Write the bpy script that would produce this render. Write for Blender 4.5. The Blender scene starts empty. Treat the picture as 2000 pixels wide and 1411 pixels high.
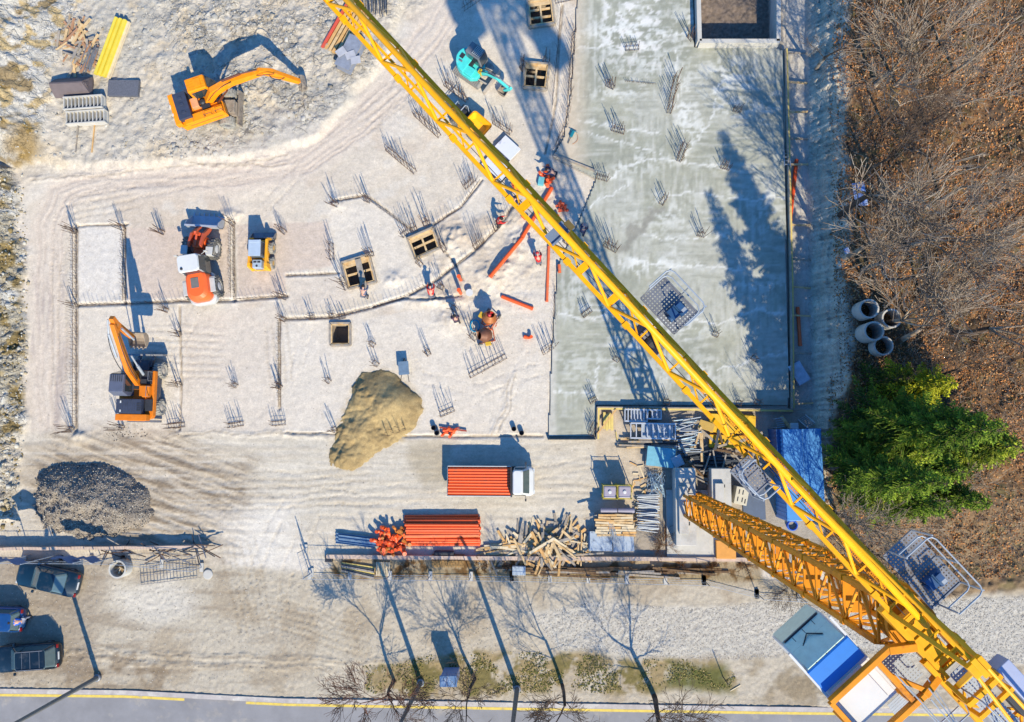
import bpy, math, random
import numpy as np
from mathutils import Vector, Matrix
random.seed(11); RNG = np.random.default_rng(5)
S = bpy.context.scene
COL = S.collection
R = math.radians
# ------------------------------------------------------------------ camera, sky, sun, exposure
FPX, CAMZ = 1500.0, 53.6                 # focal length in pixels of a 2000 px wide frame, drone height
NAD = (1072.0, 833.0)                    # where the plumb line under the drone meets the frame
cam_d = bpy.data.cameras.new('camera'); cam = bpy.data.objects.new('camera', cam_d); COL.objects.link(cam)
cam_d.sensor_width = 36.0; cam_d.sensor_fit = 'HORIZONTAL'; cam_d.lens = 36.0 * FPX / 2000.0
cam_d.clip_start = 0.5; cam_d.clip_end = 6000.0
_n = Vector(((NAD[0] - 1000) / FPX, -(NAD[1] - 705.5) / FPX, -1)).normalized()
CR = _n.rotation_difference(Vector((0, 0, -1))).to_matrix()
cam.matrix_world = Matrix.Translation((0, 0, CAMZ)) @ CR.to_4x4()
S.camera = cam
SUN_EL, SUN_AZ = 39.0, math.atan2(0.352, -0.936)          # azimuth measured clockwise from +Y
w = bpy.data.worlds.new('World'); S.world = w; w.use_nodes = True
nt = w.node_tree
sky = nt.nodes.new('ShaderNodeTexSky'); sky.sky_type = 'NISHITA'; sky.sun_disc = False
sky.sun_elevation = R(SUN_EL); sky.sun_rotation = SUN_AZ; sky.ozone_density = 8.0; sky.air_density = 1.2; sky.dust_density = 0.3
bg = nt.nodes['Background']; bg.inputs[1].default_value = 0.13
tn = nt.nodes.new('ShaderNodeMix'); tn.data_type = 'RGBA'; tn.blend_type = 'MULTIPLY'; tn.inputs[0].default_value = 1; tn.inputs[7].default_value = (.52, .98, 1.26, 1)
nt.links.new(sky.outputs[0], tn.inputs[6]); nt.links.new(tn.outputs[2], bg.inputs[0])
sd = bpy.data.lights.new('sun', 'SUN'); sd.energy = 4.85; sd.angle = R(0.5); sd.color = (1.0, 0.89, 0.66)
so = bpy.data.objects.new('sun', sd); COL.objects.link(so)
_sv = Vector((math.sin(SUN_AZ) * math.cos(R(SUN_EL)), math.cos(SUN_AZ) * math.cos(R(SUN_EL)), math.sin(R(SUN_EL))))
so.rotation_euler = (-_sv).to_track_quat('-Z', 'Y').to_euler(); so.location = _sv * 150
S.view_settings.view_transform = 'Standard'; S.view_settings.look = 'None'
S.view_settings.exposure = 0.66; S.view_settings.gamma = 1.0
S.cycles.max_bounces = 6; S.cycles.diffuse_bounces = 3

def P(px, py, z=0.0):
    """place of a point of the site plan (2000 x 1411 survey frame) at height z"""
    d = CR @ Vector(((px - 1000) / FPX, -(py - 705.5) / FPX, -1))
    t = (z - CAMZ) / d.z
    return Vector((d.x * t, d.y * t, z))
CRI = np.array(CR.transposed())
def UV(x, y, z=0.0):
    q = np.stack([x, y, np.full_like(x, z - CAMZ)], 0) if np.ndim(x) else np.array([x, y, z - CAMZ])
    c = np.tensordot(CRI, q, 1)
    return 1000 + c[0] / -c[2] * FPX, 705.5 - c[1] / -c[2] * FPX
PXM = FPX / CAMZ
def ang(dx, dy): return math.atan2(-dy, dx)              # plan direction (pixels, y down) to a world heading

# ------------------------------------------------------------------ colours and materials
def lin(c): return tuple((v / 12.92 if v <= .04045 else ((v + .055) / 1.055) ** 2.4) for v in [x / 255 for x in c])
def C(r, g, b, k=1.5): return tuple(v / k for v in lin((r, g, b)))
MATS = {}
def mat(name, col, rough=.7, metal=0., var=.12, scale=3., bump=0., bscale=30., col2=None, mix=.5, spec=None, coat=0.):
    """procedural paint/stone/steel: base colour with two octaves of wear, optional second colour in patches, optional bump"""
    if name in MATS: return MATS[name]
    m = bpy.data.materials.new(name); m.use_nodes = True; t = m.node_tree; N = t.nodes; L = t.links
    b = N['Principled BSDF']; b.inputs['Roughness'].default_value = rough; b.inputs['Metallic'].default_value = metal
    if spec is not None: b.inputs['Specular IOR Level'].default_value = spec
    if coat: b.inputs['Coat Weight'].default_value = coat
    g = N.new('ShaderNodeNewGeometry')
    n1 = N.new('ShaderNodeTexNoise'); n1.inputs['Scale'].default_value = scale; n1.inputs['Detail'].default_value = 6; n1.inputs['Roughness'].default_value = .65
    L.new(g.outputs['Position'], n1.inputs['Vector'])
    r = N.new('ShaderNodeMapRange'); r.inputs[1].default_value = .3; r.inputs[2].default_value = .7
    r.inputs[3].default_value = 1 - var; r.inputs[4].default_value = 1 + var
    L.new(n1.outputs[0], r.inputs[0])
    src = None
    if col2 is not None:
        n2 = N.new('ShaderNodeTexNoise'); n2.inputs['Scale'].default_value = scale * .55; n2.inputs['Detail'].default_value = 8; n2.inputs['Roughness'].default_value = .7
        L.new(g.outputs['Position'], n2.inputs['Vector'])
        r2 = N.new('ShaderNodeMapRange'); r2.inputs[1].default_value = .5 + .18 * (1 - 2 * mix); r2.inputs[2].default_value = r2.inputs[1].default_value + .1
        L.new(n2.outputs[0], r2.inputs[0])
        mx = N.new('ShaderNodeMix'); mx.data_type = 'RGBA'; mx.inputs[6].default_value = (*col, 1); mx.inputs[7].default_value = (*col2, 1)
        L.new(r2.outputs[0], mx.inputs[0]); src = mx.outputs[2]
    mu = N.new('ShaderNodeMix'); mu.data_type = 'RGBA'; mu.blend_type = 'MULTIPLY'; mu.inputs[0].default_value = 1
    if src: L.new(src, mu.inputs[6])
    else: mu.inputs[6].default_value = (*col, 1)
    L.new(r.outputs[0], mu.inputs[7]); L.new(mu.outputs[2], b.inputs['Base Color'])
    if bump:
        nb = N.new('ShaderNodeTexNoise'); nb.inputs['Scale'].default_value = bscale; nb.inputs['Detail'].default_value = 5
        L.new(g.outputs['Position'], nb.inputs['Vector'])
        bp = N.new('ShaderNodeBump'); bp.inputs['Strength'].default_value = 1; bp.inputs['Distance'].default_value = bump
        L.new(nb.outputs[0], bp.inputs['Height']); L.new(bp.outputs[0], b.inputs['Normal'])
    MATS[name] = m; return m
def vcmat(name, rough=.9, var=.18, scale=2.2, bump=.02, bscale=14., fine=.14, shards=False):
    """ground and foliage: colour from the mesh's own colour attribute, broken up by fine grain"""
    m = bpy.data.materials.new(name); m.use_nodes = True; t = m.node_tree; N = t.nodes; L = t.links
    b = N['Principled BSDF']; b.inputs['Roughness'].default_value = rough; b.inputs['Specular IOR Level'].default_value = .15
    a = N.new('ShaderNodeAttribute'); a.attribute_name = 'Col'
    g = N.new('ShaderNodeNewGeometry'); last = a.outputs['Color']
    for sc, vv in ((scale, var), (scale * 3.2, fine), (scale * 10, fine)):
        n = N.new('ShaderNodeTexNoise'); n.inputs['Scale'].default_value = sc; n.inputs['Detail'].default_value = 8; n.inputs['Roughness'].default_value = .7
        L.new(g.outputs['Position'], n.inputs['Vector'])
        r = N.new('ShaderNodeMapRange'); r.inputs[1].default_value = .3; r.inputs[2].default_value = .7; r.inputs[3].default_value = 1 - vv; r.inputs[4].default_value = 1 + vv
        L.new(n.outputs[0], r.inputs[0])
        mu = N.new('ShaderNodeMix'); mu.data_type = 'RGBA'; mu.blend_type = 'MULTIPLY'; mu.inputs[0].default_value = 1
        L.new(last, mu.inputs[6]); L.new(r.outputs[0], mu.inputs[7]); last = mu.outputs[2]
    hts = []
    if shards:                                     # broken rock where the attribute's alpha says so
        wn = N.new('ShaderNodeTexNoise'); wn.inputs['Scale'].default_value = 1.6; wn.inputs['Detail'].default_value = 4; L.new(g.outputs['Position'], wn.inputs['Vector'])
        wv = N.new('ShaderNodeVectorMath'); wv.operation = 'MULTIPLY_ADD'; wv.inputs[1].default_value = (.5, .5, .5); L.new(wn.outputs['Color'], wv.inputs[0]); L.new(g.outputs['Position'], wv.inputs[2])
        for sc, dist, cv in ((1.7, .11, .14), (4.6, .06, .18)):
            ve = N.new('ShaderNodeTexVoronoi'); ve.feature = 'DISTANCE_TO_EDGE'; ve.inputs['Scale'].default_value = sc; L.new(wv.outputs[0], ve.inputs['Vector'])
            vc = N.new('ShaderNodeTexVoronoi'); vc.inputs['Scale'].default_value = sc; L.new(wv.outputs[0], vc.inputs['Vector']); sp = N.new('ShaderNodeSeparateColor'); L.new(vc.outputs['Color'], sp.inputs[0])
            e = N.new('ShaderNodeMapRange'); e.inputs[2].default_value = .12; L.new(ve.outputs['Distance'], e.inputs[0])
            q = N.new('ShaderNodeMath'); q.operation = 'MULTIPLY'; L.new(e.outputs[0], q.inputs[0]); L.new(sp.outputs[0], q.inputs[1])
            q2 = N.new('ShaderNodeMath'); q2.operation = 'MULTIPLY'; L.new(q.outputs[0], q2.inputs[0]); L.new(a.outputs['Alpha'], q2.inputs[1])
            q3 = N.new('ShaderNodeMath'); q3.operation = 'MULTIPLY'; q3.inputs[1].default_value = dist; L.new(q2.outputs[0], q3.inputs[0]); hts.append(q3.outputs[0])
            r = N.new('ShaderNodeMapRange'); r.inputs[3].default_value = 1 - cv; r.inputs[4].default_value = 1 + cv * .6; L.new(sp.outputs[1], r.inputs[0])
            mu = N.new('ShaderNodeMix'); mu.data_type = 'RGBA'; mu.blend_type = 'MULTIPLY'; L.new(a.outputs['Alpha'], mu.inputs[0]); L.new(last, mu.inputs[6]); L.new(r.outputs[0], mu.inputs[7]); last = mu.outputs[2]
    L.new(last, b.inputs['Base Color'])
    nrm = None
    for h_ in hts:
        bq = N.new('ShaderNodeBump'); bq.inputs['Distance'].default_value = 1.0; L.new(h_, bq.inputs['Height'])
        if nrm: L.new(nrm, bq.inputs['Normal'])
        nrm = bq.outputs[0]; L.new(nrm, b.inputs['Normal'])
    if bump:
        nb = N.new('ShaderNodeTexNoise'); nb.inputs['Scale'].default_value = bscale; nb.inputs['Detail'].default_value = 8; nb.inputs['Roughness'].default_value = .7
        L.new(g.outputs['Position'], nb.inputs['Vector'])
        bp = N.new('ShaderNodeBump'); bp.inputs['Strength'].default_value = 1; bp.inputs['Distance'].default_value = bump
        L.new(nb.outputs[0], bp.inputs['Height']); L.new(bp.outputs[0], b.inputs['Normal'])
        if nrm: L.new(nrm, bp.inputs['Normal'])
    return m

# ------------------------------------------------------------------ mesh builder
class MB:
    def __init__(s): s.v = []; s.f = []
    def add(s, vs, fs):
        o = len(s.v); s.v.extend([tuple(v) for v in vs]); s.f.extend([tuple(i + o for i in f) for f in fs]); return s
    def box(s, c, d, rz=0., m=None, taper=1., tx=None):
        x, y, z = [q / 2 for q in d]; tx = taper if tx is None else tx
        vs = [Vector(p) for p in ((-x, -y, -z), (x, -y, -z), (x, y, -z), (-x, y, -z), (-x * tx, -y * taper, z), (x * tx, -y * taper, z), (x * tx, y * taper, z), (-x * tx, y * taper, z))]
        M = m if m is not None else Matrix.Rotation(rz, 3, 'Z')
        c = Vector(c)
        return s.add([M @ v + c for v in vs], [(3, 2, 1, 0), (4, 5, 6, 7), (0, 1, 5, 4), (1, 2, 6, 5), (2, 3, 7, 6), (3, 0, 4, 7)])
    def bar(s, p, q, a, b=None, up=(0, 0, 1)):
        p = Vector(p); q = Vector(q); b = a if b is None else b
        d = q - p; l = d.length
        if l < 1e-6: return s
        d /= l; u = Vector(up)
        if abs(d.dot(u)) > .98: u = Vector((1, 0, 0))
        y = u.cross(d).normalized(); z = d.cross(y)
        M = Matrix((d, y, z)).transposed()
        return s.box((p + q) / 2, (l, a, b), m=M)
    def tube(s, pts, r, n=8, cap=True):
        pts = [Vector(p) for p in pts]; k = len(pts)
        rs = r if isinstance(r, (list, tuple)) else [r] * k
        vs = []; prev = None
        for i, p in enumerate(pts):
            d = (pts[min(i + 1, k - 1)] - pts[max(i - 1, 0)])
            d = d.normalized() if d.length > 1e-9 else Vector((0, 0, 1))
            if prev is None: prev = d.orthogonal().normalized()
            u = prev - d * prev.dot(d)
            u = u.normalized() if u.length > 1e-6 else d.orthogonal().normalized()
            prev = u; v = d.cross(u)
            for j in range(n):
                a = 2 * math.pi * j / n; vs.append(p + (u * math.cos(a) + v * math.sin(a)) * rs[i])
        fs = [(i * n + j, i * n + (j + 1) % n, (i + 1) * n + (j + 1) % n, (i + 1) * n + j) for i in range(k - 1) for j in range(n)]
        if cap: fs += [tuple(range(n - 1, -1, -1)), tuple(range((k - 1) * n, k * n))]
        return s.add(vs, fs)
    def cyl(s, p, q, r, n=16, r2=None): return s.tube([p, q], [r, r if r2 is None else r2], n)
    def hollow(s, p, q, r, t, n=20):
        """open pipe with wall thickness t"""
        p = Vector(p); q = Vector(q); d = (q - p).normalized(); u = d.orthogonal().normalized(); v = d.cross(u); vs = []
        for (b, rr) in ((p, r), (q, r), (q, r - t), (p, r - t)):
            for j in range(n):
                a = 2 * math.pi * j / n; vs.append(b + (u * math.cos(a) + v * math.sin(a)) * rr)
        return s.add(vs, [(k * n + j, k * n + (j + 1) % n, ((k + 1) % 4) * n + (j + 1) % n, ((k + 1) % 4) * n + j) for k in range(4) for j in range(n)])
    def lathe(s, c, prof, n=20, m=None):
        c = Vector(c); vs = []; k = len(prof)
        for (r, z) in prof:
            for j in range(n):
                a = 2 * math.pi * j / n; q = Vector((r * math.cos(a), r * math.sin(a), z)); vs.append((m @ q if m is not None else q) + c)
        fs = [(i * n + j, i * n + (j + 1) % n, (i + 1) * n + (j + 1) % n, (i + 1) * n + j) for i in range(k - 1) for j in range(n)]
        fs += [tuple(range(n - 1, -1, -1)), tuple(range((k - 1) * n, k * n))]
        return s.add(vs, fs)
    def prism(s, poly, z0, z1):
        n = len(poly); a = sum(poly[i][0] * poly[(i + 1) % n][1] - poly[(i + 1) % n][0] * poly[i][1] for i in range(n))
        if a < 0: poly = poly[::-1]
        vs = [(x, y, z0) for x, y in poly] + [(x, y, z1) for x, y in poly]
        return s.add(vs, [tuple(range(n - 1, -1, -1)), tuple(range(n, 2 * n))] + [(i, (i + 1) % n, n + (i + 1) % n, n + i) for i in range(n)])
    def plate(s, prof, y0, y1):
        """profile in the x-z plane given thickness from y0 to y1"""
        n = len(prof); a = sum(prof[i][0] * prof[(i + 1) % n][1] - prof[(i + 1) % n][0] * prof[i][1] for i in range(n))
        if a < 0: prof = prof[::-1]
        vs = [(x, y1, z) for x, z in prof] + [(x, y0, z) for x, z in prof]
        return s.add(vs, [tuple(range(n - 1, -1, -1)), tuple(range(n, 2 * n))] + [(i, (i + 1) % n, n + (i + 1) % n, n + i) for i in range(n)])
    def loft(s, rings, cap=True):
        n = len(rings[0]); vs = [p for r in rings for p in r]
        fs = [(i * n + j, i * n + (j + 1) % n, (i + 1) * n + (j + 1) % n, (i + 1) * n + j) for i in range(len(rings) - 1) for j in range(n)]
        if cap: fs += [tuple(range(n - 1, -1, -1)), tuple(range((len(rings) - 1) * n, len(rings) * n))]
        return s.add(vs, fs)
    def mesh(s, name, m, smooth=False):
        me = bpy.data.meshes.new(name); me.from_pydata(s.v, [], s.f); me.materials.append(m)
        if smooth:
            me.polygons.foreach_set('use_smooth', [True] * len(me.polygons))
        me.update(); return me
    def build(s, name, m, parent=None, smooth=False, bevel=0., auto=None, loc=None, rz=None):
        o = bpy.data.objects.new(name, s.mesh(name, m, smooth)); COL.objects.link(o); o.parent = parent
        if loc is not None: o.location = loc
        if rz is not None: o.rotation_euler = (0, 0, rz)
        if bevel:
            b = o.modifiers.new('bevel', 'BEVEL'); b.width = bevel; b.segments = 2; b.limit_method = 'ANGLE'; b.angle_limit = R(35)
        return o
def npmesh(name, V, F, m, col=None, smooth=False, parent=None):
    """mesh from numpy arrays, F is (n,3) or (n,4)"""
    me = bpy.data.meshes.new(name); k = F.shape[1]
    me.vertices.add(len(V)); me.vertices.foreach_set('co', np.ascontiguousarray(V, np.float32).ravel())
    me.loops.add(F.size); me.loops.foreach_set('vertex_index', np.ascontiguousarray(F, np.int32).ravel())
    me.polygons.add(len(F)); me.polygons.foreach_set('loop_start', np.arange(0, F.size, k, dtype=np.int32)); me.polygons.foreach_set('loop_total', np.full(len(F), k, np.int32))
    if smooth: me.polygons.foreach_set('use_smooth', np.ones(len(F), bool))
    if col is not None:
        a = me.color_attributes.new('Col', 'FLOAT_COLOR', 'POINT')
        a.data.foreach_set('color', np.ascontiguousarray(np.concatenate([col, np.ones((len(col), 1))], 1) if col.shape[1] == 3 else col, np.float32).ravel())
    me.materials.append(m); me.update(calc_edges=True); me.validate()
    o = bpy.data.objects.new(name, me); COL.objects.link(o); o.parent = parent; return o
def tag(o, label=None, cat=None, group=None, kind=None):
    if label: o['label'] = label
    if cat: o['category'] = cat
    if group: o['group'] = group
    if kind: o['kind'] = kind
    return o
def thing(name, loc, rz=0., label=None, cat=None, group=None):
    o = bpy.data.objects.new(name, None); COL.objects.link(o); o.location = loc; o.rotation_euler = (0, 0, rz); o.empty_display_size = .3
    return tag(o, label, cat, group)
def dup(root, loc, rz=0., label=None):
    def rec(o, par):
        c = o.copy(); COL.objects.link(c); c.parent = par
        for ch in o.children: rec(ch, c)
        return c
    r = rec(root, None); r.location = loc; r.rotation_euler = (0, 0, rz)
    if label: r['label'] = label
    return r
# ------------------------------------------------------------------ noise
_perm = RNG.permutation(512)
def _h(ix, iy, s): return _perm[(_perm[(ix + s * 37) & 511] + iy) & 511]
def perlin(x, y, s=0):
    ix = np.floor(x).astype(int); iy = np.floor(y).astype(int); fx = x - ix; fy = y - iy
    u = fx * fx * fx * (fx * (fx * 6 - 15) + 10); v = fy * fy * fy * (fy * (fy * 6 - 15) + 10)
    def g(i, j):
        a = _h(ix + i, iy + j, s) * (2 * np.pi / 512); return np.cos(a) * (fx - i) + np.sin(a) * (fy - j)
    return ((g(0, 0) * (1 - u) + g(1, 0) * u) * (1 - v) + (g(0, 1) * (1 - u) + g(1, 1) * u) * v) * 1.5
def fbm(x, y, o=4, s=0, gain=.5):
    t = 0; a = 1.
    for i in range(o): t = t + a * perlin(x, y, s + i); x = x * 2.03; y = y * 2.03; a *= gain
    return t
def worley(x, y, s=0):
    """distance to the nearest and second nearest cell point and that cell's random number"""
    ix = np.floor(x).astype(int); iy = np.floor(y).astype(int); d1 = np.full(x.shape, 9.); d2 = d1.copy(); c = np.zeros(x.shape)
    for i in (-1, 0, 1):
        for j in (-1, 0, 1):
            h = _h(ix + i, iy + j, s); h2 = _h(ix + i, iy + j, s + 5)
            dx = ix + i + h / 512 - x; dy = iy + j + h2 / 512 - y; d = np.sqrt(dx * dx + dy * dy)
            n = d < d1; d2 = np.where(n, d1, np.minimum(d2, d)); c = np.where(n, _h(ix + i, iy + j, s + 9) / 512, c); d1 = np.where(n, d, d1)
    return d1, d2, c
def sstep(a, b, x): t = np.clip((x - a) / (b - a), 0, 1); return t * t * (3 - 2 * t)
def sdpoly(u, v, poly):
    """signed distance, negative inside"""
    d = np.full(u.shape, 1e9); ins = np.zeros(u.shape, bool); n = len(poly)
    for i in range(n):
        x0, y0 = poly[i]; x1, y1 = poly[(i + 1) % n]; ex, ey = x1 - x0, y1 - y0
        t = np.clip(((u - x0) * ex + (v - y0) * ey) / (ex * ex + ey * ey + 1e-9), 0, 1)
        d = np.minimum(d, np.hypot(u - x0 - ex * t, v - y0 - ey * t))
        if y0 != y1: ins ^= ((y0 > v) != (y1 > v)) & (u < (x1 - x0) * (v - y0) / (y1 - y0) + x0)
    return np.where(ins, -d, d)
def dline(u, v, pts):
    d = np.full(u.shape, 1e9)
    for (x0, y0), (x1, y1) in zip(pts[:-1], pts[1:]):
        ex, ey = x1 - x0, y1 - y0; t = np.clip(((u - x0) * ex + (v - y0) * ey) / (ex * ex + ey * ey + 1e-9), 0, 1)
        d = np.minimum(d, np.hypot(u - x0 - ex * t, v - y0 - ey * t))
    return d
# ------------------------------------------------------------------ the ground, one sheet
STEP = .095
def axis(lo, hi, st):
    a = list(np.arange(lo, hi, st)); s_ = st; lo_, hi_ = [a[0]], [a[-1]]
    while lo_[-1] > -1800: s_ *= 1.35; lo_.append(lo_[-1] - s_)
    s_ = st
    while hi_[-1] < 1800: s_ *= 1.35; hi_.append(hi_[-1] + s_)
    return np.array(lo_[:0:-1] + a + hi_[1:])
GX = axis(-41.5, 36.5, STEP); GY = axis(-23.5, 33.5, STEP)
X, Y = np.meshgrid(GX, GY); SH = X.shape; X = X.ravel(); Y = Y.ravel()
U, Vv = UV(X, Y)
U = np.clip(U, -900, 2900); Vv = np.clip(Vv, -900, 2400)
Zg = np.zeros_like(X)
n_lo = fbm(X * .11, Y * .11, 4, 1); n_mid = fbm(X * .5, Y * .5, 4, 7); n_hi = fbm(X * 2.2, Y * 2.2, 3, 13)
wob = 14 * fbm(X * .25, Y * .25, 4, 21)
SHAFTS = [  # corner points of the shafts cast into the raft, in plan
    [(1030, 5), (1078, -2), (1084, 50), (1034, 57)],
    [(1025, 124), (1073, 129), (1067, 178), (1022, 174)],
    [(796, 468), (846, 446), (860, 486), (812, 508)],
    [(668, 515), (722, 498), (736, 552), (682, 566)],
    [(646, 632), (685, 632), (685, 675), (646, 675)]]
# colour
col = np.empty((len(X), 3)); col[:] = C(224, 214, 201)
def paint(mask, c, a=1.):
    m = (np.clip(mask, 0, 1) * a)[:, None]; col[:] = col * (1 - m) + np.array(c) * m
def area(poly, feather=10., wb=1.): return 1 - sstep(-feather, feather, sdpoly(U + wob * wb, Vv + wob * wb * .8, poly))
def tint(n, amp): col[:] = np.clip(col * (1 + amp * n)[:, None], 0, 1)
tint(n_lo, .07); tint(n_mid, .06)
paint(sstep(.1, .5, fbm(X * .16, Y * .16, 4, 31)), C(214, 199, 184), .6)
paint(sstep(.15, .5, fbm(X * .3, Y * .3, 4, 35)), C(232, 227, 220), .5)
rock = area([(-400, -400), (800, -400), (835, 0), (760, 120), (700, 190), (600, 250), (500, 300), (300, 318), (120, 330), (60, 345), (-400, 345)], 26, 1.6)
rough = area([(320, -100), (800, -60), (720, 150), (590, 250), (480, 300), (440, 170), (330, 60)], 40, 2)
paint(rock, C(214, 206, 194)); paint(rock * sstep(-.1, .4, n_lo + .4 * n_mid), C(198, 195, 188), .7)
paint(rock * sstep(.15, .5, fbm(X * .4, Y * .4, 4, 41)), C(216, 200, 176), .6)
paint(area([(640, 170), (720, 200), (560, 330), (330, 330), (480, 290)], 30, 2), C(194, 192, 188), .6)
slope_tl = area([(-400, -400), (190, -400), (150, 60), (100, 140), (110, 240), (70, 330), (-400, 345)], 16, 1.2)
paint(slope_tl, C(214, 212, 208), .8)
paint(slope_tl * sstep(.15, .4, fbm(X * .7, Y * .7, 4, 45)), C(206, 178, 120), .8)
paint(area([(60, 255), (90, 255), (92, 320), (30, 310)], 14, 1), C(150, 120, 52), .8)
paint(slope_tl * sstep(.25, .5, fbm(X * .5, Y * .5, 3, 49)), C(150, 124, 70), .8)
left = area([(-500, 335), (30, 335), (46, 480), (48, 700), (40, 860), (34, 1010), (-500, 1020)], 9, 1.0)
paint(left, C(190, 184, 170)); paint(left * sstep(-.05, .35, fbm(X * .8, Y * .8, 4, 51)), C(150, 128, 74), .85)
paint(left * sstep(.2, .5, fbm(X * .55, Y * .55, 4, 55)), C(222, 222, 220), .9)
# haul road, packed by traffic
haul = [(905, -30), (850, 60), (770, 170), (690, 250), (580, 320), (430, 352), (200, 352), (120, 378), (95, 450), (92, 700), (95, 830), (120, 890)]
dh = dline(U + wob * .5, Vv + wob * .4, haul); paint(1 - sstep(20, 46, dh), C(226, 214, 202), .85)
for off, wd in ((-19, 6), (-9, 4), (7, 5), (17, 4), (25, 3)):
    hp = [(a + off, b + off * .5) for a, b in haul]
    d_ = dline(U + wob * .35, Vv + wob * .3, hp); m_ = 1 - sstep(wd * .3, wd, d_); k_ = .5 + .5 * perlin(X * .3, Y * .3, 60 + int(off))
    paint(m_ * k_, C(206, 190, 178), .6); Zg -= .05 * m_ * k_
paint(area([(55, 540), (130, 540), (128, 900), (60, 900)], 16, .5) * sstep(0, .4, fbm(U * .05, Vv * .006, 3, 71)), C(196, 184, 178), .8)
# cells between the footings, each cast a little differently
def cell(p, c, a=.8): paint(area(p, 3, .12), C(*c), a)
cell([(152, 446), (238, 446), (238, 590), (152, 590)], (230, 226, 222)); cell([(248, 446), (448, 440), (448, 582), (248, 588)], (216, 200, 190))
cell([(462, 440), (640, 432), (650, 520), (560, 532), (556, 575), (462, 580)], (214, 198, 187)); cell([(560, 545), (665, 540), (690, 585), (640, 600), (562, 612)], (222, 212, 202))
cell([(152, 604), (350, 600), (345, 840), (152, 842)], (228, 220, 210)); cell([(352, 604), (540, 600), (545, 840), (352, 842)], (224, 214, 203))
cell([(552, 632), (720, 622), (1080, 560), (1076, 845), (552, 845)], (230, 222, 212)); cell([(655, 395), (720, 385), (860, 490), (850, 560), (700, 580), (655, 540)], (229, 222, 213))
# lower yard
yard = area([(40, 845), (560, 848), (650, 850), (1060, 852), (1240, 850), (1250, 1090), (-60, 1090), (-40, 900)], 14, .7)
paint(yard, C(214, 206, 192), .8)
dirt = area([(60, 880), (200, 845), (380, 868), (500, 905), (480, 1010), (420, 1075), (250, 1070), (60, 1000)], 40, 2.2)
stk = fbm((U * .94 + Vv * .35) * .012, (Vv * .94 - U * .35) * .09, 4, 81)
paint(dirt, C(176, 160, 140), .75); paint(dirt * sstep(0, .45, stk), C(128, 112, 94), .7); paint(dirt * sstep(.1, .5, -stk), C(204, 194, 180), .7)
paint(area([(420, 1010), (560, 960), (600, 1100), (545, 1220), (470, 1180), (440, 1090)], 34, 1.4), C(236, 230, 222), .8)
stk2 = fbm(U * .008, Vv * .11, 4, 87); paint(yard * sstep(.2, .6, stk2), C(200, 188, 172), .4); paint(yard * sstep(.15, .5, -stk2), C(232, 225, 214), .4)
paint(area([(800, 868), (880, 862), (880, 940), (830, 950), (800, 905)], 12, 1), C(172, 158, 132), .55)
paint(area([(1165, 800), (1250, 800), (1252, 1000), (1238, 1090), (1165, 880)], 8, .8), C(206, 188, 164), .6)
store = area([(1200, 795), (1600, 795), (1600, 1090), (1240, 1090), (1252, 900)], 7, .3); paint(store, C(170, 160, 148), .8)
# lower band towards the road
low = area([(-500, 1092), (400, 1096), (640, 1120), (2600, 1150), (2600, 1500), (-500, 1500)], 10, .8)
paint(low, C(202, 192, 176)); paint(low * sstep(.0, .5, fbm(X * .25, Y * .25, 5, 91)), C(182, 168, 148), .8)
paint(low * sstep(.1, .5, fbm(U * .006, Vv * .05, 4, 95)) * sstep(700, 400, U), C(160, 146, 128), .6)
paint(area([(200, 1130), (330, 1110), (380, 1180), (330, 1230), (230, 1200)], 26, 2), C(222, 216, 206), .8)
paint(area([(-100, 1240), (340, 1270), (340, 1345), (-100, 1330)], 14, 1) * sstep(-.1, .4, n_mid), C(136, 116, 92), .65)
paint(area([(-60, 1090), (210, 1100), (180, 1320), (-60, 1330)], 20, 1), C(160, 146, 130), .6)
gr = area([(1040, 1205), (1140, 1170), (1280, 1185), (1380, 1190), (1500, 1172), (1640, 1190), (1760, 1200), (1850, 1170), (2060, 1160), (2060, 1300), (1800, 1285), (1600, 1270), (1470, 1290), (1380, 1280), (1270, 1285), (1090, 1270)], 9, .9)
paint(gr, C(208, 203, 194)); tint(gr * perlin(X * 6, Y * 6, 3), .18)
grs = area([(695, 1300), (760, 1298), (850, 1278), (1060, 1272), (1260, 1288), (1390, 1286), (1440, 1320), (1425, 1345), (1290, 1356), (1050, 1352), (840, 1362), (720, 1355)], 9, .9)
grs = grs * sstep(-.45, .1, n_mid + .5 * n_hi); paint(grs, C(160, 140, 98), .85); paint(grs * sstep(-.05, .35, fbm(X * .5, Y * .5, 4, 101)), C(120, 112, 66), .8)
paint(area([(1310, 1295), (1420, 1300), (1420, 1345), (1310, 1350)], 14, 1), C(92, 100, 46), .8)
paint(area([(1440, 1290), (1560, 1280), (1640, 1300), (1600, 1380), (1420, 1372)], 20, 1) * sstep(-.2, .4, n_mid), C(150, 134, 108), .7)
tr = 1 - sstep(8, 14, np.abs(dline(U, Vv, [(640, 1120), (1480, 1136), (1600, 1170)]) - 0)); paint(tr, C(186, 172, 148), .7)
strip = area([(640, 1090), (1480, 1094), (1480, 1132), (650, 1128)], 6, .6); paint(strip, C(168, 148, 112), .8); paint(strip * sstep(0, .4, fbm(X * 1.1, Y * 1.1, 4, 107)), C(112, 78, 36), .85)
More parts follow.
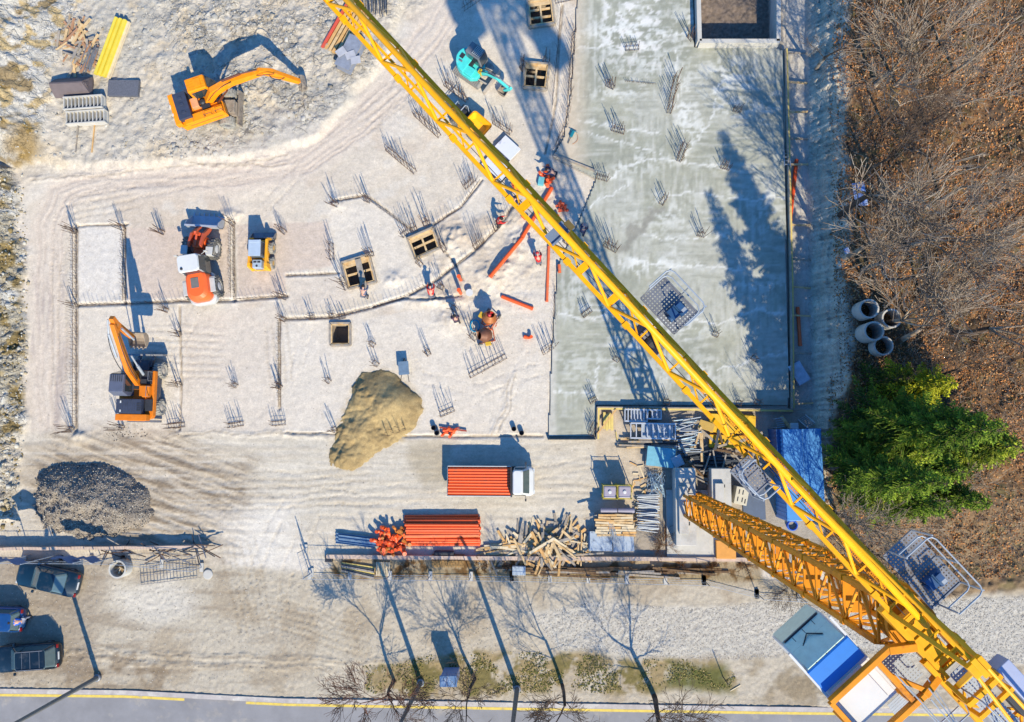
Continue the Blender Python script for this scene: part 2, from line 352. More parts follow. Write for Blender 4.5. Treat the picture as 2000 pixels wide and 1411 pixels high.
# forest floor
fedge = [(1626, -400), (1630, 100), (1622, 250), (1632, 420), (1628, 560), (1640, 700), (1606, 800), (1606, 850), (1612, 1010), (1600, 1100), (1640, 1150), (1760, 1180), (1860, 1160), (2060, 1140), (2900, 1140), (2900, -400)]
sdf_f = sdpoly(U + wob * .7, Vv + wob * .5, fedge); forest = 1 - sstep(-10, 10, sdf_f)
paint(forest, C(112, 92, 74)); paint(forest * sstep(-.1, .35, fbm(X * .45, Y * .45, 5, 111)), C(146, 110, 74), .7)
paint(forest * sstep(.05, .4, fbm(X * .3, Y * .3, 4, 117)), C(84, 70, 54), .8); paint(forest * sstep(900, 1060, Vv), C(158, 136, 108), .65)
paint(forest * sstep(.3, .5, fbm(X * .8, Y * .8, 4, 121)), C(106, 104, 58), .35)
# height
def add(h):
    global Zg; Zg = Zg + h
d1, d2, cr = worley(X * 1.35 + .3 * n_mid, Y * 1.35 + .2 * n_hi, 2); e1 = sstep(0, .14, d2 - d1)
f1, f2, fr = worley(X * 3.3 + .2 * n_hi, Y * 3.3, 3); e2 = sstep(0, .2, f2 - f1)
rr = np.clip(rock * (.25 + .75 * rough) * sstep(-.5, .5, n_lo + n_mid * .5), 0, 1)
add(rr * (.13 * cr * e1 + .07 * fr * e2) + rock * (.06 * n_mid + .05 * n_hi)); 
paint(rock * rough * (1 - e1) * sstep(-.2, .3, n_mid), C(150, 140, 124), .6); tint(rr * (cr - .5), .26); tint(rock * (fr - .5), .2)
add(.35 * area([(60, 322), (120, 322), (300, 322), (500, 312), (620, 262), (760, 120), (820, -100), (-400, -100), (-400, 322)], 10, .9))
tl = sstep(150, -60, U + wob) * sstep(345, 250, Vv + wob)
ridg = np.abs(np.sin((Vv * .82 - U * .55) * .17 + 2.2 * n_mid)); add(tl * (3.2 + .3 * n_mid + .3 * ridg) + tl * .14 * fr); tint(tl * (ridg - .5) * slope_tl, .1)
lb = left * sstep(52, -70, U); add(lb * 2.6 + left * (.3 * np.abs(n_mid) + .25 * cr * e1 + .15 * fr * e2 + .12 * n_hi))
# cut bank on the right, scored by the digger's teeth
fz = 2.3 * sstep(1120, 780, Vv) + .12
bk = sstep(1574, 1632, U + wob * .55) ; score = perlin(Vv * .16 + .6 * n_mid + U * .02, U * .012, 5); stepb = .10 * np.sin(U * .55 + wob * .25)
bankm = bk * (1 - bk) * 4 * sstep(.15, 2., fz)
add(fz * bk + bankm * (.28 * score + stepb + .22 * n_mid + .12 * n_hi)); 
bz = (sstep(1570, 1582, U) * (1 - forest)) * (Vv < 1000)
paint(bz, C(202, 194, 180), .9); tint(bz * score, .22); tint(bz * n_mid, .14); tint(bz * n_hi, .12); paint(bz * sstep(.1, .5, fbm(U * .004, Vv * .12, 3, 131)), C(224, 218, 206), .7)
add(forest * (.18 * n_mid + .10 * n_hi + .05))
# trench beside the raft
tn = area([(1536, -200), (1578, -200), (1578, 250), (1584, 520), (1588, 800), (1540, 800), (1536, 400)], 3, .1); add(-.3 * tn * (Vv < 812)); paint(tn, C(214, 210, 204), .8)
raft = [(1128, -200), (1128, 0), (1116, 180), (1102, 268), (1080, 306), (1165, 350), (1128, 440), (1090, 520), (1082, 640), (1078, 700), (1072, 852), (1162, 852), (1164, 792), (1540, 792), (1528, 100), (1518, -200)]
rs = sdpoly(U, Vv, raft); add(-.2 * sstep(2, -3, rs))
# footing trenches, grooves and lips in the sand
FOOT = [([(148, 440), (148, 842)], 5), ([(243, 440), (243, 592)], 4), ([(150, 596), (330, 590), (455, 586), (560, 578)], 4), ([(456, 436), (456, 586)], 4), ([(150, 442), (250, 438)], 2),
        ([(546, 625), (546, 800)], 3), ([(352, 600), (352, 840)], 3), ([(556, 622), (650, 620), (730, 600), (800, 575), (842, 552), (925, 492), (990, 425), (1008, 395)], 4), ([(560, 538), (662, 534)], 3),
        ([(645, 395), (715, 382), (730, 392), (805, 450)], 3), ([(848, 440), (900, 405), (940, 350)], 3), ([(868, 490), (890, 518), (905, 548)], 2), ([(730, 600), (790, 582), (838, 585), (900, 578)], 3), ([(1098, 10), (1085, 200), (1065, 300)], 3), ([(560, 845), (660, 848)], 2), ([(790, 852), (1060, 853)], 3)]
for pl, wd in FOOT:
    d_ = dline(U + wob * .12, Vv + wob * .12, pl); add(-.13 * (1 - sstep(wd * .4, wd, d_)) + .03 * (sstep(wd, wd + 1.5, d_) * (1 - sstep(wd + 2, wd + 8, d_))) * (.5 + n_mid))
    paint((1 - sstep(wd * .2, wd * .9, d_)) * (.4 + .6 * sstep(-.2, .3, n_hi)), C(136, 122, 106), .75); paint(sstep(wd, wd + 1.5, d_) * (1 - sstep(wd + 2, wd + 6, d_)), C(238, 232, 224), .4)
for (cx, cy, rx, ry, h) in ((885, 470, 30, 42, .35), (770, 545, 22, 16, .25), (960, 540, 40, 22, .3), (850, 590, 60, 10, .25), (1010, 470, 22, 60, .25), (880, 630, 40, 25, .15), (450, 420, 24, 10, .25), (160, 855, 26, 14, .25), (990, 520, 18, 14, .3), (660, 400, 20, 16, .12)):
    q = ((U - cx) / rx) ** 2 + ((Vv - cy) / ry) ** 2; add(h * np.exp(-q * 1.4) * (1 + .5 * n_hi))
san = area([(860, 440), (1010, 400), (1085, 300), (1100, 420), (1060, 560), (900, 660), (830, 600), (800, 540)], 20, 1); add(san * (.10 * n_mid + .07 * np.abs(n_hi))); paint(san * sstep(0, .4, n_mid), C(206, 192, 176), .6)
for pl in ([(300, 300), (420, 330), (560, 318)], [(60, 352), (250, 330), (480, 322), (560, 300)], [(330, 860), (420, 842), (640, 852)], [(1000, 745), (985, 800), (960, 850)], [(1012, 735), (996, 800), (970, 850)], [(60, 1262), (250, 1278), (640, 1290), (900, 1292)], [(60, 1278), (300, 1298), (640, 1306)]):
    d_ = dline(U + wob * .6, Vv + wob * .6, pl); add(.05 * (1 - sstep(2, 7, d_)) * (1 + n_hi) - .05 * (1 - sstep(0, 2.5, d_))); paint(1 - sstep(.5, 2.5, d_), C(176, 164, 148), .5)
for (tx, ty, ax, ay, L_, w_) in ((360, 690, 1, .05, 180, 120), (540, 690, .1, 1, 140, 60), (265, 830, .1, 1, 60, 50), (760, 200, -.8, .6, 200, 70), (430, 470, .1, 1, 120, 46), (1120, 960, 1, .1, 120, 40), (560, 960, 1, -.05, 420, 90), (200, 400, 1, -.2, 160, 60), (120, 640, 0.02, 1, 320, 44), (480, 1150, .2, 1, 220, 90), (620, 1220, 1, .3, 240, 80)):
    l_ = math.hypot(ax, ay); a_ = ((U - tx) * ax + (Vv - ty) * ay) / l_; b_ = ((U - tx) * -ay + (Vv - ty) * ax) / l_ + wob * .3
    m_ = sstep(L_ * .5, L_ * .35, np.abs(a_)) * sstep(w_ * .5, w_ * .4, np.abs(b_)); lane = sstep(.15, .5, np.sin(b_ * .45 + 1.3 * perlin(a_ * .01, b_ * .05, 8)))
    add(m_ * lane * (.022 * np.sign(np.sin(a_ * 1.05 + np.abs(np.sin(b_ * .9)) * 2.2)) - .02)); tint(m_ * lane, -.09)
add(.02 * n_mid + .012 * n_hi); tint(n_hi, .045)
d3 = fbm(X * 4.5, Y * 4.5, 2, 151); tint(d3, .04); add(low * .03 * d3 + gr * .03 * perlin(X * 9, Y * 9, 7) + dirt * (.06 * stk + .03 * d3) + yard * .015 * stk2)
for pts_, w2 in (([(600, 320), (500, 420), (360, 640), (330, 700)], 7), ([(700, 60), (640, 200), (470, 330), (250, 380)], 8), ([(300, 870), (520, 930), (760, 960), (1020, 930), (1180, 900)], 7), ([(480, 1250), (500, 1100), (560, 980), (700, 950)], 8), ([(540, 1250), (560, 1120), (620, 1000), (840, 990)], 8), ([(600, 640), (560, 760), (500, 840)], 6), ([(1000, 560), (1020, 700), (960, 840)], 5), ([(760, 640), (820, 740), (940, 760), (1060, 720)], 6), ([(120, 880), (110, 640), (118, 420), (220, 360)], 8)):
    for sd_ in (-11, 11):
        for (xa, ya), (xb, yb) in zip(pts_[:-1], pts_[1:]):
            l_ = math.hypot(xb - xa, yb - ya); ax, ay = (xb - xa) / l_, (yb - ya) / l_; s1 = (U - xa) * ax + (Vv - ya) * ay; o1 = (Vv - ya) * ax - (U - xa) * ay - sd_ + .4 * wob
            m_ = (1 - sstep(w2 * .3, w2 * .5, np.abs(o1))) * sstep(-4, 2, s1) * sstep(l_ + 4, l_ - 2, s1) * (.35 + .65 * sstep(-.2, .3, n_mid)); tr_ = np.sign(np.sin(s1 * .8 + np.abs(o1) * 1.2)); add(m_ * (.018 * tr_ - .025)); tint(m_ * (tr_ - .6), .055)
kerb_v = lambda u: np.interp(u, [-900, 0, 250, 400, 560, 1000, 1500, 2000, 2900], [1340, 1347, 1350, 1358, 1366, 1374, 1382, 1388, 1396])
rd = sstep(-4, 4, Vv - kerb_v(U)); Zg = Zg * (1 - rd) - .1 * rd
for q in SHAFTS:
    sd_ = sdpoly(U, Vv, q); Zg = np.where(sd_ < -1.5, -1.25, Zg); paint((sd_ < 0).astype(float), C(150, 138, 126))
chm = [(1362, -300), (1508, -300), (1510, 84), (1366, 84)]; cs_ = sdpoly(U, Vv, chm); Zg = np.where(cs_ < 0, -1.0 + .05 * n_hi, Zg)
paint(1 - sstep(-1, 1, cs_), C(136, 122, 112)); tint((cs_ < 0) * d3, .35)
far = np.maximum(np.abs(X) / 60, np.abs(Y) / 50); Zg = np.where(far > 1, Zg * np.clip(2 - far, 0, 1) - .3 * np.clip(far - 1, 0, 1), Zg)
sh_ = [(705, 728), (745, 720), (790, 742), (822, 775), (827, 800), (812, 835), (780, 862), (735, 885), (715, 905), (685, 922), (655, 907), (643, 885), (655, 850), (668, 808), (688, 770), (694, 745)]
paint(area(sh_, 12, .5) * (.6 + n_hi), C(190, 164, 110), .7)
col *= np.array((.985, .96, .915)) * (1 - .05 * rock[:, None]) * (1 - .05 * left[:, None]); col = np.clip(col, .01, .85)
ny, nx = SH; idx = np.arange(ny * nx).reshape(ny, nx)
Fq = np.stack([idx[:-1, :-1], idx[:-1, 1:], idx[1:, 1:], idx[1:, :-1]], -1).reshape(-1, 4)
ground = npmesh('ground', np.stack([X, Y, Zg], 1), Fq, vcmat('ground_earth', .9, .12, 2.4, .03, 16., .15, True), np.concatenate([col, np.clip(rock * (.25 + .6 * rough) * (.35 + .65 * sstep(-.3, .3, n_mid)) + .9 * left + .5 * slope_tl + .45 * bz, 0, 1)[:, None]], 1))
tag(ground, 'pale sandy and rocky ground of the building site with forest floor beside it', 'ground', kind='structure')
Zgrid = Zg.reshape(SH)
def hz(x, y):
    i = min(max(int(np.searchsorted(GX, x)), 1), nx - 1); j = min(max(int(np.searchsorted(GY, y)), 1), ny - 1)
    tx = (x - GX[i - 1]) / (GX[i] - GX[i - 1]); ty = (y - GY[j - 1]) / (GY[j] - GY[j - 1])
    tx = min(max(tx, 0), 1); ty = min(max(ty, 0), 1)
    return float((Zgrid[j - 1, i - 1] * (1 - tx) + Zgrid[j - 1, i] * tx) * (1 - ty) + (Zgrid[j, i - 1] * (1 - tx) + Zgrid[j, i] * tx) * ty)
def G(px, py, dz=0.):
    """point on the ground seen at that place of the plan"""
    p = P(px, py)
    for _ in range(3): p = P(px, py, hz(p.x, p.y))
    p.z += dz; return p
# ------------------------------------------------------------------ road, kerb, line
def ribbon(name, us, v0, v1, z0, z1, m, wv=0.):
    mb = MB(); a = [P(u, v0(u)) for u in us]; b = [P(u, v1(u)) for u in us]
    rings = [[(p.x, p.y, z0), (p.x, p.y, z1), (q.x, q.y, z1), (q.x, q.y, z0)] for p, q in zip(a, b)]
    mb.loft(rings); return mb.build(name, m)
US = list(range(-400, 2401, 40))
asph = mat('asphalt', C(150, 148, 150), .85, var=.14, scale=.7, bump=.004, bscale=60, col2=C(176, 168, 158), mix=.38)
tag(ribbon('road', US, lambda u: float(kerb_v(u)) + 7, lambda u: float(kerb_v(u)) + 420, -.4, -.005, asph), 'grey asphalt road along the bottom of the site', 'road', kind='structure')
tag(ribbon('kerb', US, lambda u: float(kerb_v(u)) - 2, lambda u: float(kerb_v(u)) + 7, -.4, .085, mat('kerb_stone', C(196, 186, 180), .9, var=.16, scale=2, bump=.004, col2=C(214, 206, 196), mix=.5)), 'pale stone kerb between verge and road', 'kerb', kind='structure')
def lv(u): return float(kerb_v(u)) + 8.5
yl = mat('yellow_road_paint', C(236, 206, 96), .8, var=.2, scale=3, col2=C(190, 176, 140), mix=.3)
mb = MB()
for a in range(-400, 2400, 40):
    if 330 <= a < 470: continue
    p = [P(a, lv(a)), P(a + 40, lv(a + 40)), P(a + 40, lv(a + 40) + 5), P(a, lv(a) + 5)]; mb.add([(q.x, q.y, -.001) for q in p][::-1], [(0, 1, 2, 3)])
tag(mb.build('road_edge_line', yl), 'yellow painted line along the edge of the road', 'road marking', kind='structure')
# ------------------------------------------------------------------ foundation raft
RAFT_Z = .16
rz_ = np.array([[P(a, b, RAFT_Z).x, P(a, b, RAFT_Z).y] for a, b in [(1128, -120), (1128, 0), (1116, 180), (1102, 268), (1080, 306), (1165, 350), (1128, 440), (1090, 520), (1082, 640), (1078, 700), (1072, 852), (1162, 852), (1164, 790), (1540, 790), (1528, 100), (1512, 92), (1356, 92), (1350, -120)]])
def raft_sheet():
    x0, y0 = rz_.min(0); x1, y1 = rz_.max(0); gx = np.arange(x0, x1 + .12, .12); gy = np.arange(y0, y1 + .12, .12)
    xx, yy = np.meshgrid(gx, gy); sh = xx.shape; xx = xx.ravel(); yy = yy.ravel(); sd_ = sdpoly(xx, yy, [tuple(p) for p in rz_])
    u, v = UV(xx, yy, RAFT_Z); n1 = fbm(xx * .25, yy * .25, 5, 201); n2 = fbm(xx * 1.0, yy * 1.0, 4, 205); n3 = fbm(xx * 3, yy * 3, 3, 209)
    c = np.empty((len(xx), 3)); c[:] = C(180, 180, 164)
    def pt(m, cc, a): c[:] = c * (1 - np.clip(m, 0, 1)[:, None] * a) + np.array(cc) * np.clip(m, 0, 1)[:, None] * a
    big = fbm(xx * .12, yy * .12, 3, 241); pt(sstep(-.2, .4, big + .3 * n1), C(163, 165, 151), .9); pt(sstep(.05, .5, -big + .4 * n1), C(194, 194, 184), .6)
    vt = fbm(xx * 3.4 + .5 * n1, yy * .45, 4, 221); ht = fbm(xx * .4, yy * 3.4 + .5 * n1, 4, 225); dirn = sstep(-.15, .15, fbm(xx * .2, yy * .2, 2, 243)); tro = vt * dirn + ht * (1 - dirn)
    pt(sstep(.1, .6, tro), C(205, 204, 196), .5); pt(sstep(.1, .6, -tro), C(152, 153, 141), .45)
    for cx, cy, rx, ry, a_ in ((1215, 70, 60, 50, .9), (1300, 75, 40, 30, .6), (1345, 40, 30, 40, .6), (1265, 130, 50, 22, .5), (1335, 200, 14, 60, .7), (1210, 185, 60, 16, .6), (1345, 240, 26, 30, .7), (1420, 150, 60, 40, .6), (1310, 420, 60, 30, .6), (1250, 520, 50, 14, .8), (1320, 515, 14, 40, .5), (1190, 600, 70, 14, .6), (1330, 645, 80, 16, .6), (1250, 690, 60, 34, .55), (1350, 740, 70, 40, .55), (1130, 560, 30, 40, .4), (1480, 560, 60, 16, .5), (1440, 215, 60, 14, .7), (1500, 420, 30, 40, .4), (1120, 720, 30, 30, .3), (1200, 740, 20, 50, .4), (1240, 330, 40, 14, .5)):
        q = ((u - cx + 18 * n1) / rx) ** 2 + ((v - cy + 14 * n2) / ry) ** 2; pt(np.exp(-q * .9) * sstep(-.25, .45, n2 + .6 * n3 + .6 * tro), C(236, 237, 233), a_)
    for ln, w2 in (([(1130, 236), (1200, 250), (1290, 262)], 1.6), ([(1190, 347), (1230, 320), (1275, 309), (1330, 318), (1410, 328), (1450, 334)], 2.2), ([(1335, 316), (1352, 286), (1384, 240), (1398, 190), (1402, 166), (1430, 152)], 2.4), ([(1290, 392), (1312, 380), (1340, 375), (1390, 380), (1460, 392), (1535, 384)], 2.2), ([(1240, 512), (1300, 516), (1320, 522), (1400, 520), (1450, 530)], 2.4), ([(1090, 612), (1140, 622), (1190, 612), (1260, 627), (1340, 622), (1400, 632), (1480, 606), (1530, 612)], 2.6), ([(1082, 766), (1160, 770)], 1.6), ([(1164, 700), (1165, 790)], 2.0), ([(1130, 96), (1180, 88), (1260, 95), (1300, 70), (1340, 66)], 2.2), ([(1321, 100), (1326, 150), (1320, 200)], 1.4), ([(1115, 430), (1190, 380), (1232, 358)], 1.2), ([(1400, 720), (1450, 712), (1470, 700), (1535, 690)], 1.8), ([(1150, 260), (1290, 300)], .9), ([(1210, 440), (1300, 470), (1420, 462)], 1.2)):
        d_ = dline(u + 5 * n2 + 2.5 * n3, v + 5 * n2 + 2 * n3, ln); pt((1 - sstep(0, w2 * (1.1 + np.abs(n2)), d_)), C(238, 238, 234), .8); pt((1 - sstep(0, 18, d_)) * sstep(0, .6, n2 + .5 * n3), C(226, 227, 221), .5)
    pt(sstep(1165, 1110, u) * sstep(370, 300, v), C(216, 200, 178), .9); pt(sstep(1090, 1082, u) , C(222, 216, 206), .5)
    wet = 1 - sstep(-4, 6, sdpoly(u + 10 * n2, v + 8 * n2, [(1205, 492), (1228, 450), (1262, 418), (1290, 400), (1296, 410), (1262, 440), (1236, 470), (1222, 496)])); pt(wet, C(156, 154, 144), .9)
    c *= (1 + .10 * n3)[:, None]
    sp = fbm(xx * 1.6, yy * 1.6, 4, 231); pt(sstep(.2, .45, sp) * sstep(200, 60, v) * sstep(1150, 1200, u) * sstep(1330, 1270, u), C(236, 234, 230), .9)
    z = RAFT_Z + .012 * n2 + .02 * n1; i = np.arange(len(xx)).reshape(sh); f = np.stack([i[:-1, :-1], i[:-1, 1:], i[1:, 1:], i[1:, :-1]], -1).reshape(-1, 4)
    keep = (sd_[f] < .06).all(1); f = f[keep]; used = np.unique(f); rm = np.full(len(xx), -1); rm[used] = np.arange(len(used))
    return np.stack([xx, yy, z], 1)[used], rm[f], c[used]
slab = thing('foundation_slab', (0, 0, 0), 0, 'grey concrete foundation raft streaked white by the screed, beside the trench', 'concrete slab')
Vr, Fr, Cr = raft_sheet(); npmesh('slab_top', Vr, Fr, vcmat('fresh_concrete', .75, .06, 1.5, .004, 30, .05), np.clip(Cr, 0, .8), True, slab)
mb = MB(); mb.prism([tuple(p) for p in rz_], -.35, RAFT_Z - .06); mb.build('slab_edge', mat('raft_side', C(176, 172, 164), .9, var=.15, bump=.006), slab)
# ------------------------------------------------------------------ shared materials
STEEL = mat('grey_steel', C(150, 152, 158), .5, .5, var=.2, scale=2, col2=C(120, 112, 106), mix=.3)
DARK = mat('dark_steel', C(60, 62, 68), .6, .3, var=.25, scale=3)
RUBBER = mat('tyre_rubber', C(104, 102, 98), .92, var=.25, scale=5, col2=C(168, 160, 148), mix=.45)
CARTYRE = mat('car_tyre', C(34, 34, 36), .9, var=.2)
CRANE = mat('crane_paint', (.60, .215, .004), .5, var=.16, scale=2.0, col2=(.36, .11, .012), mix=.36, spec=.25)
JIBM = mat('jib_paint', (.76, .335, .003), .45, var=.13, scale=2.2, col2=(.56, .21, .008), mix=.28, spec=.25)
GALV = mat('galvanised_rail', C(176, 184, 194), .5, .2, var=.12, scale=3)
BLUEM = mat('blue_motor_paint', C(38, 82, 130), .5, var=.15)
WHITE = mat('white_paint', C(228, 228, 226), .45, var=.06, scale=1.5, col2=C(206, 200, 190), mix=.3)
GLASS = mat('dark_glass', C(52, 66, 72), .08, var=.05, spec=.8)
WOOD = mat('fresh_timber', C(226, 194, 146), .85, var=.2, scale=3, col2=C(206, 166, 110), mix=.5)
OLDWOOD = mat('weathered_timber', C(168, 158, 146), .9, var=.25, scale=3, col2=C(190, 164, 128), mix=.45)
CONC = mat('cast_concrete', C(206, 202, 194), .9, var=.1, scale=1.4, bump=.004, col2=C(188, 184, 176), mix=.45)
REBAR = mat('rebar_steel', C(116, 86, 66), .85, .2, var=.35, scale=6, col2=C(84, 78, 76), mix=.5)
ORANGEP = mat('orange_pipe', C(250, 96, 36, 1.35), .42, var=.07, scale=2, col2=C(226, 104, 52), mix=.3)
def grate(mb, p0, ax, ay, la, lb, st=.08, wd=.04, th=.02):
    """perforated walkway plate"""
    p0 = Vector(p0); ax = Vector(ax); ay = Vector(ay)
    k = int(la / st)
    for i in range(k + 1): a = p0 + ax * min(i * st, la); mb.bar(a, a + ay * lb, wd, th)
    k = int(lb / st)
    for i in range(k + 1): a = p0 + ay * min(i * st, lb) + Vector((0, 0, .003)); mb.bar(a, a + ax * la, wd, th)
# ------------------------------------------------------------------ tower crane
JH = 33.0
CB = Vector((9.58, -5.2, 0)); CD = Vector((.6677, -.7444, 0)).normalized(); CRZ = math.atan2(CD.y, CD.x)
crane = thing('tower_crane', CB, CRZ, 'tall yellow lattice tower crane standing on concrete ballast, its jib across the whole site', 'crane')
_cm = Matrix.Rotation(-CRZ, 3, 'Z')
def LC(px, py, z): return _cm @ (P(px, py, z) - CB)
def yaw_part(o): o.rotation_euler = (0, 0, -CRZ); return o       # the mast keeps square to the site, not to the jib
HW = .64; MT = 31.6; NP = 26; PH = MT / NP
mb = MB()
for k, (sx, sy) in enumerate(((-1, -1), (1, -1), (1, 1), (-1, 1))):
    m1 = MB(); m1.bar((sx * HW, sy * HW, .1), (sx * HW, sy * HW, MT), .15)
    for i in range(0, NP, 3): m1.box((sx * HW, sy * HW, .1 + i * PH), (.21, .21, .26))
    yaw_part(m1.build('mast_chord', CRANE, crane))
br = MB()
for i in range(NP):
    z0, z1 = .15 + i * PH, .15 + (i + 1) * PH
    for f, (ax, ay, bx, by) in enumerate(((-1, -1, 1, -1), (1, -1, 1, 1), (1, 1, -1, 1), (-1, 1, -1, -1))):
        a = Vector((ax * HW, ay * HW, 0)); b = Vector((bx * HW, by * HW, 0)); zz = Vector((0, 0, 1))
        if (i + f) % 2: a, b = b, a
        br.bar(a + zz * z0, b + zz * (z1 - .05), .075, .075)
        br.bar(a + zz * (z1 - .02), b + zz * (z1 - .02), .07, .08)
yaw_part(br.build('mast_bracing', CRANE, crane))
ld = MB()
for sx in (-.2, .2): ld.bar((sx, .3, .3), (sx, .3, MT), .05)
for i in range(int(MT / .3)): ld.bar((-.2, .3, .4 + i * .3), (.2, .3, .4 + i * .3), .03)
for i in range(1, 9):
    z = i * 3.6; ld.box((-.2, 0, z), (.5, 1.0, .03)); 
    for k in range(3): ld.tube([(.28 * math.cos(a), .3 + .35 + .3 * math.sin(a), z + .7 * k) for a in [math.pi * j / 6 - .1 for j in range(7)]], .02, 5)
yaw_part(ld.build('mast_ladder', CRANE, crane))
JL = 33.0; TZ = JH + .72; JW = .31
for sy in (-1, 1):
    m1 = MB(); m1.bar((-JL, sy * JW, JH), (-.7, sy * JW, JH), .11, .12)
    for i in range(14): m1.box((-1.5 - 2.35 * i, sy * JW, JH), (.16, .17, .17))
    m1.build('jib_lower_chord', JIBM, crane)
MB().tube([(-JL, 0, TZ), (-.4, 0, TZ)], .085, 12).build('jib_top_chord', JIBM, crane, smooth=True)
jb = MB(); bay = 1.175; n_b = int((JL - 1) / bay)
for i in range(n_b):
    x0 = -1.0 - i * bay; x1 = x0 - bay; xm = (x0 + x1) / 2
    for sy in (-1, 1):
        if i % 2: jb.tube([(x0, sy * JW, JH), (x1, 0, TZ)], .048, 8)
        else: jb.tube([(x0, 0, TZ), (x1, sy * JW, JH)], .048, 8)
    jb.bar((x0, -JW, JH), (x0, JW, JH), .05, .05)
    if i % 2 == 0: jb.bar((x0, -JW, JH), (x1, JW, JH), .045, .03)
    if i in (9, 10, 12, 21): jb.bar((x0 - .1, -JW, JH + .02), (x0 - .1, JW, JH + .02), .16, .1)
jb.build('jib_bracing', JIBM, crane, smooth=False)
m1 = MB(); a = LC(672, 20, JH); b = LC(860, 200, JH)
for dy in (-.12, .08): m1.bar((a.x, dy, JH + .05), (a.x + 3.6, dy, JH + .05), .07)
m1.bar((a.x + 3.4, -.12, JH + .05), (a.x + 5.4, -.14, JH + .05), .06)
m1.build('trolley_rail', JIBM, crane)
m1 = MB(); grate(m1, (-8.6, -.02, JH - .06), (1, 0, 0), (0, 1, 0), 7.6, .27, .06, .02)
m1.build('jib_walkway', CRANE, crane)
rp = MB()
for dy, z in ((-.14, JH - .05), (.1, JH - .08), (.02, JH + .2), (.45, JH - .1)): rp.tube([(-JL, dy, z), (-.6, dy * .6, z)], .011, 5)
rp.build('hoist_rope', DARK, crane)
sg = MB(); c = LC(1095, 452, JH + .3); sg.box((c.x, -.05, JH + .42), (.34, .62, .03)); sg.box((c.x + .17, -.05, JH + .46), (.05, .66, .07)); sg.build('jib_plate', mat('grey_blue_plate', C(122, 138, 160), .5, var=.1), crane)
tb = MB(); tb.box((c.x + .1, .28, JH + .65), (.26, .16, .1)); tb.build('trolley_bracket', mat('bracket_olive', C(110, 92, 40), .6), crane)
# trolley with winch drum, and the three railed platforms
tr_ = MB(); c = LC(1292, 640, JH); tr_.box((c.x, 0, JH - .35), (.95, .5, .12)); tr_.box((c.x, -.1, JH - .2), (.5, .3, .2)); tr_.build('trolley', mat('trolley_grey', C(150, 150, 158), .5, .3, var=.15), crane)
tr_ = MB(); tr_.cyl((c.x + .1, -.22, JH - .22), (c.x + .1, .26, JH - .22), .2, 18); tr_.build('winch_drum', DARK, crane, smooth=False)
def platform(px, rail_px, side, lx, ly, z, name, rails=True, motor=True):
    c = LC(*px, z); m1 = MB(); p0 = (c.x - lx / 2, c.y - ly / 2, z); grate(m1, p0, (1, 0, 0), (0, 1, 0), lx, ly, .09, .05)
    for yy in (c.y - ly / 2, c.y + ly / 2): m1.bar((c.x - lx / 2, yy, z), (c.x + lx / 2, yy, z), .04, .07)
    for xx in (c.x - lx / 2, c.x, c.x + lx / 2): m1.bar((xx, c.y - ly / 2, z), (xx, c.y + ly / 2, z), .04, .07)
    pl_ = m1.build(name, STEEL, crane); r_ = MB(); yo = c.y + side * ly / 2
    for zz, k in ((z + .55, 0), (z + 1.05, .03)):
        a_ = c.x - lx / 2 - k; b_ = c.x + lx / 2 + k; yi = c.y - side * ly * .32; yo_ = yo + side * k; q = .16
        r_.tube([(a_, yi, zz), (a_, yo_ - side * q, zz), (a_ + q * .3, yo_ - side * q * .3, zz), (a_ + q, yo_, zz), (b_ - q, yo_, zz), (b_ - q * .3, yo_ - side * q * .3, zz), (b_, yo_ - side * q, zz), (b_, yi, zz)], .021, 7)
    for xx in (c.x - lx / 2, c.x, c.x + lx / 2):
        r_.bar((xx, yo, z), (xx, yo + side * .02, z + 1.05), .035)
    for xx in (c.x - lx / 2, c.x + lx / 2): r_.bar((xx, c.y - side * ly * .32, z), (xx, c.y - side * ly * .32, z + 1.05), .035)
    r_.build('railing', GALV, pl_)
    if motor:
        q = MB(); mx = c.x + lx * .18; q.cyl((mx - .16, c.y + .12, z + .17), (mx + .22, c.y + .12, z + .17), .13, 16); q.box((mx, c.y - .12, z + .15), (.3, .22, .26)); q.box((mx - .02, c.y + .12, z + .33), (.18, .16, .08))
        q.cyl((mx + .05, c.y - .3, z + .15), (mx + .05, c.y - .02, z + .15), .1, 14); q.build('winch_motor', BLUEM, pl_)
        q = MB(); q.box((mx + .12, c.y + .14, z + .32), (.12, .13, .05)); q.build('motor_cover', GALV, pl_)
    return pl_
platform((1307, 597), None, 1, 1.32, .86, JH - .2, 'trolley_platform')
platform((1466, 930), None, -1, .85, .62, JH + .1, 'service_basket', motor=False)
platform((1800, 1112), None, 1, 1.75, 1.0, JH - .1, 'hoist_platform')
# top of the tower
m1 = MB(); m1.lathe((0, 0, MT), [(.62, 0), (.62, .22), (.54, .24), (.54, .55), (.66, .57), (.66, .75)], 28); m1.build('slewing_ring', CRANE, crane)
m1 = MB()
for sy in (-1, 1): m1.bar((-1.0, sy * .38, JH - .3), (1.3, sy * .38, JH - .3), .18, .34)
m1.box((.15, -.08, JH - .16), (1.25, .5, .05)); m1.box((-.45, 0, JH - .3), (.14, .7, .3)); m1.box((.9, 0, JH - .3), (.14, .7, .3))
for i in range(4): m1.box((-.3 + i * .36, -.08, JH - .12), (.04, .5, .06))
m1.build('slewing_platform', JIBM, crane, bevel=.012)
m1 = MB()
for sy in (-1, 1):
    m1.bar((-.9, sy * .33, JH), (.35, sy * .14, JH + 1.9), .11, .13); m1.bar((1.5, sy * .36, JH), (.4, sy * .14, JH + 1.9), .11, .13)
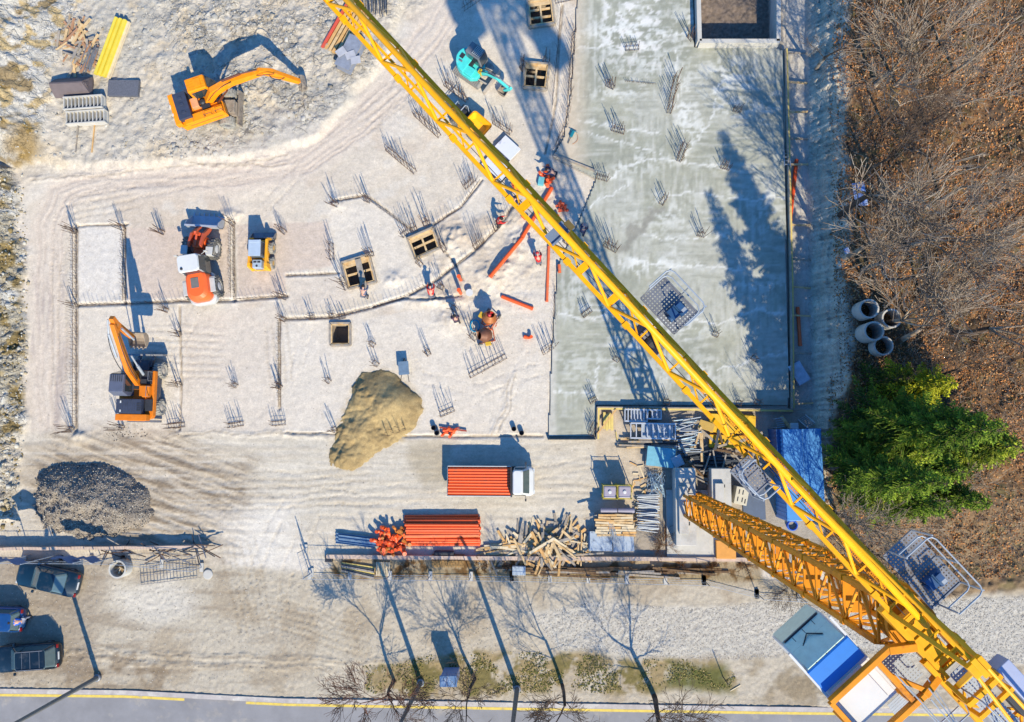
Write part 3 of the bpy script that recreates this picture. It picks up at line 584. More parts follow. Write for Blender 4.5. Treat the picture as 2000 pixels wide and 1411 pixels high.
for t_ in (.25, .5, .75): m1.bar((-.9 + 1.25 * t_, -.3, JH + 1.9 * t_), (-.9 + 1.25 * t_, .3, JH + 1.9 * t_), .06)
m1.box((.38, 0, JH + 1.92), (.34, .44, .16)); m1.box((.38, .0, JH + 2.02), (.5, .14, .08))
m1.build('tower_head', JIBM, crane, bevel=.01)
m1 = MB(); a = LC(1790, 1165, JH + .9)
m1.tube([(-5.2, 0, TZ + .1), (.3, 0, JH + 1.95)], .035, 8)
for sy in (-1, 1): m1.tube([(.45, sy * .15, JH + 1.92), (7.6, sy * .48, JH + .12)], .045, 8)
m1.build('pendant_bar', JIBM, crane)
CL = 8.8
for sy in (-1, 1):
    m1 = MB(); m1.bar((.6, sy * .52, JH - .2), (CL, sy * .52, JH - .2), .13, .26); m1.build('counter_jib_beam', JIBM, crane)
m1 = MB()
for i in range(8): m1.bar((1.1 + i, -.5, JH - .26), (1.1 + i, .5, JH - .26), .09, .12); 
for i in range(7): m1.bar((1.1 + i, -.5 if i % 2 else .5, JH - .27), (2.1 + i, .5 if i % 2 else -.5, JH - .27), .06, .06)
m1.bar((1.7, -.5, JH + .5), (1.7, .5, JH + .5), .12, .14); m1.bar((2.1, -.5, JH + .5), (2.1, .5, JH + .5), .1, .12)
for sy in (-1, 1):
    m1.bar((1.7, sy * .5, JH - .1), (1.7, sy * .5, JH + .55), .12); m1.bar((2.1, sy * .5, JH - .1), (2.1, sy * .5, JH + .55), .1); m1.bar((1.25, sy * .48, JH), (1.7, sy * .5, JH + .5), .1)
m1.build('counter_jib_bracing', JIBM, crane)
m1 = MB(); grate(m1, (1.25, -.26, JH - .1), (1, 0, 0), (0, 1, 0), 4.6, .5, .09, .05); m1.build('counter_jib_walkway', GALV, crane)
m1 = MB()
for x0 in (1.6, 3.1):
    m1.tube([(x0, -.3, JH - .1), (x0, -.3, JH + .95), (x0 + .12, -.3, JH + 1.05), (x0 + 1.2, -.3, JH + 1.05), (x0 + 1.32, -.3, JH + .95), (x0 + 1.32, -.3, JH - .1)], .02, 7); m1.tube([(x0, -.3, JH + .5), (x0 + 1.32, -.3, JH + .5)], .016, 6)
for i in range(3): m1.tube([(.9, -.75 - .2 * i, JH - .1 + .4 * i), (2.4, -1.0 - .1 * i, JH + .3 * i)], .018, 6)
m1.build('counter_jib_railing', GALV, crane)
m1 = MB(); m1.box((3.3, .82, JH + .0), (3.2, .42, .5)); m1.box((6.2, .55, JH + .1), (1.6, .7, .8)); m1.build('machinery_housing', mat('pale_blue_housing', C(172, 182, 214), .5, var=.06), crane, bevel=.02)
m1 = MB(); m1.box((2.75, .5, JH - .05), (.62, .3, .3)); m1.build('resistor_box', DARK, crane, bevel=.01)
for i in range(5):
    m1 = MB(); m1.box((6.6 + .46 * i, 0, JH + .05), (.42, 1.5, 1.3)); m1.build('counterweight_block', CONC, crane, bevel=.03)
# cab, slung beside the tower in a yellow frame
q0 = LC(1545, 1278, JH - .3); q1 = LC(1620, 1206, JH - .3); q2 = LC(1762, 1332, JH - .3)
cx0, cx1 = q0.x, q2.x + .05; cy0, cy1 = q0.y, q1.y; zc = JH - .35; LX = 2.5
m1 = MB(); m1.plate([(cx0 + .12, zc - 2.0), (cx0 + LX, zc - 2.0), (cx0 + LX, zc), (cx0 + .62, zc), (cx0 + .02, zc - .75)], cy0, cy1); cab = m1.build('operator_cab', mat('cab_white', C(238, 236, 234), .4, var=.04), crane, bevel=.03)
m1 = MB(); m1.add([(cx0 + .585, cy0 + .06, zc - .02), (cx0 + .585, cy1 - .06, zc - .02), (cx0 - .01, cy1 - .06, zc - .745), (cx0 - .01, cy0 + .06, zc - .745)], [(0, 1, 2, 3)])
m1.plate([(cx0 + .60, zc - .0), (cx0 + .03, zc - .72), (cx0 + .0, zc - .72), (cx0 + .57, zc + .02)], cy0 + .06, cy1 - .06); m1.plate([(cx0 - .01, zc - .78), (cx0 + .09, zc - 1.9), (cx0 + .06, zc - 1.9), (cx0 - .04, zc - .78)], cy0 + .06, cy1 - .06)
m1.build('cab_windscreen', mat('cab_glass', C(212, 236, 222), .35, var=.12, scale=5, spec=.7), cab)
m1 = MB()
for i in range(1, 4): y_ = cy0 + (cy1 - cy0) * i / 4; m1.bar((cx0 + .60, y_, zc + .02), (cx0 + .02, y_, zc - .70), .018, .014)
for f_ in (.33, .66): m1.bar((cx0 + .60 - .58 * f_, cy0 + .08, zc + .02 - .72 * f_), (cx0 + .60 - .58 * f_, cy1 - .08, zc + .02 - .72 * f_), .018, .014)
m1.build('windscreen_guard', DARK, cab)
m1 = MB(); m1.box((cx0 + 1.2, cy0 - .03, zc - .06), (2.4, .06, .1)); m1.box((cx0 + 1.2, cy1 + .02, zc - .06), (2.4, .06, .1)); m1.build('roof_trim', WHITE, cab)
m1 = MB(); m1.plate([(cx0 + .62, zc + .004), (cx0 + 1.28, zc + .004), (cx0 + 1.28, zc + .03), (cx0 + .66, zc + .03)], cy0 - .01, cy1 + .01); m1.build('cab_sun_band', mat('blue_band', C(44, 134, 226), .4, var=.06), cab)
m1 = MB(); m1.plate([(cx0 + 1.34, zc + .004), (cx0 + LX - .1, zc + .004), (cx0 + LX - .1, zc + .04), (cx0 + 1.34, zc + .04)], cy0 + .1, cy1 - .25); m1.build('cab_roof', WHITE, cab)
m1 = MB(); m1.tube([(cx0 + .25, cy0 + .4, zc - .42), (cx0 + .1, cy0 + .7, zc - .5), (cx0 + .3, cy0 + 1.0, zc - .3)], .02, 6); m1.bar((cx0 - .02, cy0 + .1, zc - .72), (cx0 - .02, cy1 - .1, zc - .72), .04)
m1.build('wiper_bar', DARK, cab)
m1 = MB(); x0, x1 = cx0 + 1.45, cx0 + LX + .35; fy0, fy1 = cy0 - .08, cy1 + .12; zf = zc + .22
for xx in (x0, x1): m1.bar((xx, fy0, zf), (xx, fy1 + .5, zf), .14, .22)
for yy in (fy0, fy1): m1.bar((x0, yy, zf - .02), (x1, yy, zf - .02), .13, .2); m1.bar((x1, yy, zf), (x1, yy, zc - 2.1), .13)
m1.bar((x0, fy1 + .4, zf), (.2, -.42, JH - .2), .2, .26); m1.bar((x1, fy1 + .3, zf), (1.1, -.42, JH - .2), .18, .24); m1.bar((x0 + .5, fy1, zf - .02), (x1, fy1 + .45, zf - .02), .12, .18)
m1.build('cab_frame', CRANE, crane, bevel=.012)
m1 = MB(); grate(m1, (x0 + .5, fy1 + .14, zc - .55), (1, 0, 0), (0, 1, 0), .9, .62, .09, .05); pl_ = m1.build('cab_access_platform', GALV, crane)
m1 = MB()
for zz in (.55, 1.05): m1.tube([(x0 + .4, fy1 + .1, zc - .55 + zz), (x1 + .8, fy1 + .1, zc - .55 + zz), (x1 + .9, fy1 + .2, zc - .55 + zz), (x1 + .9, fy1 + .8, zc - .55 + zz), (x1 + .6, fy1 + .9, zc - .55 + zz)], .02, 6)
for i in range(6): m1.bar((x1 + .12 * i, fy1 - .5, zc - .5 - .1 * i), (x1 + .12 * i, fy1 + .05, zc - .5 - .1 * i), .06, .02)
m1.build('access_railing', GALV, pl_)
# base: ballast
def ballast(px, py, lab):
    t = thing('ballast_block', G(px, py), 0, lab, 'concrete block', 'crane ballast blocks')
    m1 = MB(); m1.box((0, 0, .75), (1.36, 5.1, 1.5)); b_ = m1.build('block', CONC, t, bevel=.04)
    for y in (1.1, -1.1):
        m2 = MB(); m2.box((.1, y, 1.5), (.3, .22, .05)); m2.build('lifting_recess', DARK, b_)
    m2 = MB(); m2.box((-.18, -.2, 1.62), (.62, 3.1, .24)); m2.build('upper_slab', CONC, b_, bevel=.03)
    return t
ballast(1332, 986, 'left concrete ballast block at the foot of the crane mast')
t = ballast(1400, 972, 'right concrete ballast block, beside the slotted concrete cube'); t.scale = (.95, .8, 1)
t = thing('crane_base', (CB.x, CB.y, 0), 0, 'flat concrete footing under the crane mast', 'footing'); m1 = MB(); m1.box((.6, -1.4, .05), (4.4, 4.6, .3)); m1.build('pad', CONC, t, bevel=.02)
# ------------------------------------------------------------------ vehicles
def offset_plate(mb, pts, th, y0, y1):
    """bent box beam: polyline in x-z with a depth at every joint"""
    up, lo = [], []; n = len(pts)
    for i, (x, z) in enumerate(pts):
        a = pts[max(i - 1, 0)]; b = pts[min(i + 1, n - 1)]; dx, dz = b[0] - a[0], b[1] - a[1]; l = math.hypot(dx, dz) or 1
        up.append((x - dz / l * th[i] / 2, z + dx / l * th[i] / 2)); lo.append((x + dz / l * th[i] / 2, z - dx / l * th[i] / 2))
    for i in range(n - 1): mb.plate([up[i], up[i + 1], lo[i + 1], lo[i]], y0, y1)
    return mb
def rot(o, a): o.rotation_euler = (0, 0, a); return o
def wheel(par, x, y, z, r, wd, a=0., rimm=None, lug=0, tm=None, rimr=.58):
    ca, sa = math.cos(a), math.sin(a); c = Vector((x * ca - y * sa, x * sa + y * ca, z)); M = Matrix.Rotation(a, 3, 'Z') @ Matrix.Rotation(R(90), 3, 'X')
    m1 = MB(); h = wd / 2
    m1.lathe(c, [(r * rimr, -h * .8), (r * .8, -h), (r * .95, -h * .85), (r, -h * .5), (r, h * .5), (r * .95, h * .85), (r * .8, h), (r * rimr, h * .8)], 28, M)
    for i in range(lug):
        t = 2 * math.pi * i / lug
        for sg_ in (-1, 1):
            q = M @ Vector((math.cos(t + sg_ * .06) * r, math.sin(t + sg_ * .06) * r, sg_ * h * .5)) + c
            m1.box(q, (r * .10, r * .14, h * .95), m=M @ Matrix.Rotation(t, 3, 'Z') @ Matrix.Rotation(sg_ * .35, 3, 'X'))
    w_ = m1.build('wheel', tm or RUBBER, par)
    m2 = MB(); m2.lathe(c, [(r * .2, -h * .9), (r * (rimr - .02), -h * .72), (r * (rimr + .01), -h * .86), (r * (rimr + .01), h * .86), (r * (rimr - .02), h * .72), (r * .2, h * .9)], 20, M)
    m2.build('rim', rimm or STEEL, w_); return w_
def bucket(mb, c, wd, r, a0, m=None, teeth=4):
    """digging bucket opening: curved shell, two cheeks and teeth, in local x-z, pivot at c, mouth angle a0"""
    prof = [(math.cos(a0 + t) * r * (1 if i else 1.1), math.sin(a0 + t) * r) for i, t in enumerate([math.pi * k / 7 for k in range(8)])]
    o = [(c[0] + x, c[2] + z) for x, z in prof]; i_ = [(c[0] + x * .88, c[2] + z * .88) for x, z in prof]
    y0, y1 = c[1] - wd / 2, c[1] + wd / 2
    for k in range(7): mb.plate([o[k], o[k + 1], i_[k + 1], i_[k]], y0, y1)
    mb.plate(o, y0 - .03, y0); mb.plate(o, y1, y1 + .03)
    d = Vector((math.cos(a0), 0, math.sin(a0))); t_ = Vector((d.z, 0, -d.x))
    for k in range(teeth):
        y = y0 + wd * (k + .5) / teeth; p = Vector((c[0], y, c[2])) + d * r * 1.03; mb.bar(p - t_ * -.02, p + t_ * r * .36, .09, .06)
    return mb
def hose(mb, pts, r=.025): mb.tube(pts, r, 6)
def bez(a, b, c, n=8): a, b, c = Vector(a), Vector(b), Vector(c); return [a * (1 - t) ** 2 + b * 2 * t * (1 - t) + c * t * t for t in [i / n for i in range(n + 1)]]
EXO = mat('excavator_orange', (.80, .24, .004), .5, var=.14, scale=2.6, col2=(.62, .30, .10), mix=.22, spec=.3)
TEAL = mat('teal_machine_paint', (.055, .50, .47), .45, var=.12, scale=3, col2=(.22, .50, .46), mix=.25, spec=.3)
HOOD = mat('dark_engine_hood', C(58, 66, 88), .6, var=.2, scale=3)
MUD = mat('muddy_frame', C(160, 146, 130), .9, var=.3, scale=4, col2=C(96, 88, 84), mix=.4)
TYREW = mat('dusty_tyre', C(168, 164, 154), .95, var=.2, scale=6, col2=C(126, 122, 116), mix=.4)

# --- orange wheeled excavator
HU = R(19); 
ex = thing('wheeled_excavator', G(419, 219), 0, 'orange wheeled excavator with raised bent boom, working among broken rock', 'excavator')
m1 = MB(); m1.box((.1, 0, .8), (3.6, .9, .45)); m1.box((1.25, 0, .62), (.35, 1.7, .3)); m1.box((-1.15, 0, .62), (.35, 1.7, .3)); m1.box((0, 0, 1.05), (1.4, 1.5, .3)); m1.box((1.75, -.15, .7), (.5, 1.0, .25)); m1.box((-.1, -.95, .7), (1.5, .4, .4)); m1.build('chassis', MUD, ex, bevel=.02)
m1 = MB(); m1.plate([(2.05, .12), (2.22, .2), (2.16, .75), (2.02, .7)], -1.25, 1.25); m1.bar((1.5, -.5, .6), (2.05, -.5, .45), .16); m1.bar((1.5, .5, .6), (2.05, .5, .45), .16); m1.build('dozer_blade', MUD, ex)
for x in (1.25, -1.15):
    for y in (-1.02, 1.02): wheel(ex, x, y, .52, .54, .62, 0, STEEL, 20, TYREW)
m1 = MB(); m1.prism([(-2.15, -1.0), (-2.3, -.4), (-2.3, .4), (-2.15, 1.25), (-1.2, 1.28), (1.0, 1.28), (1.0, .35), (.35, .25), (.35, -.3), (1.25, -.3), (1.25, -1.3), (-1.9, -1.3)], 1.15, 1.72)
m1.box((-.2, -1.0, 1.85), (2.8, .58, .3)); m1.box((-2.05, 0, 1.85), (.42, 2.3, .5)); body = rot(m1.build('upper_body', EXO, ex, bevel=.03), HU)
m1 = MB(); m1.box((-1.42, .02, 2.02), (.92, 1.95, .46)); 
for y in (-.5, .1, .55): m1.box((-1.42, y, 2.27), (.3, .22, .03))
m1.cyl((-.85, .95, 2.0), (-.85, .95, 2.35), .12, 14); hd = m1.build('engine_hood', HOOD, body, bevel=.03)
m1 = MB(); m1.box((-.55, .0, 1.9), (.5, .7, .4)); m1.build('fuel_tank', mat('faded_orange', C(240, 168, 116), .6, var=.12), body, bevel=.02)
m1 = MB(); m1.lathe((-.05, -.05, 1.74), [(.22, 0), (.22, .22), (.12, .3)], 18); m1.cyl((-.3, -.3, 1.8), (.2, -.25, 1.8), .07); m1.box((.1, -.42, 1.8), (.6, .3, .2)); m1.build('swivel_joint', DARK, body)
for (x, y) in ((-2.27, .3), (-2.25, -.35)):
    m1 = MB(); m1.box((x, y, 2.02), (.12, .16, .22)); m1.build('tail_lamp', mat('lamp_lens', C(236, 226, 214), .3), body)
m1 = MB(); m1.plate([(-.55, 1.15), (1.15, 1.15), (1.18, 1.8), (.8, 2.98), (-.5, 3.02)], .28, 1.26); cb_ = rot(m1.build('cab', EXO, ex, bevel=.05), HU)
m1 = MB(); m1.plate([(.865, 2.85), (1.205, 1.8), (1.225, 1.8), (.89, 2.87)], .36, 1.18); m1.plate([(-.35, 1.9), (.9, 1.9), (.7, 2.75), (-.35, 2.75)], .255, .28); m1.plate([(-.35, 1.9), (.9, 1.9), (.7, 2.75), (-.35, 2.75)], 1.26, 1.285); m1.build('cab_window', GLASS, cb_)
m1 = MB(); m1.box((.3, .77, 3.03), (.5, .62, .035)); 
for i in range(5): m1.bar((-.45, .38 + .19 * i, 3.02), (.75, .38 + .19 * i, 2.99), .03, .02)
m1.build('roof_hatch', EXO, cb_)
m1 = MB()
for x in (-1.0, -.2, .5): m1.box((x, -1.0, 2.003), (.02, .56, .006))
m1.box((-.2, -1.296, 1.62), (2.4, .012, .06)); m1.box((-.9, .78, 1.725), (.6, .5, .012)); m1.build('panel_gap', DARK, body)
m1 = MB()
for x0 in (-.1, .7): m1.tube([(x0, -1.2, 2.0), (x0, -1.22, 2.35), (x0 + .5, -1.22, 2.35), (x0 + .5, -1.2, 2.0)], .02, 6)
m1.build('grab_rail', DARK, body)
fz0 = (.35, 1.75); 
m1 = MB(); offset_plate(m1, [fz0, (1.2, 2.75), (2.6, 3.35), (5.0, 3.55)], [.5, .68, .6, .42], -.22, .2); bm = rot(m1.build('boom', EXO, ex, bevel=.02), HU - R(4))
m1 = MB(); offset_plate(m1, [(4.75, 3.75), (5.4, 3.15), (6.75, .95)], [.35, .55, .3], -.17, .15); st_ = m1.build('stick', EXO, bm, bevel=.02)
m1 = MB(); m1.cyl((2.2, -.01, 3.75), (3.6, -.01, 3.98), .085); m1.cyl((3.6, -.01, 3.98), (4.75, -.01, 3.9), .05)
for y in (-.32, .3): m1.cyl((.9, y, 1.6), (1.6, y, 2.35), .09); m1.cyl((1.6, y, 2.35), (2.2, y, 2.95), .055)
m1.cyl((5.6, -.01, 3.1), (6.4, -.01, 1.75), .07); m1.build('hydraulic_cylinder', mat('cylinder_brown', C(112, 60, 34), .5, var=.15), bm)
m1 = MB()
for y in (-.28, .26): hose(m1, bez((.5, y, 2.2), (1.6, y + .1, 3.4), (2.8, y, 3.75))); hose(m1, bez((4.6, y, 3.7), (5.2, y * 2.6, 4.3), (5.7, y, 3.3)), .03)
hose(m1, bez((2.8, .05, 3.72), (3.6, .1, 3.95), (4.7, .05, 3.85))); hose(m1, bez((5.3, -.2, 3.1), (5.6, -.75, 3.0), (6.1, -.2, 2.3)), .03); m1.build('hydraulic_hose', DARK, bm)
m1 = MB(); bucket(m1, (6.75, 0, .62), .8, .42, R(250)); m1.build('bucket', MUD, st_)

# --- teal tracked excavator
HT = R(-36)
tx = thing('tracked_excavator', G(925, 140), 0, 'teal tracked mini excavator with grey cab roof guard and folded arm', 'excavator')
for s_ in (-1, 1):
    m1 = MB(); pr = [(-1.05, .1), (-1.2, .3), (-1.05, .55), (1.05, .55), (1.2, .3), (1.05, .1)]; m1.plate(pr, s_ * .78 - .2, s_ * .78 + .2)
    for i in range(15): m1.box((-1.05 + i * .15, s_ * .78, .57), (.09, .42, .05))
    rot(m1.build('crawler_track', mat('track_grey', C(158, 154, 150), .85, var=.2, scale=6), tx), HT)
m1 = MB(); m1.box((0, 0, .5), (1.5, 1.1, .3)); m1.lathe((0, 0, .6), [(.5, 0), (.5, .15)], 24); rot(m1.build('chassis', DARK, tx), HT)
m1 = MB(); m1.plate([(1.62, .08), (1.72, .1), (1.66, .5), (1.6, .5)], -1.0, 1.0)
for s_ in (-.45, .45): m1.bar((.6, s_, .42), (1.62, s_ * .7, .3), .1)
rot(m1.build('dozer_blade', mat('blade_steel', C(196, 186, 176), .6, .2, var=.15), tx), HT)
m1 = MB(); rb = [(1.02 * math.cos(t) - .05 if abs(math.cos(t)) < 2 else 0, 1.0 * math.sin(t)) for t in [R(92 + 176 * i / 14) for i in range(15)]]; rb = [(x * 1.1, y) for x, y in rb]
m1.prism(rb + [(.55, -1.0), (.95, -.7), (.95, .3), (.3, 1.0)], .8, 1.25); m1.prism([(x * .98, y * .98) for x, y in rb] + [(-.05, -.9), (-.02, .2), (-.05, .9)], 1.25, 1.62); m1.box((.25, -.62, 1.38), (.75, .62, .3))
tb_ = rot(m1.build('upper_body', TEAL, tx, bevel=.04), HT)
m1 = MB(); m1.box((-.75, -.05, 1.63), (.3, .36, .05)); m1.box((.05, -.15, 1.4), (.25, .4, .3)); m1.box((-.5, .78, 1.6), (.5, .3, .08)); m1.build('engine_opening', DARK, tb_)
m1 = MB(); m1.box((-.72, .42, 1.66), (.26, .1, .06)); m1.box((-.62, -.42, 1.66), (.26, .1, .06)); m1.build('bonnet_handle', STEEL, tb_)
m1 = MB(); m1.plate([(-.5, .95), (.75, .95), (.8, 1.5), (.62, 2.42), (-.5, 2.45)], .08, .92); tc = rot(m1.build('cab', mat('cab_grey', C(126, 128, 134), .5, var=.12), tx, bevel=.04), HT)
m1 = MB(); m1.plate([(-.3, 1.4), (.66, 1.4), (.55, 2.25), (-.3, 2.25)], .06, .08); m1.plate([(.66, 2.3), (.815, 1.45), (.83, 1.45), (.68, 2.32)], .16, .84); m1.build('cab_window', GLASS, tc)
m1 = MB(); m1.box((.28, .5, 2.47), (.62, .7, .03)); m1.build('roof_window', mat('pale_roof_glass', C(222, 234, 228), .3, var=.06), tc)
m1 = MB()
for i in range(7): m1.bar((-.02, .15 + i * .117, 2.5), (.6, .15 + i * .117, 2.5), .025)
for i in range(6): m1.bar((-.02 + i * .124, .15, 2.5), (-.02 + i * .124, .85, 2.5), .025)
m1.build('roof_guard', mat('guard_grey', C(104, 106, 112), .5), tc)
m1 = MB(); offset_plate(m1, [(.85, 1.05), (1.45, 1.75), (2.3, 1.95), (3.35, 1.55)], [.3, .36, .3, .22], -.28, -.08); tbm = rot(m1.build('boom', TEAL, tx, bevel=.02), HT + R(2))
m1 = MB(); offset_plate(m1, [(3.5, 1.75), (3.3, 1.35), (2.85, .7)], [.2, .26, .16], -.27, -.09); ts = m1.build('stick', TEAL, tbm, bevel=.015)
m1 = MB(); m1.cyl((1.6, -.18, 2.05), (2.6, -.18, 2.2), .06); m1.cyl((2.6, -.18, 2.2), (3.45, -.18, 1.85), .035); m1.cyl((.95, -.18, .9), (1.7, -.18, 1.6), .07); m1.build('hydraulic_cylinder', STEEL, tbm)
m1 = MB(); hose(m1, bez((.8, -.05, 1.3), (1.3, .0, 2.3), (2.2, -.1, 2.2))); hose(m1, bez((.8, -.3, 1.3), (1.3, -.35, 2.3), (2.2, -.25, 2.2))); hose(m1, bez((3.2, -.1, 1.7), (3.6, .1, 1.5), (2.95, -.05, .8))); m1.build('hydraulic_hose', DARK, tbm)
m1 = MB(); bucket(m1, (2.75, -.18, .42), .5, .32, R(170), teeth=3); m1.build('bucket', MUD, ts)
m1 = MB(); m1.box((.9, -.18, 1.25), (.25, .3, .5)); m1.build('swing_bracket', mat('hazard_yellow', C(226, 190, 50), .5), tb_)

# --- grey and orange wheeled excavator with the tall arm
HL = R(89)
lx = thing('backhoe_excavator', G(291, 760), 0, 'orange and grey wheeled excavator with arm folded up high and toothed bucket', 'excavator')
m1 = MB(); m1.box((0, 0, .8), (3.9, .9, .5)); m1.box((1.3, 0, .65), (.35, 1.7, .3)); m1.box((-1.3, 0, .65), (.35, 1.7, .3)); m1.box((0, -.9, .75), (1.7, .5, .5)); m1.box((1.75, 0, .8), (.5, 1.2, .3)); rot(m1.build('chassis', mat('dark_frame', C(86, 84, 92), .8, var=.25, col2=C(150, 140, 130), mix=.35), lx, bevel=.02), HL)
m1 = MB(); m1.plate([(2.35, .15), (2.48, .2), (2.42, .85), (2.3, .8)], -1.3, 1.3); m1.bar((1.6, -.5, .65), (2.35, -.5, .5), .16); m1.bar((1.6, .5, .65), (2.35, .5, .5), .16); rot(m1.build('dozer_blade', STEEL, lx), HL)
m1 = MB(); m1.bar((-2.3, -1.2, .35), (-2.3, 1.2, .35), .16, .2); m1.bar((-1.6, 0, .5), (-2.3, 0, .4), .3, .2); rot(m1.build('stabiliser_bar', STEEL, lx), HL)
for x in (1.3, -1.3):
    for y in (-1.05, 1.05): wheel(lx, x, y, .54, .55, .6, HL, mat('pale_rim', C(206, 194, 178), .6, var=.15), 18, TYREW)
m1 = MB(); m1.prism([(-2.1, -1.15), (-2.3, -.5), (-2.3, .5), (-2.1, 1.2), (-.6, 1.25), (.2, 1.2), (.2, .3), (1.2, .2), (1.2, -1.22), (-1.9, -1.25)], 1.2, 1.6); m1.box((-2.05, .05, 1.85), (.45, 2.2, .55)); m1.box((-.25, -.72, 1.8), (.8, .7, .4)); EXO2 = mat('excavator_amber', (.56, .155, .008), .5, var=.16, scale=2.6, col2=(.42, .2, .07), mix=.3, spec=.3); lb_ = rot(m1.build('upper_body', EXO2, lx, bevel=.04), HL)
m1 = MB(); m1.box((-1.3, .2, 1.9), (1.0, 1.75, .6))
for i in range(7): m1.box((-1.3, .85 - i * .17, 2.21), (.9, .1, .02))
m1.build('engine_hood', HOOD, lb_, bevel=.06)
m1 = MB(); 
for i in range(4):
    for j in range(3): m1.box((-1.55 + i * .15, -.62 + j * .1, 2.21), (.1, .06, .03))
m1.box((-1.2, -1.0, 1.75), (.8, .4, .3)); m1.build('louvre', DARK, lb_)
m1 = MB(); m1.box((.72, -.62, 1.66), (.9, .9, .16)); m1.box((.2, .1, 1.62), (.6, .5, .1)); m1.box((.45, -.6, 1.8), (.3, .4, .2)); m1.build('service_deck', DARK, lb_)
m1 = MB(); m1.tube([(1.1, -1.1, 1.7), (1.1, -1.1, 2.3), (.5, -1.1, 2.3), (.5, -1.1, 1.7)], .022, 6); m1.tube([(-.6, -1.1, 2.0), (-.6, -1.1, 2.45), (.1, -1.1, 2.45), (.1, -1.1, 2.0)], .022, 6); m1.build('grab_rail', STEEL, lb_)
m1 = MB(); m1.box((-1.0, .75, 2.23), (.16, .08, .03)); m1.box((-1.62, .75, 2.23), (.16, .08, .03)); m1.build('hood_latch', WHITE, lb_)
m1 = MB(); m1.plate([(-.55, 1.2), (1.1, 1.2), (1.12, 1.9), (.85, 3.0), (-.35, 3.05), (-.6, 2.4)], .2, 1.2); lc = rot(m1.build('cab', mat('cab_dark_grey', C(98, 104, 124), .5, var=.12), lx, bevel=.05), HL)
m1 = MB(); m1.plate([(.88, 2.92), (1.14, 1.85), (1.16, 1.85), (.9, 2.95)], .28, 1.12); m1.plate([(-.3, 1.9), (.9, 1.9), (.75, 2.8), (-.3, 2.8)], .175, .2); m1.plate([(-.3, 1.9), (.9, 1.9), (.75, 2.8), (-.3, 2.8)], 1.2, 1.225); m1.build('cab_window', GLASS, lc)
m1 = MB()
for i in range(6): m1.bar((.35, .3 + i * .15, 3.06), (.82, .3 + i * .15, 3.04), .03)
m1.build('roof_guard', DARK, lc)
m1 = MB(); offset_plate(m1, [(.3, 1.7), (1.2, 3.1), (4.0, 5.55)], [.4, .52, .34], -.24, .06); lbm = rot(m1.build('boom', EXO2, lx, bevel=.02), HL - R(3))
m1 = MB(); offset_plate(m1, [(4.35, 5.75), (3.95, 5.2), (3.4, 3.1)], [.3, .5, .28], -.24, .06); ls = m1.build('stick', EXO2, lbm, bevel=.02)
m1 = MB(); m1.cyl((1.9, .25, 4.1), (3.3, .25, 5.3), .08); m1.cyl((3.3, .25, 5.3), (4.2, .15, 5.75), .05)
for y in (-.4, .22): m1.cyl((.9, y, 1.6), (1.5, y, 2.6), .1); m1.cyl((1.5, y, 2.6), (2.1, y, 3.5), .06)
m1.cyl((3.75, -.4, 5.0), (3.2, -.4, 3.4), .07); m1.build('hydraulic_cylinder', GALV, lbm)
m1 = MB(); hose(m1, bez((.5, .2, 2.2), (1.5, .5, 4.2), (3.2, .35, 5.2)), .03); hose(m1, bez((.5, -.3, 2.2), (1.5, -.45, 4.2), (3.2, -.35, 5.2)), .03); m1.build('hydraulic_hose', DARK, lbm)
m1 = MB(); bucket(m1, (3.25, -.1, 2.55), 1.15, .55, R(215)); m1.build('bucket', mat('worn_bucket', C(178, 160, 140), .6, .3, var=.2, scale=4), ls)

# --- wheel loader
LO = mat('loader_orange', (.80, .115, .025), .4, var=.07, scale=2, col2=(.62, .10, .03), mix=.25, spec=.35)
LP_ = G(405, 548); HB = R(99); HF = R(86)
wl = thing('wheel_loader', LP_, 0, 'orange wheel loader with white cab roof and wide grey bucket', 'loader')
ca, sa = math.cos(HB), math.sin(HB); hinge = Vector((1.15 * ca, 1.15 * sa, 0))
def hood_ring(z, g, f=1.): return [(-1.75 + 1.55 * g * math.cos(t) * .0 + (-.1 if 0 else 0) + (0.0), 0, z) for t in (0,)]
def rr_(x0, x1, hw, z, rad, n=6, crown=0.):
    out = []
    for (cx, cy, a0) in ((x1 - rad, hw - rad, 0), (x0 + rad, hw - rad, 90), (x0 + rad, -hw + rad, 180), (x1 - rad, -hw + rad, 270)):
        for i in range(n + 1): t = R(a0 + 90 * i / n); out.append((cx + rad * math.cos(t), cy + rad * math.sin(t), z))
    return out
m1 = MB(); m1.loft([rr_(-1.8, .35, .82, .95, .5), rr_(-1.78, .35, .8, 1.5, .5), rr_(-1.7, .35, .74, 1.85, .55), rr_(-1.5, .33, .55, 2.0, .5)]); wb = rot(m1.build('rear_hood', LO, wl, smooth=False, bevel=.03), HB)
m1 = MB(); m1.box((-.55, .05, 2.02), (.72, .55, .03)); m1.build('hood_grille', mat('grille_grey', C(120, 116, 114), .7, var=.15), wb)
m1 = MB(); m1.loft([rr_(-1.95, .4, .95, .55, .5), rr_(-1.95, .4, .97, 1.0, .5), rr_(-1.85, .4, .9, 1.1, .5)]); m1.box((.7, 0, .8), (1.2, .7, .5)); m1.build('rear_frame', mat('loader_grey', C(206, 206, 204), .5, var=.1), wb)
m1 = MB(); m1.loft([rr_(.05, 1.35, .78, 1.0, .12), rr_(.08, 1.4, .8, 1.9, .12), rr_(.15, 1.15, .68, 2.75, .12)]); wc = rot(m1.build('cab', GLASS, wl), HB)
m1 = MB(); m1.loft([rr_(.08, 1.25, .72, 2.75, .22), rr_(.05, 1.28, .75, 2.82, .24), rr_(.1, 1.22, .7, 2.93, .22)]); wr = m1.build('cab_roof', WHITE, wc)
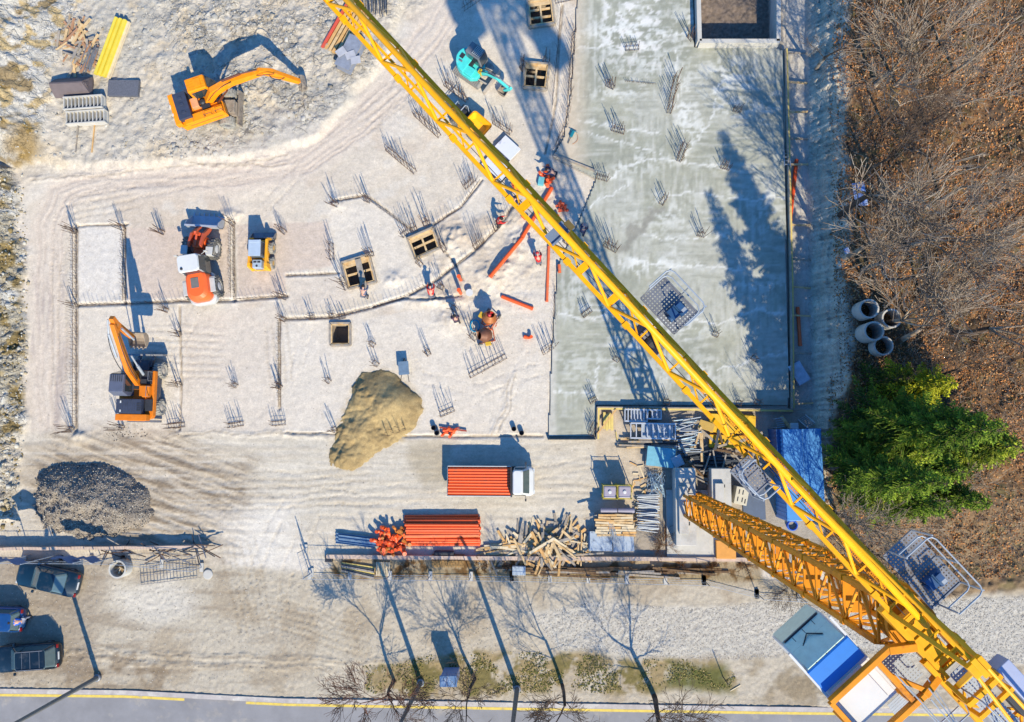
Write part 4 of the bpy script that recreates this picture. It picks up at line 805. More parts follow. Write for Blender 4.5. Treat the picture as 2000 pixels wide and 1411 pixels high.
m1 = MB(); m1.lathe((.3, .45, 2.93), [(.09, 0), (.09, .06), (.05, .1)], 12); m1.build('beacon', DARK, wr)
m1 = MB()
for sx, sy in ((.12, .7), (.12, -.7), (1.28, .72), (1.28, -.72)): m1.bar((sx, sy, 1.05), (sx * .9 + .04, sy * .95, 2.76), .07)
for sy in (.95, -.95): m1.bar((1.3, sy * .8, 2.3), (1.45, sy * 1.1, 2.3), .03); m1.box((1.48, sy * 1.12, 2.2), (.06, .22, .3))
m1.build('cab_pillar', mat('pillar_grey', C(214, 214, 210), .5), wc)
for y in (-.92, .92):
    wheel(wl, -.75, y, .72, .74, .52, HB, WHITE, 18)
    m2 = MB(); m2.box((-.75, y * .98, 1.5), (1.0, .5, .08)); m2.box((-.2, y * .98, 1.3), (.08, .5, .4)); rot(m2.build('mudguard', mat('loader_grey', (1, 1, 1)), wl, bevel=.03), HB)
fx = hinge.x * .0 + 0; off = Vector((1.35 * ca, 1.35 * sa, 0))
def front(o): o.location = off; return rot(o, HF)
m1 = MB(); m1.box((.9, 0, .85), (1.5, .75, .6)); m1.box((.95, 0, 1.3), (.5, .5, .8)); front(m1.build('front_frame', LO, wl, bevel=.03))
m1 = MB()
for y in (-.42, .42): offset_plate(m1, [(.75, 1.85), (1.6, 1.5), (2.35, .62)], [.26, .42, .26], y - .08, y + .08)
m1.bar((1.7, -.42, 1.35), (1.7, .42, 1.35), .2); m1.cyl((.8, 0, 1.75), (1.7, 0, 1.75), .08); m1.bar((1.7, 0, 2.0), (2.3, 0, 1.2), .12, .14); m1.bar((1.75, 0, 1.4), (1.7, 0, 2.0), .14, .2)
front(m1.build('loader_arm', mat('arm_red', (.52, .085, .03), .5, var=.15, scale=3), wl))
for y in (-.9, .9):
    w_ = wheel(wl, 0, 0, 0, .74, .52, 0, WHITE, 18); w_.location = off + Vector((.85 * math.cos(HF) - y * math.sin(HF), .85 * math.sin(HF) + y * math.cos(HF), .74)); rot(w_, HF)
    m2 = MB(); m2.box((.55, y, 1.5), (.6, .5, .07)); m2.box((.25, y, 1.3), (.07, .5, .4)); front(m2.build('mudguard', MATS['loader_grey'], wl, bevel=.03))
m1 = MB(); bp_ = [(2.35, 1.25), (2.3, .75), (2.42, .3), (2.7, .12), (3.35, .1)]; ip_ = [(2.42, 1.22), (2.38, .78), (2.48, .38), (2.72, .2), (3.35, .14)]
for k in range(4): m1.plate([bp_[k], bp_[k + 1], ip_[k + 1], ip_[k]], -1.2, 1.2)
for y in (-1.2, 1.17): m1.plate(bp_ + [(3.2, .35), (2.7, 1.1)], y, y + .03)
for k in range(7): m1.bar((3.3, -1.1 + k * .367, .12), (3.58, -1.1 + k * .367, .1), .09, .05)
m1.bar((2.36, -1.18, 1.27), (2.36, 1.18, 1.27), .12, .06)
front(m1.build('bucket', mat('bucket_grey', C(196, 202, 214), .5, .3, var=.12), wl))

# --- skid steer loader
YEL = mat('loader_yellow', (.72, .32, .012), .5, var=.12, scale=3, col2=(.5, .2, .02), mix=.3)
sk = thing('skid_steer_loader', G(517, 501), R(90), 'small yellow skid steer loader with pale blue cab roof, bucket lowered', 'loader')
m1 = MB(); m1.box((-.1, 0, .65), (2.1, 1.0, .6)); m1.build('chassis', YEL, sk, bevel=.03)
for x in (.5, -.6):
    for y in (-.68, .68): wheel(sk, x, y, .4, .41, .3, 0, mat('yellow_rim', C(226, 176, 90), .6), 14, TYREW)
m1 = MB(); m1.plate([(-.35, .9), (.75, .9), (.7, 1.9), (-.4, 1.95)], -.42, .42); skc = m1.build('cab', mat('cab_mesh', C(110, 120, 128), .5, var=.15), sk, bevel=.03)
m1 = MB(); m1.box((.17, 0, 1.96), (1.15, .86, .06)); m1.box((.62, 0, 2.0), (.2, .7, .03)); m1.build('cab_roof', mat('pale_blue_roof', C(186, 202, 220), .4, var=.06), skc, bevel=.03)
m1 = MB()
for i in range(8): m1.box((-.2 + i * .11, -.435, 1.4), (.03, .02, .8))
m1.build('side_grille', DARK, skc)
m1 = MB(); m1.box((-.85, 0, 1.1), (.6, .66, .7)); sb_ = m1.build('engine_cover', mat('cover_blue_grey', C(176, 190, 204), .5, var=.1), sk, bevel=.05)
m1 = MB(); m1.box((-.72, .13, 1.46), (.12, .22, .02)); m1.box((-.72, -.15, 1.46), (.12, .22, .02)); m1.lathe((-1.0, 0, 1.45), [(.08, 0), (.08, .02)], 12); m1.build('vent', DARK, sb_)
m1 = MB()
for y in (-.6, .6): m1.bar((-1.0, y, 1.35), (.95, y, 1.25), .16, .2); m1.bar((.95, y, 1.25), (1.15, y, .5), .14, .2); m1.plate([(-1.2, .5), (-.7, .5), (-.75, 1.45), (-1.05, 1.45)], y - .1, y + .1); m1.cyl((-.8, y * 1.02, .9), (.2, y * 1.02, 1.2), .05)
m1.build('lift_arm', YEL, sk, bevel=.02)
m1 = MB(); bp_ = [(1.15, .75), (1.1, .4), (1.2, .12), (1.7, .06)]; ip_ = [(1.2, .75), (1.15, .42), (1.24, .18), (1.7, .1)]
for k in range(3): m1.plate([bp_[k], bp_[k + 1], ip_[k + 1], ip_[k]], -.85, .85)
for y in (-.85, .83): m1.plate(bp_ + [(1.6, .3)], y, y + .03)
m1.build('bucket', STEEL, sk)

# --- yellow mini dumper under the jib
dm = thing('mini_dumper', G(917, 246), ang(70, 62), 'small yellow dumper with dark engine, half hidden under the crane jib', 'dumper')
m1 = MB(); m1.box((0, 0, .55), (2.6, .9, .3)); m1.build('chassis', DARK, dm)
for x in (.8, -.8):
    for y in (-.62, .62): wheel(dm, x, y, .4, .42, .3, 0, None, 12)
m1 = MB(); m1.loft([rr_(.1, 1.4, .55, .75, .2), rr_(.0, 1.75, .78, 1.45, .25)], cap=False); m1.loft([rr_(.15, 1.35, .5, .8, .2), rr_(.06, 1.69, .72, 1.45, .25)], cap=False); m1.add(rr_(.1, 1.4, .55, .78, .2), [tuple(range(28))]); m1.build('skip', mat('dumper_yellow', (.8, .4, .01), .5, var=.1), dm)
m1 = MB(); m1.box((-.85, 0, 1.0), (.9, .8, .5)); m1.box((-.6, .15, 1.3), (.25, .3, .2)); m1.cyl((-1.1, -.2, 1.2), (-1.1, -.2, 1.55), .06); m1.build('engine', DARK, dm, bevel=.03)
m1 = MB(); m1.tube([(-.35, -.5, .7), (-.35, -.5, 2.0), (-.45, -.4, 2.15), (-.45, .4, 2.15), (-.35, .5, 2.0), (-.35, .5, .7)], .035, 8); m1.tube([(-1.2, -.45, .9), (-1.3, -.45, 1.5), (-1.3, .45, 1.5), (-1.2, .45, .9)], .03, 8); m1.build('roll_bar', GALV, dm)
m1 = MB(); m1.box((-.25, 0, .95), (.4, .5, .12)); m1.box((-.45, 0, 1.2), (.1, .5, .4)); m1.build('seat', DARK, dm, bevel=.03)

# --- pipe truck
tk = thing('flatbed_truck', G(957, 938), 0, 'white flatbed truck loaded with orange pipes, parked beside the sand heap', 'truck')
m1 = MB(); m1.box((0, 0, .62), (5.6, .8, .2)); m1.build('chassis', DARK, tk)
for x in (1.75, -1.55):
    for y in (-.82, .82): wheel(tk, x, y, .36, .37, .26, 0, None, 0, CARTYRE)
m1 = MB(); m1.box((-.65, 0, .86), (4.3, 2.0, .1)); fb = m1.build('load_bed', STEEL, tk)
for y in (-1.0, 1.0):
    m1 = MB(); m1.box((-.65, y, 1.06), (4.3, .05, .34)); m1.build('side_board', mat('pale_board', C(216, 216, 214), .5, var=.08), fb)
m1 = MB(); m1.box((-2.8, 0, 1.06), (.05, 2.0, .34)); m1.build('tail_board', STEEL, fb)
m1 = MB(); m1.box((1.56, 0, 1.4), (.08, 2.0, 1.0)); m1.build('head_board', DARK, fb)
def superr(x0, x1, hw, z, rad): return rr_(x0, x1, hw, z, rad, 5)
m1 = MB(); m1.loft([superr(1.62, 3.05, .95, .4, .25), superr(1.62, 3.1, .98, .75, .3), superr(1.62, 3.02, .97, 1.15, .34), superr(1.62, 2.75, .94, 1.3, .3), superr(1.66, 2.35, .82, 2.02, .18), superr(1.72, 2.25, .76, 2.1, .16)]); tcab = m1.build('cab', WHITE, tk, smooth=False, bevel=.02)
m1 = MB(); m1.add([(2.74, -.8, 1.32), (2.74, .8, 1.32), (2.37, .7, 2.0), (2.37, -.7, 2.0)], [(0, 1, 2, 3)]); m1.add([(2.76, -.8, 1.34), (2.76, .8, 1.34), (2.39, .7, 2.02), (2.39, -.7, 2.02)], [(0, 1, 2, 3)]); m1.build('windscreen', mat('screen_glass', C(76, 96, 96), .1, var=.15, scale=4), tcab)
for y in (-1, 1):
    m1 = MB(); m1.add([(1.8, y * .955, 1.34), (2.6, y * .955, 1.34), (2.3, y * .85, 1.95), (1.8, y * .85, 1.95)], [(0, 1, 2, 3)]); m1.build('side_window', GLASS, tcab)
    m1 = MB(); m1.bar((2.5, y * .95, 1.4), (2.55, y * 1.2, 1.45), .03); m1.box((2.52, y * 1.22, 1.42), (.1, .16, .28)); m1.build('mirror', DARK, tcab)
    m1 = MB(); m1.box((3.06, y * .7, .85), (.1, .3, .16)); m1.build('headlight', mat('lamp_clear', C(220, 224, 226), .2), tcab)
def pipe(name, p, q, r, lab, grp, n=14):
    p = Vector(p); q = Vector(q); m = (p + q) / 2; m1 = MB(); m1.hollow(p - m, q - m, r, r * .12, n)
    d = (q - p).normalized(); m1.hollow(q - m - d * .14, q - m, r * 1.13, r * .13, n)
    o = m1.build(name, random.choice((ORANGEP, ORANGEP, mat('dusty_orange_pipe', C(240, 112, 62, 1.4), .55, var=.14, scale=3, col2=C(214, 130, 90), mix=.35))), None, smooth=False); o.location = m; return tag(o, lab, 'pipe', grp)
tp = tk.location; pr0 = None
for lay, (n, z) in enumerate(((10, 1.02), (9, 1.19))):
    for i in range(n):
        y = (i - (n - 1) / 2) * .196
        if pr0 is None: pr0 = pipe('drain_pipe', (tp.x - 2.75, tp.y + y, z), (tp.x + 1.5, tp.y + y, z), .097, 'orange plastic pipe lying in the load on the white truck', 'pipes on the truck')
        else: o = pr0.copy(); COL.objects.link(o); o.location = (tp.x - .62 + random.uniform(-.04, .04), tp.y + y, z)

# --- parked cars
def car(name, label, loc, rz, L_, W_, col, est=False, rails=False, roofline=1.42):
    t = thing(name, loc, rz, label, 'car', 'cars parked at the site entrance'); h = L_ / 2; w2 = W_ / 2
    paint_ = mat('car_paint_' + col[0], col[1], .34, .2, var=.12, scale=2.5, coat=.35, col2=tuple(v * .75 + .03 for v in col[1]), mix=.4)
    def ring(x0, x1, hw, z, rad, drop=0.): return [(x, y, z - drop * (abs(x) / h) ** 3) for x, y, z in rr_(x0, x1, hw, z, rad, 8)]
    m1 = MB(); m1.loft([ring(-h * .97, h * .97, w2 * .93, .24, .4), ring(-h, h, w2 * .99, .42, .45), ring(-h, h, w2, .62, .5, .04), ring(-h * .99, h * .98, w2 * .97, .82, .5, .1), ring(-h * .96, h * .93, w2 * .9, .92, .45, .14)]); b_ = m1.build('body', paint_, t, smooth=True)
    r0 = -h * (.93 if est else .62); r1 = h * .42; t0 = -h * (.80 if est else .38); t1 = h * .10; zr = roofline
    m1 = MB(); m1.loft([ring(r0, r1, w2 * .87, .84, .25), ring(r0, r1, w2 * .86, .93, .25), ring(t0 - .04, t1 + .06, w2 * .7, zr - .03, .22)]); g_ = m1.build('window', mat('car_glass', C(96, 116, 118), .06, var=.1, spec=.9), t)
    m1 = MB(); m1.loft([ring(t0 - .02, t1 + .03, w2 * .71, zr - .05, .2), ring(t0, t1, w2 * .69, zr, .25), ring(t0 + .15, t1 - .15, w2 * .55, zr + .02, .3)]); rf = m1.build('roof', paint_, t, smooth=False)
    m1 = MB()
    for s_ in (-1, 1):
        for (xb, xt) in ((r0 + .06, t0), (r1 - .06, t1), (-.05, -.12)): m1.bar((xb, s_ * w2 * .84, .9), (xt, s_ * w2 * .7, zr - .02), .07, .05)
    m1.build('pillar', paint_, t)
    if rails:
        m1 = MB()
        for s_ in (-1, 1): m1.bar((t0 + .1, s_ * w2 * .66, zr + .06), (t1 - .1, s_ * w2 * .66, zr + .06), .04, .04)
        for xx in (t0 + .35, t0 + 1.0, t1 - .5): m1.bar((xx, -w2 * .6, zr + .03), (xx, w2 * .6, zr + .03), .02, .015)
        m1.build('roof_rail', STEEL, rf)
    for s_ in (-1, 1):
        m1 = MB(); m1.box((r1 - .25, s_ * (w2 + .08), .95), (.16, .2, .12)); m1.build('mirror', paint_, t, bevel=.03)
        m1 = MB(); m1.box((h * .93, s_ * w2 * .68, .68), (.12, .34, .13)); m1.build('headlight', mat('lamp_clear', (1, 1, 1)), t, bevel=.02)
        m1 = MB(); m1.box((-h * .965, s_ * w2 * .72, .76), (.1, .26, .16)); m1.build('tail_light', mat('tail_red', C(150, 24, 22), .3), t, bevel=.02)
        for x in (h * .62, -h * .60): wheel(t, x, s_ * (w2 - .11), .32, .325, .21, 0, STEEL, 0, CARTYRE)
    m1 = MB(); m1.box((-h * .985, 0, .72), (.05, .52, .11)); m1.build('number_plate', WHITE, t)
    return t
car('parked_car', 'dark blue green saloon car parked by the mesh fence', G(106, 1127), R(168), 4.55, 1.78, ('navy', C(16, 48, 66)))
bl = car('parked_car', 'bright blue estate car with open boot, nearest the left edge', G(2, 1205), R(179), 4.2, 1.7, ('blue', C(32, 82, 142)), True)
car('parked_car', 'black estate car with roof rails, parked closest to the road', G(66, 1279), R(185), 4.6, 1.82, ('black', C(20, 38, 50)), True, True, 1.6)
# ------------------------------------------------------------------ reinforcement
_bar = MB().tube([(0, 0, 0), (0, 0, 1)], .017, 5).mesh('bar', REBAR)
_thin = MB().tube([(0, 0, 0), (0, 0, 1)], .012, 4).mesh('bar', REBAR)
def bars(par, pts, h, me=_bar, jit=.075, name='bar'):
    for p in pts:
        o = bpy.data.objects.new(name, me); COL.objects.link(o); o.parent = par; o.location = p
        o.scale = (1, 1, h * random.uniform(.72, 1.12)); o.rotation_euler = (random.gauss(0, jit), random.gauss(0, jit), 0)
def cage(p0, p1, n, h, where, rows=2, z=None, wd=.26, ties=2):
    a = G(*p0) if z is None else P(*p0, z); b = G(*p1) if z is None else P(*p1, z); m = (a + b) / 2; m.z = min(a.z, b.z) - .03
    L_ = max((b - a).length, .3); hd = math.atan2(b.y - a.y, b.x - a.x) if (b - a).length > .05 else 0
    t = thing('rebar_cluster', m, hd, 'upright rusty bars ' + where, 'rebar', 'column starter bars')
    k = max(n // rows, 2); pts = [(-L_ / 2 + L_ * i / (k - 1) + random.uniform(-.02, .02), (j - (rows - 1) / 2) * wd, 0) for i in range(k) for j in range(rows)]
    bars(t, pts, h + .03)
    m1 = MB()
    for q in range(ties):
        zz = .12 + q * .22; x, y = L_ / 2 + .03, wd * (rows - 1) / 2 + .03
        m1.tube([(-x, -y, zz), (x, -y, zz), (x, y, zz), (-x, y, zz), (-x, -y, zz)], .012, 4)
    m1.build('stirrup', REBAR, t); return t
CAGES = [((757, 293), (811, 338), 20, 1.55, 'in a long row below the haul road bend'), ((812, 225), (859, 268), 20, 1.5, 'in a long row just left of the jib under the teal excavator'), ((870, 166), (912, 198), 20, 1.7, 'beside the left track of the teal excavator'),
 ((965, 240), (998, 262), 14, 1.6, 'below the blade of the teal excavator'), ((548, 448), (558, 456), 10, 1.3, 'right of the skid steer loader bucket'), ((650, 398), (660, 402), 8, 1.7, 'at the corner where the curved footing begins'),
 ((713, 390), (723, 394), 8, 1.7, 'on top of the curved footing'), ((648, 478), (650, 508), 8, 1.7, 'left of the long shaft, upper cluster'), ((668, 545), (678, 566), 10, 2.1, 'at the left wall of the shaft bridged by a plank'),
 ((716, 500), (730, 497), 10, 2.0, 'at the upper right corner of the shaft bridged by a plank'), ((828, 440), (840, 436), 8, 2.1, 'behind the tilted shaft with four openings'), ((786, 462), (796, 454), 8, 1.8, 'at the left corner of the tilted shaft'),
 ((803, 452), (814, 447), 8, 1.7, 'along the back wall of the tilted shaft'), ((862, 478), (870, 492), 8, 2.0, 'at the right wall of the tilted shaft'), ((816, 512), (824, 520), 6, 1.1, 'in front of the tilted shaft'),
 ((926, 484), (942, 472), 12, 1.8, 'at the lower end of the starter row near the red worker'), ((966, 450), (974, 444), 6, 1.7, 'next to the worker in red by the wall'), ((858, 560), (866, 564), 8, 1.7, 'above the worker bending in the trench'),
 ((884, 600), (892, 608), 8, 1.6, 'left of the white bucket lid'), ((920, 655), (930, 665), 8, 2.0, 'below the worker in dark clothes'), ((918, 735), (988, 697), 22, 1.6, 'in the broad cage below the concrete mixers'),
 ((545, 578), (560, 583), 10, 1.7, 'right below the skid steer loader'), ((608, 622), (616, 621), 6, 1.5, 'at the left third of the curved starter row'), ((645, 619), (653, 618), 6, 1.2, 'along the curved starter row, fourth from its left end'),
 ((664, 620), (674, 618), 6, 1.2, 'along the curved starter row above the square shaft'), ((550, 622), (558, 626), 8, 1.5, 'at the left end of the curved starter row'), ((724, 670), (732, 676), 6, 1.5, 'right of the square shaft'),
 ((731, 708), (739, 714), 6, 1.3, 'at the top edge of the sand heap'), ((834, 686), (839, 694), 6, 1.7, 'alone in the middle of the pale sand field'), ((543, 752), (550, 758), 10, 1.5, 'on the seam below the curved footing'),
 ((639, 742), (645, 747), 6, 1.4, 'left above the sand heap'), ((652, 836), (657, 843), 7, 1.5, 'left of the sand heap'), ((533, 828), (558, 826), 10, .95, 'in a short row near the yard edge left of the sand heap'),
 ((758, 848), (792, 836), 9, 1.5, 'standing out of the flank of the sand heap'), ((861, 811), (886, 800), 10, 1.6, 'right of the sand heap'), ((146, 448), (150, 456), 10, 1.8, 'at the top left corner of the footing grid'),
 ((238, 443), (243, 449), 8, 1.6, 'on the second footing from the left, upper row'), ((312, 452), (321, 456), 12, 1.5, 'left of the wheel loader bucket'), ((453, 434), (458, 440), 7, 1.8, 'between the wheel loader and the skid steer loader'),
 ((145, 594), (149, 600), 8, 1.5, 'on the left footing in its middle'), ((322, 604), (329, 608), 8, 1.6, 'above the grey and orange excavator, right side'), ((349, 650), (354, 656), 9, 1.4, 'right of the toothed bucket shadow'),
 ((348, 748), (353, 755), 9, 1.7, 'right of the grey and orange excavator'), ((457, 750), (463, 755), 8, 1.4, 'in the middle of the lower left field'), ((449, 831), (476, 828), 12, 1.3, 'in a low cage in the lower left field'),
 ((330, 833), (361, 830), 14, 1.5, 'right behind the grey and orange excavator'), ((236, 832), (242, 838), 8, 1.9, 'left behind the grey and orange excavator'), ((138, 836), (143, 842), 10, 1.8, 'at the lower end of the left footing'),
 ((1062, 118), (1072, 122), 6, 1.5, 'above the shaft at the top right'), ((1018, 132), (1024, 140), 10, 1.9, 'left of the shaft beside the teal excavator'), ((1060, 690), (1081, 677), 14, 1.7, 'in a wide cage next to the raft edge'),
 ((1102, 470), (1110, 476), 8, 1.3, 'under the jib beside the raft edge'), ((1030, 150), (1040, 170), 6, .8, 'inside the shaft beside the teal excavator'), ((908, 368), (926, 352), 14, 1.5, 'at the upper end of the diagonal wall row')]
RC = [((1222, 97), (1247, 95), 8, .8, 'at the top of the raft, low row'), ((1185, 166), (1199, 173), 12, 1.5, 'at the upper left of the raft'), ((1306, 222), (1320, 152), 24, 1.5, 'in the densest slanting row on the raft'), ((1195, 253), (1219, 260), 12, 1.4, 'on the raft right of the teal breaker hammer'),
 ((1325, 316), (1338, 283), 16, 1.4, 'in the slanting row at the middle of the raft'), ((1432, 215), (1446, 218), 8, 1.0, 'in the tree shadow at the upper right of the raft'), ((1408, 326), (1423, 330), 10, 1.1, 'beside the tree shadow on the raft'), ((1165, 346), (1186, 352), 10, 1.1, 'where the raft edge steps in'),
 ((1345, 72), (1352, 80), 8, 1.7, 'next to the gravel filled chamber'), ((1291, 400), (1300, 385), 8, 1.1, 'at the end of the wet strip on the raft'), ((1180, 478), (1203, 491), 14, 1.8, 'on the raft right of the jib near the worker in blue'), ((1362, 458), (1375, 461), 8, 1.5, 'right of the ray shaped screed marks'),
 ((1138, 618), (1154, 606), 12, 1.0, 'left of the jib on the lower raft'), ((1392, 652), (1401, 656), 7, 1.1, 'below the trolley platform on the raft'), ((1468, 698), (1475, 703), 7, 1.2, 'at the edge of the tree shadow, lower raft'), ((1199, 700), (1207, 705), 7, 1.0, 'beside the mast shadow on the raft'),
 ((1152, 786), (1164, 779), 10, 1.1, 'at the inner corner of the raft'), ((1153, 850), (1162, 826), 14, 1.0, 'in the lowest corner of the raft'), ((1296, 784), (1306, 787), 8, 1.1, 'by the front formwork left of the jib'), ((1438, 786), (1446, 789), 7, 1.0, 'by the front formwork right of the jib'), ((1474, 784), (1482, 788), 7, 1.0, 'near the front right corner of the raft')]
for a in CAGES: cage(*a)
for a in RC: cage(*a, z=RAFT_Z)
def starters(pts, h, sp, where, z=None, both=0.):
    q = [G(*p) if z is None else P(*p, z) for p in pts]; t = thing('starter_row', (q[0].x, q[0].y, 0), 0, 'row of short starter bars ' + where, 'rebar', 'starter bar rows'); out = []
    for a, b in zip(q[:-1], q[1:]):
        l = (b - a).length; k = max(int(l / sp), 1); d = (b - a) / l; nrm = Vector((-d.y, d.x, 0))
        for i in range(k):
            for s_ in ((-1, 1) if both else (0,)):
                p = a + d * (i * sp + random.uniform(-.05, .05)) + nrm * s_ * both; p.z = (hz(p.x, p.y) if z is None else z) - .03; out.append(p - Vector((q[0].x, q[0].y, 0)))
    random.shuffle(out); bars(t, out[:100], h, _thin, .07)
    m1 = MB()
    for a, b in zip(q[:-1], q[1:]):
        for s_ in ((-1, 1) if both else (0,)):
            nrm = Vector((-(b - a).y, (b - a).x, 0)).normalized() * s_ * both - Vector((q[0].x, q[0].y, -.12)); m1.tube([a + nrm, b + nrm], .012, 4)
    m1.build('distribution_bar', REBAR, t)
starters([(155, 598), (330, 591), (452, 587)], .95, .32, 'across the upper left footings under the wheel loader'); starters([(462, 585), (545, 580)], .9, .3, 'under the skid steer loader')
starters([(558, 625), (650, 623), (730, 603), (800, 577), (838, 556)], 1.05, .3, 'along the long curved footing'); starters([(850, 440), (900, 407), (938, 352)], .95, .25, 'along the diagonal wall above the tilted shaft')
starters([(928, 490), (976, 446), (1004, 402)], 1.2, .25, 'along the diagonal wall right of the tilted shaft'); starters([(644, 398), (714, 384)], .75, .3, 'at the top of the curved footing'); starters([(724, 394), (806, 452)], .7, .3, 'running down to the tilted shaft')
starters([(147, 450), (147, 590)], .6, .2, 'up the upper half of the left footing', None, .12); starters([(147, 606), (147, 835)], .6, .26, 'up the lower half of the left footing', None, .12); starters([(244, 455), (244, 588)], .55, .2, 'between the two upper left fields', None, .1)
starters([(455, 445), (455, 582)], .6, .2, 'right of the wheel loader', None, .12); starters([(547, 632), (547, 795)], .5, .25, 'down the seam below the skid steer loader', None, .08); starters([(1122, 60), (1108, 240), (1080, 300)], 1.3, .24, 'along the left edge of the raft, upper part', None, .1)
starters([(1096, 20), (1078, 220)], 1.2, .3, 'along the wavy sand ledge beside the raft'); starters([(1086, 560), (1082, 690)], .5, .3, 'along the lower left edge of the raft', None, .1); starters([(564, 540), (660, 535)], .45, .3, 'along the short footing left of the bridged shaft')
starters([(866, 538), (922, 494)], .6, .3, 'in the trench left of the orange pipe'); starters([(905, 20), (950, -10)], 1.2, .25, 'at the top edge above the teal excavator', None, .15); starters([(1085, 6), (1140, -6)], .8, .2, 'at the top edge beside the upper shaft', None, .12)
starters([(1222, 160), (1282, 166)], .35, .16, 'lying low between two clusters on the raft', RAFT_Z)
# ------------------------------------------------------------------ shafts with timber shoring
def shaft(q, h, where, div=(1, 1), wm=WOOD):
    w_ = [G(*p) for p in q]; c = sum(w_, Vector()) / 4; c.z = 0
    w_ = [P(*p) for p in q]; t = thing('shaft', (c.x, c.y, 0), 0, 'timber shored square shaft ' + where, 'shaft', 'shored shafts in the floor'); r = [p - Vector((c.x, c.y, 0)) for p in w_]
    for i in range(4):
        m1 = MB(); m1.bar(r[i] + Vector((0, 0, (h - 1.8) / 2)), r[(i + 1) % 4] + Vector((0, 0, (h - 1.8) / 2)), .12, 1.8 + h); m1.build('shaft_wall', CONC if wm is CONC else OLDWOOD, t)
    m1 = MB(); k = .88; rr = [p * k for p in r]
    for i in range(4): m1.bar(rr[i] + Vector((0, 0, h - .12)), rr[(i + 1) % 4] + Vector((0, 0, h - .12)), .1, .14)
    for i in range(div[0]): f = (i + 1) / (div[0] + 1); m1.bar(rr[0].lerp(rr[1], f) + Vector((0, 0, h - .2)), rr[3].lerp(rr[2], f) + Vector((0, 0, h - .2)), .13, .12)
    for i in range(div[1]): f = (i + 1) / (div[1] + 1); m1.bar(rr[0].lerp(rr[3], f) + Vector((0, 0, h - .3)), rr[1].lerp(rr[2], f) + Vector((0, 0, h - .3)), .13, .12)
    if div[0]: m1.bar(rr[0].lerp(rr[3], .12) + Vector((0, 0, h - .15)), rr[1].lerp(rr[2], .12) + Vector((0, 0, h - .15)), .3, .05)
    m1.build('waling', wm, t); return t
shaft(SHAFTS[0], .35, 'at the top edge of the photo', (1, 2)); shaft(SHAFTS[1], .35, 'between the teal excavator and the raft', (1, 1)); shaft(SHAFTS[2], .3, 'tilted, with four openings'); shaft(SHAFTS[3], .3, 'bridged by a grey plank'); shaft(SHAFTS[4], .2, 'standing alone above the sand heap, without struts', (0, 0))
p = G(716, 545); t = MB(); t.bar((0, -1.15, 0), (0, 1.15, 0), .42, .06); t = t.build('gangplank', OLDWOOD, None, loc=(p.x, p.y, .36), rz=R(14)); tag(t, 'grey plank laid across the shaft opening', 'plank')
# ------------------------------------------------------------------ chamber, formwork, trench
ch = thing('gravel_chamber', (0, 0, 0), 0, 'concrete walled chamber filled with brown gravel at the top of the raft', 'chamber')
for (a, b) in (((1358, -80), (1362, 92)), ((1362, 92), (1516, 92)), ((1514, 92), (1514, -80))):
    m1 = MB(); m1.bar(P(*a, .05), P(*b, .05), .3, 1.75); m1.build('chamber_wall', CONC, ch)
def board(pts, h, where, th=.06, z0=.0, m=None, rail=True):
    t = thing('formwork_board', (0, 0, 0), 0, where, 'formwork')
    q = [P(*p) for p in pts]
    m1 = MB()
    for a, b in zip(q[:-1], q[1:]): m1.bar(a + Vector((0, 0, z0 + h / 2)), b + Vector((0, 0, z0 + h / 2)), th, h)
    m1.build('panel', m or OLDWOOD, t)
    if rail:
        m1 = MB()
        for a, b in zip(q[:-1], q[1:]):
            n_ = Vector(((b - a).y, -(b - a).x, 0)).normalized() * .1; m1.bar(a + n_ + Vector((0, 0, z0 + h - .12)), b + n_ + Vector((0, 0, z0 + h - .12)), .12, .1)
        m1.build('rail', mat('yellow_beam', C(232, 206, 120), .7, var=.15, scale=2), t)
    return t
board([(1166, 796), (1545, 800)], 0.62, 'yellow railed formwork boards along the front edge of the raft', .07, -.1); board([(1165, 858), (1166, 796)], .55, 'formwork board closing the notch at the raft corner', .06, -.1)
board([(1070, 858), (1163, 858)], .5, 'dark formwork board along the lowest edge of the raft', .06, -.1, DARK, False); board([(1544, 798), (1542, 560), (1536, 300), (1531, 100)], 0.75, 'yellow topped formwork boards between the raft and the shaded trench', .07, -.3)
for i, (y, w0) in enumerate(((104, 1538), (160, 1540), (220, 1542), (270, 1543), (322, 1545), (440, 1547), (506, 1548), (560, 1549), (616, 1551), (690, 1552), (790, 1552))):
    a, b = P(w0 - 6, y, .2), P(w0 + 40, y + random.uniform(-3, 4), -.1); m1 = MB(); m1.bar((a - b) / 2, (b - a) / 2, .12, .1); o = m1.build('strut', WOOD if i % 3 else OLDWOOD, None, loc=(a + b) / 2); tag(o, 'timber strut wedged across the shaded trench', 'strut', 'trench struts')
def ladder(a, b, n, lab, wd=.4, nm='ladder'):
    a, b = Vector(a), Vector(b); m = (a + b) / 2; t = thing(nm, m, 0, lab, nm); d = (b - a).normalized(); s_ = d.cross(Vector((0, 0, 1))).normalized() * wd / 2
    for k in (-1, 1): m1 = MB(); m1.bar(a - m + s_ * k, b - m + s_ * k, .05, .07); m1.build('stile', GALV, t)
    for i in range(n): m1 = MB(); p = a + (b - a) * ((i + .5) / n) - m; m1.cyl(p - s_, p + s_, .02, 6); m1.build('rung', GALV, t)
ladder(P(1535, 262, -.3), P(1538, 325, .55), 9, 'aluminium ladder leaning in the trench beside the raft'); ladder(P(1566, 815, .1), P(1585, 832, .9), 7, 'short wooden stairs at the end of the trench', .6, 'steps')
